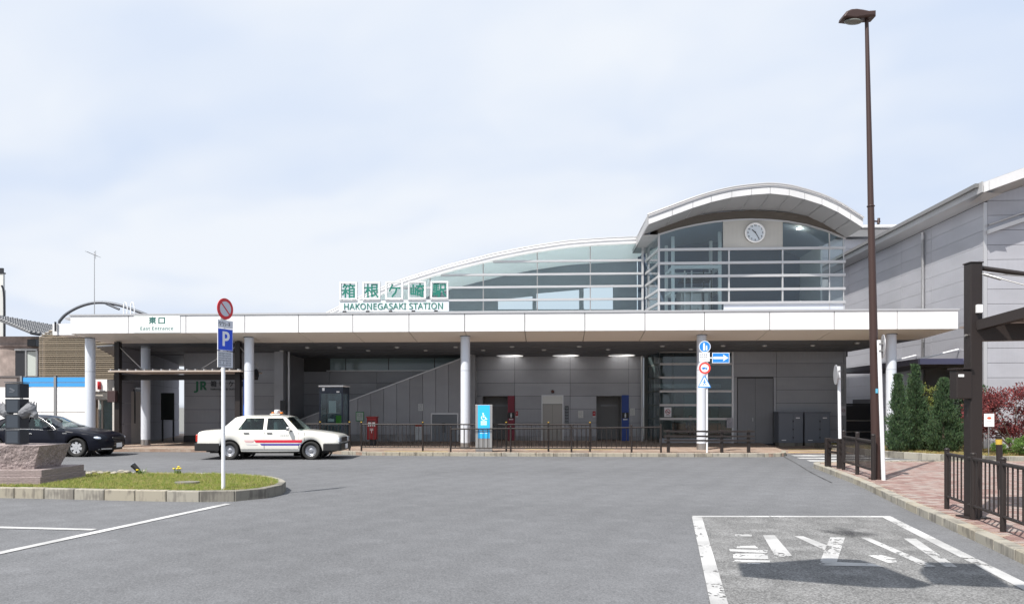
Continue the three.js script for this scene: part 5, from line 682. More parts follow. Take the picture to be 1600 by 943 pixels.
function threeRail(label, pts, h, w) { const o = pts[0].clone(), f = thing('post_and_rail', label, 'railing', o), L = pts.map((p) => p.clone().sub(o)), d = L[1].clone().normalize(); L.forEach((p) => part(f, 'post', rbx(w, h, w, 0.012, p.x, p.y + h / 2, p.z), M.brown)); for (const k of [0.93, 0.72, 0.53]) part(f, 'rail', bar(L[0].clone().addScaledVector(d, -0.15).add(V(0, h * k, 0.07)), L[L.length - 1].clone().addScaledVector(d, 0.18).add(V(0, h * k, 0.07)), 0.05, 0.06), M.brown); return f; }
threeRail('low three rail barrier in front of the waiting room', onSt([1044.5, 1128, 1170], -1.0), 0.80, 0.10);
threeRail('short three rail barrier at the crossing corner', [G(1294, 729.5, 0.11), G(1313, 732, 0.11)], 0.78, 0.13);
{ const b = G(1564, 765, 0.11), bo = thing('bollard', 'dark bollard with a yellow band behind the right railing', 'bollard', b), h = EYE + (HY - 681) / F * -b.z - 0.11; part(bo, 'shaft', rod(V(0, 0, 0), V(-0.03, h - 0.16, 0), 0.055, 16), M.brown); part(bo, 'yellow_band', rod(V(-0.03, h - 0.16, 0), V(-0.034, h - 0.06, 0), 0.057, 16), std(rgb(0.48, 0.33, 0.05), 0.5)); part(bo, 'cap', rod(V(-0.034, h - 0.06, 0), V(-0.036, h, 0), 0.055, 16), M.brown); }
// ---------- vehicles ----------
const curve1 = (pts) => (x) => {                           // smooth curve through [x, y] points
  let i = 0; while (i + 2 < pts.length && x > pts[i + 1][0]) i++;
  const p = pts, a = p[i], b = p[i + 1], m = (k) => { const l = p[Math.max(0, k - 1)], r = p[Math.min(p.length - 1, k + 1)]; return (r[1] - l[1]) / (r[0] - l[0]); }, h = b[0] - a[0], t = clamp((x - a[0]) / h), t2 = t * t, t3 = t2 * t;
  return (2 * t3 - 3 * t2 + 1) * a[1] + (t3 - 2 * t2 + t) * h * m(i) + (-2 * t3 + 3 * t2) * b[1] + (t3 - t2) * h * m(i + 1);
};
function makeCar(o, s, paintM) {
  const { L, sill, arches, wr } = s, belt = curve1(s.belt), top = curve1(s.top), hw = curve1(s.half), RA = wr + 0.065;
  const yb = (x) => { let y = curve1(s.low)(x); for (const c of arches) { const d = Math.abs(x - c); if (d < RA) y = Math.max(y, wr + Math.sqrt(RA * RA - d * d)); } return y; };
  const sect = (x) => { const w = hw(x), b = yb(x), e = Math.max(belt(x), b + 0.06), t = Math.max(top(x), e); return [[0.95, b], [0.99, b + (e - b) * 0.16], [1.0, b + (e - b) * 0.52], [0.992, b + (e - b) * 0.80], [0.975, e - 0.022], [0.94, e], [0.86, mix(e, t, 0.5)], [0.5, mix(e, t, 0.92)], [0, t]].map(([k, y]) => [k * w, y]); };
  const sideZ = (x, y) => { const q = sect(x); for (let i = 0; i < 5; i++) if (y <= q[i + 1][1]) return mix(q[i][0], q[i + 1][0], clamp((y - q[i][1]) / (q[i + 1][1] - q[i][1] || 1))); return q[5][0]; };
  const NX = 170, half = (k) => k <= 8 ? k : 16 - k;
  let g = grid(NX + 2, 16, (p, q) => { const i = Math.round(p * (NX + 2)), x = clamp((i - 1) / NX) * L, k = Math.round(q * 16), [z, y] = sect(x)[half(k)], sg = k <= 8 ? 1 : -1; if (i === 0 || i === NX + 2) return V(x - L / 2, mix(sect(x)[0][1], sect(x)[8][1], 0.5), 0); return V(x - L / 2, y, z * sg); });
  g = toCreasedNormals(g, 0.75); const X = (x) => x - L / 2;
  const body = part(o, 'body', g, paintM);
  part(body, 'underbody', [bx(X(0.35), X(L - 0.35), 0.2, 0.62, 0.55, -0.55), bx(X(0.3), X(arches[0] - RA), sill - 0.02, 0.6, hw(1) * 0.86, -hw(1) * 0.86), bx(X(arches[0] + RA), X(arches[1] - RA), sill - 0.03, 0.6, hw(2) * 0.9, -hw(2) * 0.9), bx(X(arches[1] + RA), X(L - 0.25), sill - 0.02, 0.5, hw(L - 0.5) * 0.82, -hw(L - 0.5) * 0.82)], M.black);
  // cabin: sides with window openings, roof, screens
  const zB = s.zBelt, zR = s.zRoof, yB = s.yBelt, yR = s.yRoof, lean = (geo, sg) => { const p = geo.attributes.position; for (let i = 0; i < p.count; i++) p.setZ(i, sg * (mix(zB, zR, Math.pow(clamp((p.getY(i) - yB) / (yR - yB)), 1.25)) + p.getZ(i))); geo.computeVertexNormals(); return geo; };
  for (const sg of [1, -1]) {
    const sh = shape(s.frame.map(([x, y]) => [X(x), y])); for (const wn of s.windows) { const h = new THREE.Path(); wn.forEach(([x, y], i) => h[i ? 'lineTo' : 'moveTo'](X(x), y)); h.closePath(); sh.holes.push(h); }
    const side = part(o, 'cabin_side', lean(new THREE.ExtrudeGeometry(sh, { depth: 0.05, bevelEnabled: false }).translate(0, 0, -0.05), sg), paintM); side.material = paintM.clone(); side.material.side = THREE.DoubleSide;
    for (const wn of s.windows) part(side, 'side_window', lean(new THREE.ExtrudeGeometry(shape(wn.map(([x, y]) => [X(x), y])), { depth: 0.006, bevelEnabled: false }).translate(0, 0, -0.035), sg), M.carGlass);
  }
  const roofY = curve1(s.roof), fr = s.frame, rx0 = s.roof[0][0], rx1 = s.roof[s.roof.length - 1][0];
  part(o, 'roof', toCreasedNormals(mergeGeometries([grid(24, 12, (p, q) => { const x = mix(rx0, rx1, p), v = q * 2 - 1, e = clamp((roofY(x) - yB) / (yR - yB)); return V(X(x), roofY(x) + 0.035 * (1 - v * v) * e, v * (mix(zB, zR, Math.pow(e, 1.25)) + 0.004)); })]), 0.9), (() => { const m = paintM.clone(); m.side = THREE.DoubleSide; return m; })());
  const screen = (a, b, name) => part(o, name, grid(6, 10, (p, q) => { const v = q * 2 - 1, x = mix(a[0], b[0], p), y = mix(a[1], b[1], p), e = clamp((y - yB) / (yR - yB)), bow = (1 - v * v) * s.bow * (name === 'windscreen' ? 1 : -1); return V(X(x + bow), y + (1 - v * v) * 0.02, v * (mix(zB, zR, Math.pow(e, 1.25)) - 0.03)); }), M.carGlass);
  screen(s.windscreen[0], s.windscreen[1], 'windscreen'); screen(s.rearscreen[0], s.rearscreen[1], 'rear_window');
  part(o, 'cabin_floor', [bx(X(0.9), X(s.windscreen[1][0] - 0.1), sill, yB - 0.04, zB - 0.1, -zB + 0.1)], M.black);
  for (const x of s.seats) for (const sg of [1, -1]) { const st1 = part(o, 'seat', [rbx(0.14, 0.52, 0.46, 0.05, X(x), yB + 0.06, sg * 0.34), rbx(0.1, 0.16, 0.24, 0.04, X(x) - 0.03, yB + 0.32, sg * 0.34)], s.seatM); }
  part(o, 'dashboard', rbx(0.4, 0.16, 1.2, 0.05, X(s.windscreen[1][0] - 0.38), yB - 0.02, 0), M.black);
  // doors with handles, set a little proud
  for (const [a, b] of s.doors) for (const sg of [1, -1]) { const d = part(o, 'door', grid(14, 10, (p, q) => { const x = mix(a, b, p), y = mix(s.doorLow, belt(x) - 0.03, q), yy = Math.max(y, yb(x) + 0.012); return V(X(x), yy, sg * (sideZ(x, yy) + 0.005)); }), (() => { const m = paintM.clone(); m.side = THREE.DoubleSide; return m; })()); part(d, 'handle', rbx(0.17, 0.035, 0.04, 0.012, X(s.handle(a, b)), s.handleY, sg * (sideZ(a + 0.2, s.handleY) + 0.015)), s.handleM); part(d, 'shut_line', bar(V(X(b) + 0.006, s.doorLow + 0.03, sg * (sideZ(b, 0.5) - 0.001)), V(X(b) + 0.006, belt(b) - 0.02, sg * (sideZ(b, belt(b) - 0.03) - 0.001)), 0.012, 0.012), M.black); }
  // wheels
  const tyre = new THREE.LatheGeometry([[wr * 0.62, -0.09], [wr * 0.90, -0.095], [wr * 0.975, -0.08], [wr, -0.05], [wr, 0.05], [wr * 0.975, 0.08], [wr * 0.90, 0.095], [wr * 0.62, 0.09], [wr * 0.62, -0.09]].map(([a, b]) => new THREE.Vector2(a, b)), 40).rotateX(Math.PI / 2);
  for (const c of arches) for (const sg of [1, -1]) { const zz = sg * (hw(c) - 0.115), wheel = part(o, 'wheel', tyre, M.rubber, V(X(c), wr, zz)); const rim = part(wheel, 'rim', s.rim(wr), s.rimM); rim.rotation.y = sg > 0 ? 0 : Math.PI; const well = part(body, 'wheel_well', new THREE.CylinderGeometry(RA + 0.01, RA + 0.01, 0.34, 30, 1, true).rotateX(Math.PI / 2).translate(X(c), wr, sg * (hw(c) - 0.22)), M.black); }
  return { X, sideZ, belt, hw };
}
const bumper = (x0, x1, w, r, y0, y1, front) => { const s = new THREE.Shape(), sg = front ? 1 : -1; s.moveTo(x0, -w); s.lineTo(x1 - sg * r, -w); s.quadraticCurveTo(x1, -w + 0.02, x1, -w + r); s.lineTo(x1, w - r); s.quadraticCurveTo(x1, w - 0.02, x1 - sg * r, w); s.lineTo(x0, w); s.lineTo(x0, w - 0.1); s.lineTo(x0 + sg * 0.2, w - 0.16); s.lineTo(x0 + sg * 0.2, -w + 0.16); s.lineTo(x0, -w + 0.1); s.closePath(); return new THREE.ExtrudeGeometry(s, { depth: y1 - y0 - 0.04, bevelEnabled: true, bevelSize: 0.012, bevelThickness: 0.02, bevelSegments: 3, curveSegments: 10 }).rotateX(-Math.PI / 2).translate(0, y0 + 0.02, 0); };
{
  const white = phys({ color: rgb(0.72, 0.71, 0.66), roughness: 0.32, clearcoat: 1, clearcoatRoughness: 0.06 }), L = 4.6;
  const taxi = thing('taxi', 'white taxi with red and blue side stripes parked at the kerb', 'car', V(-7.95, 0, -24.66), 0.012);
  const rim = (r) => { const out = [new THREE.LatheGeometry([[0.001, 0.055], [0.05, 0.06], [0.06, 0.045], [r * 0.36, 0.03], [r * 0.42, 0.05], [r * 0.50, 0.062], [r * 0.56, 0.05], [r * 0.63, 0.088], [r * 0.66, 0.09]].map(([a, b]) => new THREE.Vector2(a, b)), 36).rotateX(Math.PI / 2)]; for (let k = 0; k < 16; k++) { const a = k * Math.PI / 8; out.push(new THREE.BoxGeometry(0.02, 0.035, 0.03).translate(0, r * 0.47, 0.058).rotateZ(a)); } return merge(out); };
  const q = makeCar(taxi, { L, sill: 0.27, wr: 0.295, arches: [1.08, 3.71], seats: [1.45, 2.5], bow: 0.05, rim, rimM: std(rgb(0.36, 0.37, 0.40), 0.35, 0.7), seatM: std(rgb(0.34, 0.36, 0.38), 0.8), handleM: M.dark,
    low: [[0, 0.34], [0.4, 0.3], [1, 0.27], [3.6, 0.27], [4.2, 0.3], [4.6, 0.36]], belt: [[0, 0.80], [0.06, 0.87], [0.3, 0.91], [1, 0.925], [2.2, 0.925], [3.2, 0.915], [3.9, 0.85], [4.45, 0.765], [4.57, 0.73], [4.6, 0.70]], top: [[0, 0.84], [0.05, 0.925], [0.3, 0.965], [0.8, 0.985], [1.2, 0.985], [3.3, 0.975], [3.8, 0.935], [4.3, 0.865], [4.5, 0.82], [4.57, 0.775], [4.6, 0.72]],
    half: [[0, 0.74], [0.05, 0.79], [0.4, 0.83], [1.5, 0.845], [3, 0.845], [4, 0.835], [4.5, 0.80], [4.6, 0.765]], zBelt: 0.795, zRoof: 0.60, yBelt: 0.915, yRoof: 1.43,
    frame: [[0.74, 0.91], [3.34, 0.905], [2.86, 1.37], [2.72, 1.405], [1.4, 1.405], [1.22, 1.36]], windows: [[[1.34, 0.965], [2.16, 0.965], [2.16, 1.35], [1.58, 1.35]], [[2.27, 0.965], [3.08, 0.965], [2.76, 1.35], [2.27, 1.35]]],
    roof: [[1.12, 1.29], [1.24, 1.372], [1.42, 1.405], [2.0, 1.42], [2.6, 1.412], [2.82, 1.385], [2.90, 1.355]], windscreen: [[2.86, 1.37], [3.38, 0.94]], rearscreen: [[1.2, 1.35], [0.78, 0.96]], doors: [[1.42, 2.205], [2.225, 3.32]], doorLow: 0.34, handle: (a) => a + (a < 2 ? 0.22 : 0.16), handleY: 0.86 }, white);
  const band = (x0, x1, y, h, slant, mat, name) => part(taxi, name, grid(16, 2, (p, v) => { const x = mix(x0 + slant * (1 - v), x1 + slant * 0.3 * v, p), yy = y + (v - 0.5) * h; return V(q.X(x), yy, q.sideZ(x, yy) + 0.011); }), mat);
  const ds = { side: THREE.DoubleSide }; band(1.88, 3.42, 0.60, 0.085, 0.07, std(rgb(0.55, 0.025, 0.05), 0.35, 0, ds), 'red_stripe'); band(1.56, 1.86, 0.60, 0.07, 0.06, std(rgb(0.62, 0.42, 0.42), 0.35, 0, ds), 'pale_stripe'); band(2.08, 3.40, 0.495, 0.055, 0.05, std(rgb(0.06, 0.04, 0.30), 0.35, 0, ds), 'blue_stripe'); band(1.62, 2.0, 0.495, 0.03, 0.05, std(rgb(0.58, 0.57, 0.60), 0.35, 0, ds), 'pale_stripe');
  part(taxi, 'bumper', bumper(q.X(0.74), q.X(-0.06), 0.84, 0.12, 0.29, 0.54, false), std(0.014, 0.5)); part(taxi, 'bumper', bumper(q.X(4.13), q.X(4.68), 0.84, 0.12, 0.29, 0.52, true), std(0.014, 0.5)); part(taxi, 'bumper_trim', [bx(q.X(4.15), q.X(4.6), 0.522, 0.54, 0.852, 0.835)], M.chrome);
  for (const sg of [1, -1]) { part(taxi, 'headlight', rbx(0.22, 0.16, 0.30, 0.02, q.X(4.52), 0.64, sg * 0.62), phys({ color: rgb(0.55, 0.58, 0.62), roughness: 0.12, clearcoat: 1 })); part(taxi, 'tail_light', rbx(0.07, 0.24, 0.26, 0.02, q.X(0.015), 0.70, sg * 0.66), std(rgb(0.45, 0.03, 0.02), 0.25)); const mr = part(taxi, 'door_mirror', rbx(0.11, 0.13, 0.2, 0.03, q.X(3.02), 1.0, sg * 0.93), M.chrome); part(mr, 'mirror_arm', rod(V(q.X(3.08), 0.93, sg * 0.80), V(q.X(3.03), 0.97, sg * 0.9), 0.02), M.dark); }
  part(taxi, 'grille', rbx(0.08, 0.15, 0.92, 0.01, q.X(4.58), 0.64, 0), M.dark); part(taxi, 'number_plate', bx(q.X(4.685), q.X(4.70), 0.34, 0.49, 0.17, -0.17), M.signWhite);
  const sg = part(taxi, 'roof_lamp', merge([rbx(0.13, 0.13, 0.34, 0.05, q.X(2.38), 1.555, 0)]), M.signWhite); part(sg, 'lamp_base', rbx(0.34, 0.03, 0.5, 0.012, q.X(2.38), 1.475, 0), M.steel); for (const dx of [-0.14, 0.14]) part(sg, 'orange_lamp', rbx(0.07, 0.06, 0.16, 0.02, q.X(2.38 + dx), 1.51, 0), std(rgb(0.70, 0.20, 0.01), 0.4));
  for (let k = 0; k < 5; k++) part(taxi, 'door_lettering', [bx(q.X(2.74 + k * 0.056), q.X(2.74 + k * 0.056 + 0.036), 0.80, 0.807, q.sideZ(2.85, 0.78) + 0.012, q.sideZ(2.85, 0.78)), bx(q.X(2.752 + k * 0.056), q.X(2.752 + k * 0.056 + 0.009), 0.765, 0.80, q.sideZ(2.85, 0.78) + 0.012, q.sideZ(2.85, 0.78)), bx(q.X(2.74 + k * 0.056), q.X(2.74 + k * 0.056 + 0.03), 0.758, 0.765, q.sideZ(2.85, 0.78) + 0.012, q.sideZ(2.85, 0.78))], std(rgb(0.36, 0.38, 0.42), 0.5)); part(taxi, 'shut_line', bx(q.X(3.5), q.X(3.512), 0.62, 0.9, q.sideZ(3.5, 0.8) + 0.002, q.sideZ(3.5, 0.8) - 0.01), M.black);
  part(taxi, 'wing_trim', bx(q.X(1.45), q.X(3.3), 0.335, 0.35, q.sideZ(2, 0.34) + 0.01, q.sideZ(2, 0.34) - 0.01), M.chrome);
}
{
  const black = phys({ color: rgb(0.004, 0.005, 0.011), roughness: 0.35, specularIntensity: 0.3, clearcoat: 0.25, clearcoatRoughness: 0.03 }), L = 4.9, car = thing('sedan', 'black sedan half hidden behind the stone monument', 'car', V(-16.33, 0, -25.98), -0.01);
  const rim = (r) => { const out = [new THREE.TorusGeometry(r * 0.655, 0.018, 10, 40).translate(0, 0, 0.07), new THREE.CylinderGeometry(0.05, 0.06, 0.05, 20).rotateX(Math.PI / 2).translate(0, 0, 0.06)]; for (let k = 0; k < 7; k++) { const a = k * Math.PI * 2 / 7; out.push(new THREE.ExtrudeGeometry(shape([[-0.035, 0.03], [0.035, 0.03], [0.045, r * 0.64], [-0.045, r * 0.64]]), { depth: 0.03, bevelEnabled: true, bevelSize: 0.006, bevelThickness: 0.008, bevelSegments: 1 }).translate(0, 0, 0.04).rotateZ(a)); } out.push(new THREE.CylinderGeometry(r * 0.64, r * 0.64, 0.02, 30).rotateX(Math.PI / 2).translate(0, 0, -0.02)); return merge(out); };
  const q = makeCar(car, { L, sill: 0.22, wr: 0.325, arches: [1.06, 3.91], seats: [1.5, 2.5], bow: 0.12, rim, rimM: std(rgb(0.62, 0.63, 0.65), 0.3, 0.6), seatM: std(rgb(0.30, 0.31, 0.36), 0.8), handleM: M.chrome,
    low: [[0, 0.34], [0.5, 0.25], [1, 0.22], [3.9, 0.22], [4.5, 0.24], [4.9, 0.36]], belt: [[0, 0.82], [0.1, 0.90], [0.6, 0.955], [1.5, 0.95], [3, 0.925], [3.6, 0.90], [4.2, 0.82], [4.65, 0.72], [4.83, 0.64], [4.9, 0.56]], top: [[0, 0.86], [0.1, 1.0], [0.5, 1.06], [1.2, 1.04], [3.3, 1.01], [3.8, 0.975], [4.35, 0.885], [4.7, 0.79], [4.85, 0.70], [4.9, 0.58]],
    half: [[0, 0.62], [0.12, 0.74], [0.5, 0.86], [1.5, 0.90], [3.2, 0.90], [4.1, 0.885], [4.5, 0.81], [4.75, 0.66], [4.9, 0.42]], zBelt: 0.84, zRoof: 0.58, yBelt: 0.93, yRoof: 1.47,
    frame: [[0.6, 0.94], [3.30, 0.92], [2.9, 1.16], [2.55, 1.34], [2.2, 1.405], [1.6, 1.395], [1.15, 1.26]], windows: [[[1.2, 0.985], [2.08, 0.975], [2.08, 1.355], [1.72, 1.35], [1.4, 1.25]], [[2.18, 0.975], [3.08, 0.965], [2.8, 1.15], [2.5, 1.30], [2.18, 1.36]]],
    roof: [[0.95, 1.17], [1.2, 1.28], [1.6, 1.39], [2.05, 1.415], [2.4, 1.385], [2.62, 1.325], [2.72, 1.285]], windscreen: [[2.66, 1.32], [3.45, 0.96]], rearscreen: [[1.15, 1.25], [0.55, 1.0]], doors: [[1.42, 2.12], [2.135, 3.25]], doorLow: 0.3, handle: (a) => a + 0.2, handleY: 0.80 }, black);
  part(car, 'window_trim', tube([[1.1, 0.965], [2.1, 0.958], [3.2, 0.95], [3.05, 1.06], [2.75, 1.24], [2.5, 1.36], [2.2, 1.41]].map(([x, y]) => V(q.X(x), y, mix(0.84, 0.58, Math.pow(clamp((y - 0.93) / 0.54), 1.25)) + 0.012)), 0.009, 60, 6), M.chrome);
  for (const sg of [1, -1]) { part(car, 'headlight', new THREE.SphereGeometry(1, 20, 12).scale(0.24, 0.06, 0.13).rotateY(-sg * 0.75).rotateZ(-0.16).translate(q.X(4.52), 0.66, sg * 0.68), phys({ color: rgb(0.42, 0.46, 0.54), roughness: 0.1, clearcoat: 1 })); part(car, 'door_mirror', rbx(0.17, 0.12, 0.22, 0.04, q.X(2.98), 0.99, sg * 0.99), black); part(car, 'fog_trim', bar(V(q.X(4.5), 0.34, sg * 0.78), V(q.X(4.72), 0.42, sg * 0.66), 0.02, 0.05), M.chrome); part(car, 'tail_light', rbx(0.1, 0.14, 0.4, 0.03, q.X(0.08), 0.78, sg * 0.58), std(rgb(0.35, 0.02, 0.02), 0.25)); }
  part(car, 'grille', rbx(0.1, 0.34, 0.7, 0.03, q.X(4.85), 0.50, 0), std(0.05, 0.3, 0.6)); for (let k = 0; k < 5; k++) part(car, 'grille_bar', bx(q.X(4.895), q.X(4.915), 0.37 + k * 0.06, 0.385 + k * 0.06, 0.3, -0.3), M.chrome); part(car, 'number_plate', bx(q.X(4.91), q.X(4.925), 0.30, 0.46, 0.17, -0.17), M.signWhite); part(car, 'bumper_trim', bar(V(q.X(4.55), 0.27, 0.74), V(q.X(4.88), 0.27, 0.4), 0.02, 0.03), M.chrome); part(car, 'side_badge', bx(q.X(3.45), q.X(3.6), 0.80, 0.83, q.sideZ(3.5, 0.8) + 0.006, q.sideZ(3.5, 0.8) - 0.004), M.chrome);
}
// ---------- people ----------
function seated(name, label, pos, rot, shirt, trousers, mask) {   // origin under the hips at the floor, facing +x; seat 0.45 m high
  const J = (x, y, z) => V(x, y, z), b = [];
  const add = (...c) => b.push(capsule(...c));
  add(J(0, 0.56, 0.09), J(0, 0.56, -0.09), 0.125, 0.125); add(J(0, 0.58, 0), J(-0.03, 0.80, 0), 0.135, 0.14); add(J(-0.03, 0.8, 0), J(-0.02, 0.98, 0), 0.145, 0.13); add(J(-0.02, 1.02, 0.14), J(-0.02, 1.02, -0.14), 0.07, 0.07); add(J(-0.01, 1.02, 0), J(0.01, 1.14, 0), 0.058, 0.05);
  for (const s of [1, -1]) { add(J(-0.02, 1.01, 0.18 * s), J(0.04, 0.76, 0.22 * s), 0.055, 0.045); add(J(0.04, 0.76, 0.22 * s), J(0.27, 0.66, 0.12 * s), 0.043, 0.034); add(J(0.03, 0.53, 0.1 * s), J(0.43, 0.54, 0.11 * s), 0.085, 0.062); add(J(0.43, 0.54, 0.11 * s), J(0.42, 0.10, 0.11 * s), 0.06, 0.04); add(J(0.41, 0.05, 0.11 * s), J(0.58, 0.045, 0.12 * s), 0.045, 0.04); for (let k = 0; k < 5; k++) add(J(0.29, 0.65, (0.12 - 0.02 * k + 0.03) * s), J(0.36 - (k === 4 ? 0.03 : 0), 0.635 - 0.01 * k, (0.11 - 0.022 * k + 0.03) * s), 0.013, 0.01); }
  add(J(0.02, 1.24, 0), J(0.035, 1.30, 0), 0.085, 0.095); add(J(0.07, 1.19, 0), J(0.06, 1.24, 0), 0.05, 0.07); add(J(0.13, 1.25, 0), J(0.125, 1.23, 0), 0.012, 0.016);
  const f = (x, y, z) => { let d = 9; for (const c of b) { const e = c(x, y, z); if (e < d + 0.06) d = smin(d, e, 0.028); } return d; };
  const g = sdf(f, V(0.15, 0.72, 0), 0.76, 96), p = thing(name, label, 'person', pos, rot); const P = g.attributes.position, C = new Float32Array(P.count * 3);
  for (let i = 0; i < P.count; i++) { const x = P.getX(i), y = P.getY(i), z = P.getZ(i); const c = y > 1.08 ? [0.45, 0.29, 0.21] : x > 0.25 && y > 0.58 && y < 0.72 ? [0.45, 0.29, 0.21] : y < 0.64 && !(y > 0.60 && x < 0.1) ? (y < 0.09 ? [0.03, 0.03, 0.03] : trousers) : shirt; C.set(c, i * 3); }
  g.setAttribute('color', new THREE.BufferAttribute(C, 3)); part(p, 'body', g, std(grey(1), 0.8, 0, { vertexColors: true }));
  part(p, 'hair', sdf((x, y, z) => Math.max(capsule(J(0.02, 1.25, 0), J(0.03, 1.31, 0), 0.1, 0.106)(x, y, z), -(capsule(J(0.14, 1.2, 0), J(0.12, 1.28, 0), 0.1, 0.085)(x, y, z))), V(0.03, 1.28, 0), 0.16, 36), std(rgb(0.015, 0.013, 0.012), 0.6));
  if (mask) part(p, 'face_mask', sdf((x, y, z) => Math.max(capsule(J(0.07, 1.18, 0), J(0.07, 1.225, 0), 0.066, 0.075)(x, y, z), 0.075 - x, y - 1.25), V(0.1, 1.2, 0), 0.12, 30), M.signWhite); else { for (const s of [1, -1]) part(p, 'eye', new THREE.SphereGeometry(0.012, 8, 6).translate(0.115, 1.285, 0.034 * s), M.black); }
  return p;
}
{
  const bw = 6.85, bench = stThing('bench', 'brown bench inside the glass waiting room', 'bench', su(1090, bw), FL, bw); part(bench, 'seat', rbx(2.2, 0.06, 0.42, 0.01, 0, 0.355, 0.02), std(rgb(0.20, 0.09, 0.05), 0.6)); part(bench, 'backrest', rbx(2.2, 0.34, 0.04, 0.01, 0, 0.70, -0.22), std(rgb(0.20, 0.09, 0.05), 0.6)); for (const x of [-0.95, 0.95]) part(bench, 'leg', [bx(x - 0.03, x + 0.03, 0, 0.325, 0.18, 0.12), bx(x - 0.03, x + 0.03, 0, 0.8, -0.18, -0.24)], M.dark);
  seated('person', 'person in a dark jacket and white face mask sitting in the waiting room', SW(su(1079, bw), FL - 0.0, bw - 0.02), -A - Math.PI / 2, [0.09, 0.10, 0.15], [0.03, 0.035, 0.06], true).scale.setScalar(0.88);
  seated('person', 'driver in a blue shirt sitting at the wheel of the white taxi', V(-7.95 + 2.52 - 2.3, 0.05, -24.66 - 0.34), 0.012, [0.16, 0.22, 0.36], [0.03, 0.03, 0.05], false).scale.setScalar(0.9);
}
// ---------- street furniture by the station ----------
{
  const w = 2.0, u0 = su(498.5, w), u1 = su(535.5, w), W = u1 - u0, H = sy(515, 604, w) - FL, D = 0.95, pb = stThing('phone_booth', 'dark blue glazed telephone booth behind the taxi bonnet', 'phone booth', (u0 + u1) / 2, FL, w), navy = std(rgb(0.010, 0.017, 0.035), 0.35);
  for (const x of [-1, 1]) for (const z of [0, -D]) part(pb, 'post', bx(x * W / 2 - x * 0.06, x * W / 2, 0, H, z, z - (z ? -0.06 : 0.06)), navy); part(pb, 'header', bx(-W / 2 + 0.061, W / 2 - 0.061, H - 0.26, H - 0.01, -0.005, -0.05), navy); part(pb, 'header', [bx(W / 2 - 0.05, W / 2 - 0.005, H - 0.26, H - 0.01, -0.07, -D + 0.06), bx(-W / 2 + 0.005, -W / 2 + 0.05, H - 0.26, H - 0.01, -0.07, -D + 0.06)], navy); part(pb, 'roof', rbx(W + 0.05, 0.06, D + 0.05, 0.01, 0, H + 0.03, -D / 2), M.signWhite); part(pb, 'sill', [bx(-W / 2 + 0.06, W / 2 - 0.06, 0, 0.2, -0.005, -0.05), bx(-W / 2 + 0.06, W / 2 - 0.06, 0, 0.2, -D + 0.05, -D), bx(W / 2 - 0.05, W / 2 - 0.005, 0, 0.2, -0.06, -D + 0.06)], navy);
  for (const [g, n] of [[bx(-W / 2 + 0.06, W / 2 - 0.06, 0.2, H - 0.26, -0.02, -0.03), 'pane'], [bx(W / 2 - 0.03, W / 2 - 0.02, 0.2, H - 0.26, -0.06, -D + 0.06), 'pane'], [bx(-W / 2 + 0.02, -W / 2 + 0.03, 0.2, H - 0.26, -0.06, -D + 0.06), 'pane'], [bx(-W / 2 + 0.06, W / 2 - 0.06, 0.2, H - 0.26, -D + 0.02, -D + 0.03), 'pane']]) part(pb, n, g, M.glassDark);
  part(pb, 'shelf', bx(-W / 2 + 0.1, W / 2 - 0.1, 0.84, 0.88, -0.4, -D + 0.05), M.steel); part(pb, 'phone', rbx(0.24, 0.36, 0.2, 0.02, 0.16, 1.07, -0.62), std(rgb(0.14, 0.45, 0.03), 0.5)); part(pb, 'instruction_panel', [rbx(0.26, 0.12, 0.02, 0.005, -0.12, 1.06, -0.4), rbx(0.3, 0.5, 0.03, 0.005, -0.15, 1.6, -0.7)], M.innerWhite); part(pb, 'emblem', [rbx(0.1, 0.12, 0.01, 0.004, -W / 2 + 0.17, H - 0.1, 0.002), rbx(0.12, 0.05, 0.01, 0.004, W / 2 - 0.2, H - 0.2, 0.002)], M.signWhite);
}
{
  const w = 3.3, po = stThing('post_box', 'red post box standing by the stair wall', 'post box', su(582, w), FL, w), red = std(rgb(0.24, 0.010, 0.014), 0.4); part(po, 'body', rbx(0.40, 0.92, 0.36, 0.03, 0, 0.70, 0), red); part(po, 'hood', rbx(0.43, 0.06, 0.42, 0.02, 0, 1.17, 0.02), red); part(po, 'stand', bx(-0.12, 0.12, 0, 0.24, 0.1, -0.1), M.dark); part(po, 'slot', [bx(-0.15, -0.01, 0.98, 1.02, 0.19, 0.178), bx(0.02, 0.16, 0.98, 1.02, 0.19, 0.178)], M.black); part(po, 'notice', [bx(-0.15, -0.01, 0.80, 0.96, 0.187, 0.179), bx(0.03, 0.15, 0.80, 0.96, 0.187, 0.179)], M.signWhite); part(po, 'post_mark', [bx(-0.07, 0.07, 0.68, 0.70, 0.187, 0.179), bx(-0.07, 0.07, 0.63, 0.65, 0.187, 0.179), bx(-0.01, 0.01, 0.52, 0.629, 0.187, 0.179)], M.signWhite);
}
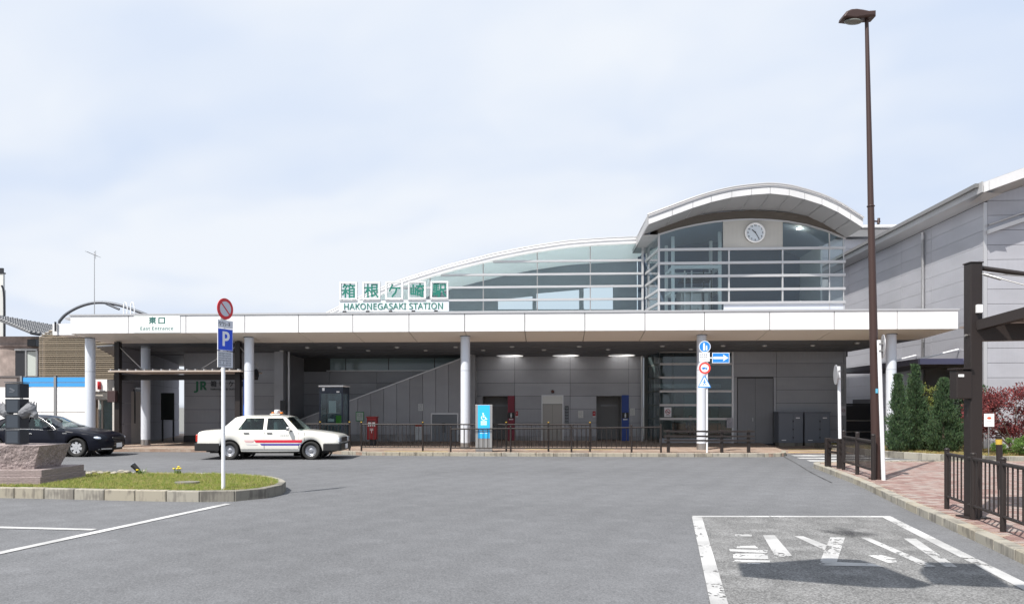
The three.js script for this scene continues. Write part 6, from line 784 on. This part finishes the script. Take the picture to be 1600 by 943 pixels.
{
  const w = -0.95, u0 = su(743, w), u1 = su(769.5, w), W = u1 - u0, H = sy(756, 632, w) - FL, tt = stThing('accessible_parking_sign', 'grey metal totem with sky blue wheelchair parking panel', 'sign', (u0 + u1) / 2, FL, w);
  part(tt, 'totem', rbx(W, H, 0.14, 0.01, 0, H / 2, 0), std(rgb(0.40, 0.39, 0.38), 0.35, 0.6)); const f = board(W * 0.70, H * 0.70, 0.01, paper(print(256, 720, (c, A1, B) => { c.fillStyle = '#2fb4f2'; c.fillRect(0, 0, A1, B); c.strokeStyle = c.fillStyle = '#eef7fd'; c.lineWidth = 15; c.beginPath(); c.arc(112, 182, 16, 0, 7); c.fill(); c.beginPath(); c.moveTo(112, 198); c.lineTo(114, 262); c.lineTo(164, 262); c.lineTo(182, 306); c.lineTo(200, 300); c.stroke(); c.beginPath(); c.moveTo(112, 226); c.lineTo(154, 226); c.stroke(); c.beginPath(); c.arc(124, 272, 48, 0.15, 3.9); c.stroke(); c.lineWidth = 6; for (let r = 0; r < 2; r++) for (let k = 0; k < 3; k++) { const x = 66 + k * 44, y = 346 + r * 48; c.strokeRect(x, y, 34, 34); c.fillRect(x, y + 14, 34, 6); c.fillRect(x + 14, y, 7, 40); c.fillRect(x + 4, y + 5, 26, 4); } for (let r = 0; r < 3; r++) for (let k = 0; k < 12; k++) c.fillRect(44 + k * 14 + (k > 6 ? 8 : 0), 512 + r * 44, 9, k % 3 ? 12 : 20); }), 0.4), M.signBlue); f.name = 'blue_panel'; f.position.set(0, H * 0.64, 0.074); tt.add(f);
}
for (const [px0, px1, y0, label, mat, dark] of [[793.5, 804, 618, 'dark red washroom marker with a figure symbol', std(rgb(0.20, 0.012, 0.032), 0.5), 'red_marker'], [971.5, 982.5, 617, 'deep blue washroom marker with a figure symbol', std(rgb(0.012, 0.05, 0.26), 0.5), 'blue_marker']]) {
  const w = TW, a = su(px0, w), b = su(px1, w), m = stThing('washroom_marker', label, 'sign', (a + b) / 2, FL, w), H = sy(870, y0, w) - FL; part(m, 'marker_board', bx(-(b - a) / 2, (b - a) / 2, 0, H, 0.06, -0.04), mat); part(m, 'symbol_plate', bx(-(b - a) / 2 + 0.01, (b - a) / 2 - 0.01, sy(870, 653, w) - FL, sy(870, 644, w) - FL, 0.068, 0.061), M.black); const yc = sy(870, 648.5, w) - FL; part(m, 'figure', [new THREE.SphereGeometry(0.025, 10, 8).translate(0, yc + 0.09, 0.072), bx(-0.035, 0.035, yc - 0.04, yc + 0.06, 0.075, 0.069), bx(-0.03, -0.006, yc - 0.11, yc - 0.04, 0.075, 0.069), bx(0.006, 0.03, yc - 0.11, yc - 0.04, 0.075, 0.069)].map((g) => g), mat.color.b > 0.1 ? M.column : M.innerWhite); part(m, 'caption', bx(-0.10, 0.10, yc - 0.21, yc - 0.17, 0.066, 0.061), M.innerWhite);
}
// notices and small fittings on the walls
const notice = (name, label, cat, px0, px1, py0, py1, w, f, frame) => { const a = su(px0, w), b = su(px1, w), y0 = sy((px0 + px1) / 2, py1, w), y1 = sy((px0 + px1) / 2, py0, w), n = stThing(name, label, cat, (a + b) / 2, (y0 + y1) / 2, w - 0.004), m = board(b - a, y1 - y0, 0.02, f.isMaterial ? f : paper(print(160, Math.round(160 * (y1 - y0) / (b - a)), f), 0.6), frame ?? M.alu); m.name = 'board'; m.position.z = 0.016; n.add(m); return n; };
const sheet = (bg, fg, rows, s) => (c, W, H) => { c.fillStyle = bg; c.fillRect(0, 0, W, H); c.fillStyle = fg; lines(c, 14, 18, W - 28, H - 34, rows, 0.85, s); };
notice('notice', 'pale notice in a green frame beside the phone booth', 'notice', 556, 568.5, 643, 657.5, 6.88, (c, W, H) => { c.fillStyle = '#2f8a4c'; c.fillRect(0, 0, W, H); c.fillStyle = '#c9d4cc'; c.fillRect(14, 14, W - 28, H - 28); c.fillStyle = '#5a6a62'; lines(c, 24, 26, W - 48, H - 52, 8, 0.8, 3); });
notice('notice', 'small white notice high on the stair wall', 'notice', 653.5, 661, 630.5, 641.5, 6.88, sheet('#cfd2d2', '#6d7278', 9, 5));
notice('notice', 'white notice box with red top low on the stair wall', 'notice', 649, 659, 663, 687, 6.86, (c, W, H) => { c.fillStyle = '#c4c8ca'; c.fillRect(0, 0, W, H); c.fillStyle = '#b0301c'; c.fillRect(0, 0, W, H * 0.12); c.fillStyle = '#6d7278'; lines(c, 14, H * 0.2, W - 28, H * 0.5, 8, 0.7, 9); });
notice('notice', 'white printed notice right of the lift door', 'notice', 903.5, 911.5, 641.5, 652.5, TW, sheet('#d4d4d0', '#83868a', 7, 15));
notice('notice', 'white notice right of the blue washroom marker', 'notice', 984.5, 992, 637.5, 648.5, TW, sheet('#d0d2ce', '#8a8d90', 9, 17));
notice('no_smoking_sign', 'white no smoking sign on the waiting room glass', 'sign', 1038, 1049, 636, 651, BW - 0.05, (c, W, H) => { c.fillStyle = '#d5d2d6'; c.fillRect(0, 0, W, H); c.strokeStyle = '#8a2430'; c.lineWidth = 14; c.beginPath(); c.arc(W / 2, H * 0.46, W * 0.32, 0, 7); c.stroke(); c.beginPath(); c.moveTo(W * 0.28, H * 0.3); c.lineTo(W * 0.72, H * 0.62); c.stroke(); c.fillStyle = '#222'; c.fillRect(W * 0.27, H * 0.45, W * 0.42, 14); c.fillRect(W * 0.2, H * 0.82, W * 0.6, 10); });
notice('no_smoking_sign', 'no smoking sign at the right end of the boarded wall', 'sign', 1314.5, 1321.5, 634, 649, BW - 0.03, (c, W, H) => { c.fillStyle = '#b9b7bd'; c.fillRect(0, 0, W, H); c.strokeStyle = '#7a2430'; c.lineWidth = 14; c.beginPath(); c.arc(W / 2, H * 0.46, W * 0.32, 0, 7); c.stroke(); c.fillStyle = '#222'; c.fillRect(W * 0.27, H * 0.45, W * 0.42, 14); });
notice('notice', 'grey notice with text at the right edge of the waiting room glass', 'notice', 1135.5, 1146, 652.5, 668, BW - 0.07, sheet('#a9a7ad', '#4c4c55', 6, 25));
notice('lift_sign', 'narrow black sign with white characters beside the lift door', 'sign', 883, 888.5, 634, 663, TW, (c, W, H) => { c.fillStyle = '#26292d'; c.fillRect(0, 0, W, H); c.strokeStyle = '#9aa0a5'; for (let k = 0; k < 6; k++) { c.lineWidth = 16; const y = H * (0.03 + k * 0.162); c.strokeRect(34, y + 12, W - 68, H * 0.1); c.beginPath(); c.moveTo(20, y + H * 0.075); c.lineTo(W - 20, y + H * 0.075); c.stroke(); } });
for (const [x0, x1, label] of [[805.5, 809.5, 'small red emergency call box beside the red washroom marker'], [926, 930.5, 'small red emergency call box left of the right washroom passage']]) notice('call_box', label, 'call box', x0, x1, 642, 651, TW, (c, W, H) => { c.fillStyle = '#a01a24'; c.fillRect(0, 0, W, H * 0.84); c.fillStyle = '#d8d8d8'; c.fillRect(0, H * 0.84, W, H * 0.16); c.fillStyle = '#e8c0c0'; c.fillRect(W * 0.4, H * 0.2, W * 0.2, H * 0.3); });
{ const c = stThing('dome_camera', 'small dark dome camera above the lift door', 'camera', su(863.5, TW), sy(863, 611.5, TW), TW - 0.02); part(c, 'mount', new THREE.CylinderGeometry(0.09, 0.09, 0.05, 20).rotateX(Math.PI / 2), M.lowA); part(c, 'dome', new THREE.SphereGeometry(0.08, 20, 12).translate(0, 0, 0.04), std(rgb(0.10, 0.035, 0.03), 0.2)); }
{ const mk = (px0, px1, label) => { const w = 5.35, a = su(px0, w), b = su(px1, w), h = sy(1255, 643.5, w) - 0.2, c = stThing('equipment_cabinet', label, 'cabinet', (a + b) / 2, 0.05, w, 'grey equipment cabinets by the boarded wall'), m = std(rgb(0.14, 0.155, 0.185), 0.45), W = b - a; part(c, 'body', rbx(W, h, 0.62, 0.015, 0, h / 2 + 0.12, -0.32), m); part(c, 'roof', rbx(W + 0.05, 0.05, 0.7, 0.01, 0, h + 0.145, -0.32), m); part(c, 'base', bx(-W / 2 + 0.02, W / 2 - 0.02, -0.02, 0.12, -0.03, -0.6), M.kerbDark); part(c, 'door', rbx(W * 0.55, h - 0.14, 0.02, 0.006, -W * 0.2, h / 2 + 0.12, -0.002), m); part(c, 'door', rbx(W * 0.36, h - 0.14, 0.02, 0.006, W * 0.28, h / 2 + 0.12, -0.002), m); for (const y of [0.35, 0.7, 1.05]) part(c, 'hinge', rbx(0.04, 0.07, 0.03, 0.006, W * 0.085, y, 0.014), M.dark); part(c, 'name_plate', bx(W * 0.2, W * 0.36, h - 0.12, h - 0.08, 0.012, 0.009), M.signWhite); part(c, 'name_plate', bx(-W * 0.38, -W * 0.2, 0.22, 0.25, 0.012, 0.009), M.signWhite); }; mk(1217, 1255.5, 'dark grey equipment cabinet next to the double door'); mk(1258, 1298, 'dark grey equipment cabinet at the right end of the boarded wall'); }
{ const w = 6.3, nb = stThing('notice_board', 'dark standing notice board in the left passage', 'notice board', su(261.5, w), FL, w); part(nb, 'board', rbx(0.62, 1.25, 0.06, 0.01, 0, 1.62, 0), std(rgb(0.02, 0.026, 0.025), 0.25)); for (const x of [-0.26, 0.26]) part(nb, 'leg', bx(x - 0.03, x + 0.03, 0, 1.0, 0.0, -0.06), M.dark); }
// ---------- monument on the island ----------
{
  const o = V(-9.3, 0.165, -14.55), mo = thing('stone_monument', 'rough granite trough on two steps with a dark block pillar', 'monument', o);
  part(mo, 'lower_step', rbx(4.6, 0.17, 1.55, 0.012, -2.32, 0.075, -0.76), M.granite); part(mo, 'upper_step', rbx(4.55, 0.135, 1.45, 0.012, -2.31, 0.225, -0.77), M.granite);
  const g = new THREE.BoxGeometry(4, 0.47, 1.0, 60, 9, 16), p = g.attributes.position; for (let i = 0; i < p.count; i++) { let x = p.getX(i), y = p.getY(i), z = p.getZ(i); const k = (y / 0.47 + 0.5); if (x > 0) x += 0.17 * k * (x / 2); z *= mix(0.88, 1.06, k); const n = (fbm(x * 5 + 9, y * 7 + z * 5, 501, 4) - 0.5) * 0.045; if (y < 0.23) { if (Math.abs(z) > 0.42) z += Math.sign(z) * n; if (x > 1.95) x += n * 0.6; } p.setXYZ(i, x, y, z); } g.computeVertexNormals(); part(mo, 'rough_block', uvm(g.toNonIndexed()).translate(-2.33, 0.53, -0.70), M.graniteRough).geometry.computeVertexNormals();
  const cx = -0.86, bm = std(rgb(0.020, 0.024, 0.032), 0.3), fm = std(rgb(0.045, 0.055, 0.07), 0.35);
  [0, 1, 2, 3].forEach((k) => { const y = 0.775 + k * 0.315, b = part(mo, 'pillar_block', rbx(0.30, 0.295, 0.30, 0.012, cx, y + 0.155, -0.55), bm); part(b, 'picture_panel', bx(cx - 0.115, cx + 0.115, y + 0.035, y + 0.275, -0.396, -0.402), fm); if (k === 3) part(b, 'etched_bird', [bar(V(cx - 0.05, y + 0.2, -0.394), V(cx + 0.05, y + 0.15, -0.394), 0.004, 0.03), bar(V(cx - 0.06, y + 0.13, -0.394), V(cx + 0.03, y + 0.13, -0.394), 0.004, 0.02)], std(rgb(0.12, 0.13, 0.15), 0.5)); });
  part(mo, 'pillar_cap', rbx(0.32, 0.015, 0.32, 0.005, cx, 2.045, -0.55), fm);
  const horse = (sg) => sdf((x, y, z) => { x *= sg; let d = capsule(V(0.05, 1.42, -0.55), V(0.24, 1.52, -0.55), 0.135, 0.115)(x, y, z); d = smin(d, capsule(V(0.24, 1.53, -0.55), V(0.37, 1.37, -0.53), 0.105, 0.062)(x, y, z), 0.06); d = smin(d, capsule(V(0.37, 1.36, -0.53), V(0.38, 1.32, -0.53), 0.058, 0.05)(x, y, z), 0.03); for (let k = 0; k < 7; k++) d = smin(d, capsule(V(0.06 + k * 0.045, 1.53 + Math.sin(k * 0.5) * 0.03, -0.55 + (k % 2 ? 0.03 : -0.02)), V(0.10 + k * 0.047, 1.63 + (k % 3) * 0.022 + k * 0.006, -0.56), 0.035, 0.008)(x, y, z), 0.02); d = smin(d, capsule(V(0.27, 1.6, -0.49), V(0.29, 1.69, -0.48), 0.026, 0.008)(x, y, z), 0.015); return d + (vnoise(x * 26, y * 26 + z * 11, 611) - 0.5) * 0.014; }, V(sg * 0.22, 1.5, -0.55), 0.3, 56);
  for (const sg of [1, -1]) part(mo, 'horse_head', horse(sg).translate(0, -1.5, 0.55).scale(0.78, 0.85, 0.85).translate(cx + sg * 0.13, 1.49, -0.5), std(rgb(0.17, 0.175, 0.19), 0.85));
}
{ // ground spotlight, stones and flowers on the island
  const b = G(211, 740, 0.165), s = thing('ground_spotlight', 'small black spotlight tilted up on the island', 'spotlight', b); part(s, 'spike', cyl(0.018, 0.018, 0.12, 0.03, 0, 0, 10), M.black); part(s, 'lamp_body', rod(V(0.07, 0.08, 0), V(-0.06, 0.21, 0), 0.05, 14, 0.062), M.black); part(s, 'lens', rod(V(-0.06, 0.21, 0), V(-0.066, 0.216, 0), 0.054, 14), std(rgb(0.4, 0.45, 0.55), 0.1)); part(s, 'base', cyl(0.07, 0.07, 0.02, 0.03, 0, 0, 14), M.black);
  const rg = [0, 1, 2].map((k) => { const g = new THREE.IcosahedronGeometry(0.1, 2), p = g.attributes.position; for (let i = 0; i < p.count; i++) { const x = p.getX(i), y = p.getY(i), z = p.getZ(i), n = 1 + (vnoise(x * 14 + k * 7, y * 14 + z * 9, 701) - 0.5) * 0.6; p.setXYZ(i, x * n * 1.25, y * n * 0.6, z * n); } g.computeVertexNormals(); return g; }), rm = [std(rgb(0.34, 0.31, 0.26), 0.9), std(rgb(0.27, 0.25, 0.22), 0.9)];
  [[118, 742.5], [127, 741.5], [138, 742], [146, 740], [157, 741], [168, 740], [178, 741.5], [188, 739], [198, 740.5], [226, 739.5]].forEach(([px, py], i) => { const m = single('edging_stone', ['first', 'second', 'third', 'fourth', 'fifth', 'sixth', 'seventh', 'eighth', 'ninth', 'tenth'][i] + ' edging stone counted from the monument along the island', 'stone', rg[i % 3], rm[i % 2], G(px, py, 0.165).add(V(0, 0.04, 0)), rr(0, 6), 'edging stones along the island'); m.scale.setScalar(rr(0.5, 0.85)); });
  const fl = (px, py, label, n) => { const b2 = G(px, py, 0.165), d = thing('dandelion', label, 'flower', b2), lg = tuftGeo(22, 0.16, 0.09, 0.016); part(d, 'leaves', lg, (() => { const m = leafy(); m.color = rgb(0.10, 0.19, 0.03); return m; })()); for (let k = 0; k < n; k++) { const x = rr(-0.12, 0.12), z = rr(-0.1, 0.1), h = rr(0.12, 0.2); part(d, 'stem', rod(V(x * 0.5, 0, z * 0.5), V(x, h, z), 0.005, 6), std(rgb(0.16, 0.22, 0.05), 0.8)); part(d, 'flower_head', new THREE.SphereGeometry(0.032, 10, 6).scale(1, 0.55, 1).translate(x, h, z), std(rgb(0.75, 0.56, 0.01), 0.7)); } };
  fl(276, 741, 'leafy dandelion clump with yellow heads behind the sign pole', 4); fl(221, 742, 'single yellow dandelion beside the small spotlight', 1);
  const mh = single('valve_cover', 'small grey valve cover lying in the island grass', 'cover', cyl(0.2, 0.2, 0.07, 0, 0, 0, 24), M.kerbDark, G(292, 757.5, 0.165)); mh.scale.set(1.2, 1, 0.8);
}
// ---------- plants ----------
function leaves(n, spot, size, elong, cols) {              // many small leaf faces as one crown
  const p = [], c = [], q = new THREE.Quaternion(), e = new THREE.Euler(), up = V(0, 1, 0); for (let i = 0; i < n; i++) {
    const { at, dir } = spot(i), s = size * rr(0.6, 1.35), d = dir.clone().normalize(), a = V(rr(-1, 1), rr(-1, 1), rr(-1, 1)).cross(d).normalize().multiplyScalar(s * 0.5), l = d.multiplyScalar(s * elong), b = at.clone().addScaledVector(l, 0.5), k = cols[Math.floor(rnd() * cols.length)], f = rr(0.8, 1.2), t = at.clone().add(l), A1 = b.clone().add(a), B1 = b.clone().sub(a);
    for (const v of [at, A1, t, at, t, B1]) { p.push(v.x, v.y, v.z); c.push(k[0] * f, k[1] * f, k[2] * f); }
  }
  const g = new THREE.BufferGeometry(); g.setAttribute('position', new THREE.Float32BufferAttribute(p, 3)); g.setAttribute('color', new THREE.Float32BufferAttribute(c, 3)); g.setAttribute('uv', new THREE.Float32BufferAttribute(new Float32Array(p.length / 3 * 2), 2)); g.computeVertexNormals(); return g;
}
const leafM = () => phys({ color: grey(1), vertexColors: true, roughness: 0.85, transmission: 0.3, thickness: 0, side: THREE.DoubleSide }), barkM = std(rgb(0.10, 0.075, 0.055), 0.95);
function conifer(label, px, py, t, topY, wpx, sd, n = 11000) {
  const b = AT(px, py, t), H = EYE + (HY - topY) / F * t - BED, R = wpx / F * t / 2, tr = thing('conifer', label, 'tree', V(b.x, BED, b.z), 0, 'conifers in the planting bed'); part(tr, 'trunk', rod(V(0, -0.02, 0), V(0, H * 0.9, 0), 0.07, 10, 0.012), barkM);
  const prof = (h) => R * (h < 0.16 ? mix(0.55, 1, h / 0.16) : Math.pow(1 - (h - 0.16) / 0.84, 1.12)) + 0.03, tips = []; for (let i = 0; i < 150; i++) { const h = Math.pow(rnd(), 1.25) * 0.95, a = rr(0, 6.283), r = prof(h) * rr(0.72, 1.12) * (1 + 0.18 * Math.sin(a * 3 + h * 9 + sd)); tips.push([h, a, r]); }
  tips.forEach(([h, a, r], i) => { if (i % 5 === 0) part(tr, 'branch', rod(V(0, h * H * 0.86 + 0.05, 0), V(Math.cos(a) * r * 0.8, h * H + 0.12, Math.sin(a) * r * 0.8), 0.014, 5, 0.004), barkM); });
  part(tr, 'crown', leaves(n, (i) => { const [h, a, r] = tips[i % tips.length], k = Math.pow(rnd(), 0.6), x = Math.cos(a) * r * k, z = Math.sin(a) * r * k, y = h * H + 0.06 + k * 0.16 - 0.1 + rr(-0.13, 0.15), s = 0.16 * (0.4 + k * 0.6) * (1 - h * 0.6); return { at: V(x + rr(-s, s), clamp(y, 0.04, H), z + rr(-s, s)), dir: V(Math.cos(a) * 0.55 + rr(-0.5, 0.5), 1.0 + rr(-0.3, 0.4), Math.sin(a) * 0.55 + rr(-0.5, 0.5)) }; }, 0.023, 3.8, [[0.030, 0.080, 0.024], [0.040, 0.100, 0.028], [0.023, 0.064, 0.021], [0.062, 0.110, 0.033]]), leafM());
}
conifer('narrow dark green conifer, leftmost in the planting bed', 1404, 697, 25.0, 587, 37, 1, 20000); conifer('tallest pointed dark green conifer in the planting bed', 1431, 697, 25.6, 571, 41, 2.3, 24000); conifer('broad dark green conifer beside the brown shelter post', 1475, 698, 24.9, 593, 57, 4.1, 29000);
function bush(name, label, pos, R, n, size, cols, trunks, group, lift = 0.5, cat = 'shrub') {
  const b = thing(name, label, cat, pos, 0, group), cl = []; for (let i = 0; i < 70; i++) { const v = V(rr(-1, 1), rr(-1, 1), rr(-1, 1)); if (v.length() > 1) { i--; continue; } v.setLength(Math.pow(v.length(), 0.45)); cl.push(V(v.x * R.x, v.y * R.y + R.y + lift, v.z * R.z)); }
  for (let k = 0; k < trunks; k++) { const e = cl[k * 3 % cl.length]; part(b, 'branch', rod(V(rr(-0.15, 0.15) * R.x, 0, rr(-0.1, 0.1)), e, 0.025, 6, 0.006), barkM); }
  part(b, 'crown', leaves(n, (i) => { const c = cl[i % cl.length], v = V(rr(-1, 1), rr(-1, 1), rr(-1, 1)); v.setLength(rr(0.05, 1) * Math.min(R.x, R.y, R.z) * 0.42); const at = c.clone().add(v); at.y = Math.max(at.y, 0.02); return { at, dir: v.clone().add(V(rr(-0.3, 0.3) * 0.3, 0.15, rr(-0.3, 0.3) * 0.3)) }; }, size, 1.9, cols), leafM()); return b;
}
bush('red_leaf_shrub', 'red leafed shrub in front of the grey hall', V(16.45, BED, -24.0), V(1.5, 0.78, 0.8), 19000, 0.034, [[0.19, 0.022, 0.026], [0.13, 0.016, 0.020], [0.25, 0.045, 0.040], [0.09, 0.014, 0.018]], 14, undefined, 0.55); 
bush('hedge', 'low bright green azalea hedge below the red leafed shrub', V(16.4, BED, -23.05), V(1.4, 0.24, 0.32), 12000, 0.028, [[0.10, 0.20, 0.03], [0.14, 0.25, 0.04], [0.08, 0.16, 0.025]], 8, undefined, 0.02); 
bush('shrub', 'small yellow green shrub between the conifers', V(14.9, BED, -26.4), V(0.6, 0.95, 0.5), 4000, 0.04, [[0.16, 0.19, 0.03], [0.20, 0.20, 0.03], [0.10, 0.13, 0.02]], 5, undefined, 0.4);
bush('shrub', 'dark green shrub behind the brown shelter post', V(16.0, BED, -26.0), V(0.7, 1.1, 0.6), 5000, 0.045, [[0.03, 0.07, 0.03], [0.045, 0.09, 0.03]], 5, undefined, 0.3);
{ const b = AT(1546, 700, 23.0), y = (py) => EYE + (HY - py) / F * 23.0 - BED, s = thing('bed_sign', 'small white sign with a red mark on a thin stake in the bed', 'sign', V(b.x, BED, b.z)); part(s, 'stake', cyl(0.016, 0.016, y(648), 0, 0, -0.02, 8), M.steel); plate(s, 'board', 0.31, y(646) - y(666), (y(646) + y(666)) / 2, 0.004, (c, W, H) => { c.fillStyle = '#eef0f0'; c.fillRect(0, 0, W, H); c.fillStyle = '#c4553a'; c.beginPath(); c.ellipse(W / 2, H * 0.34, 46, 26, 0, 0, 7); c.fill(); c.fillStyle = '#999'; c.fillRect(50, H * 0.56, W - 100, 12); c.fillRect(70, H * 0.68, W - 140, 12); }, 200); }
shade(scene);
scene.traverse((o) => { if (o.isMesh && (o.material.transmission ?? 0) > 0.5) o.castShadow = false; });
renderer.render(scene, camera);
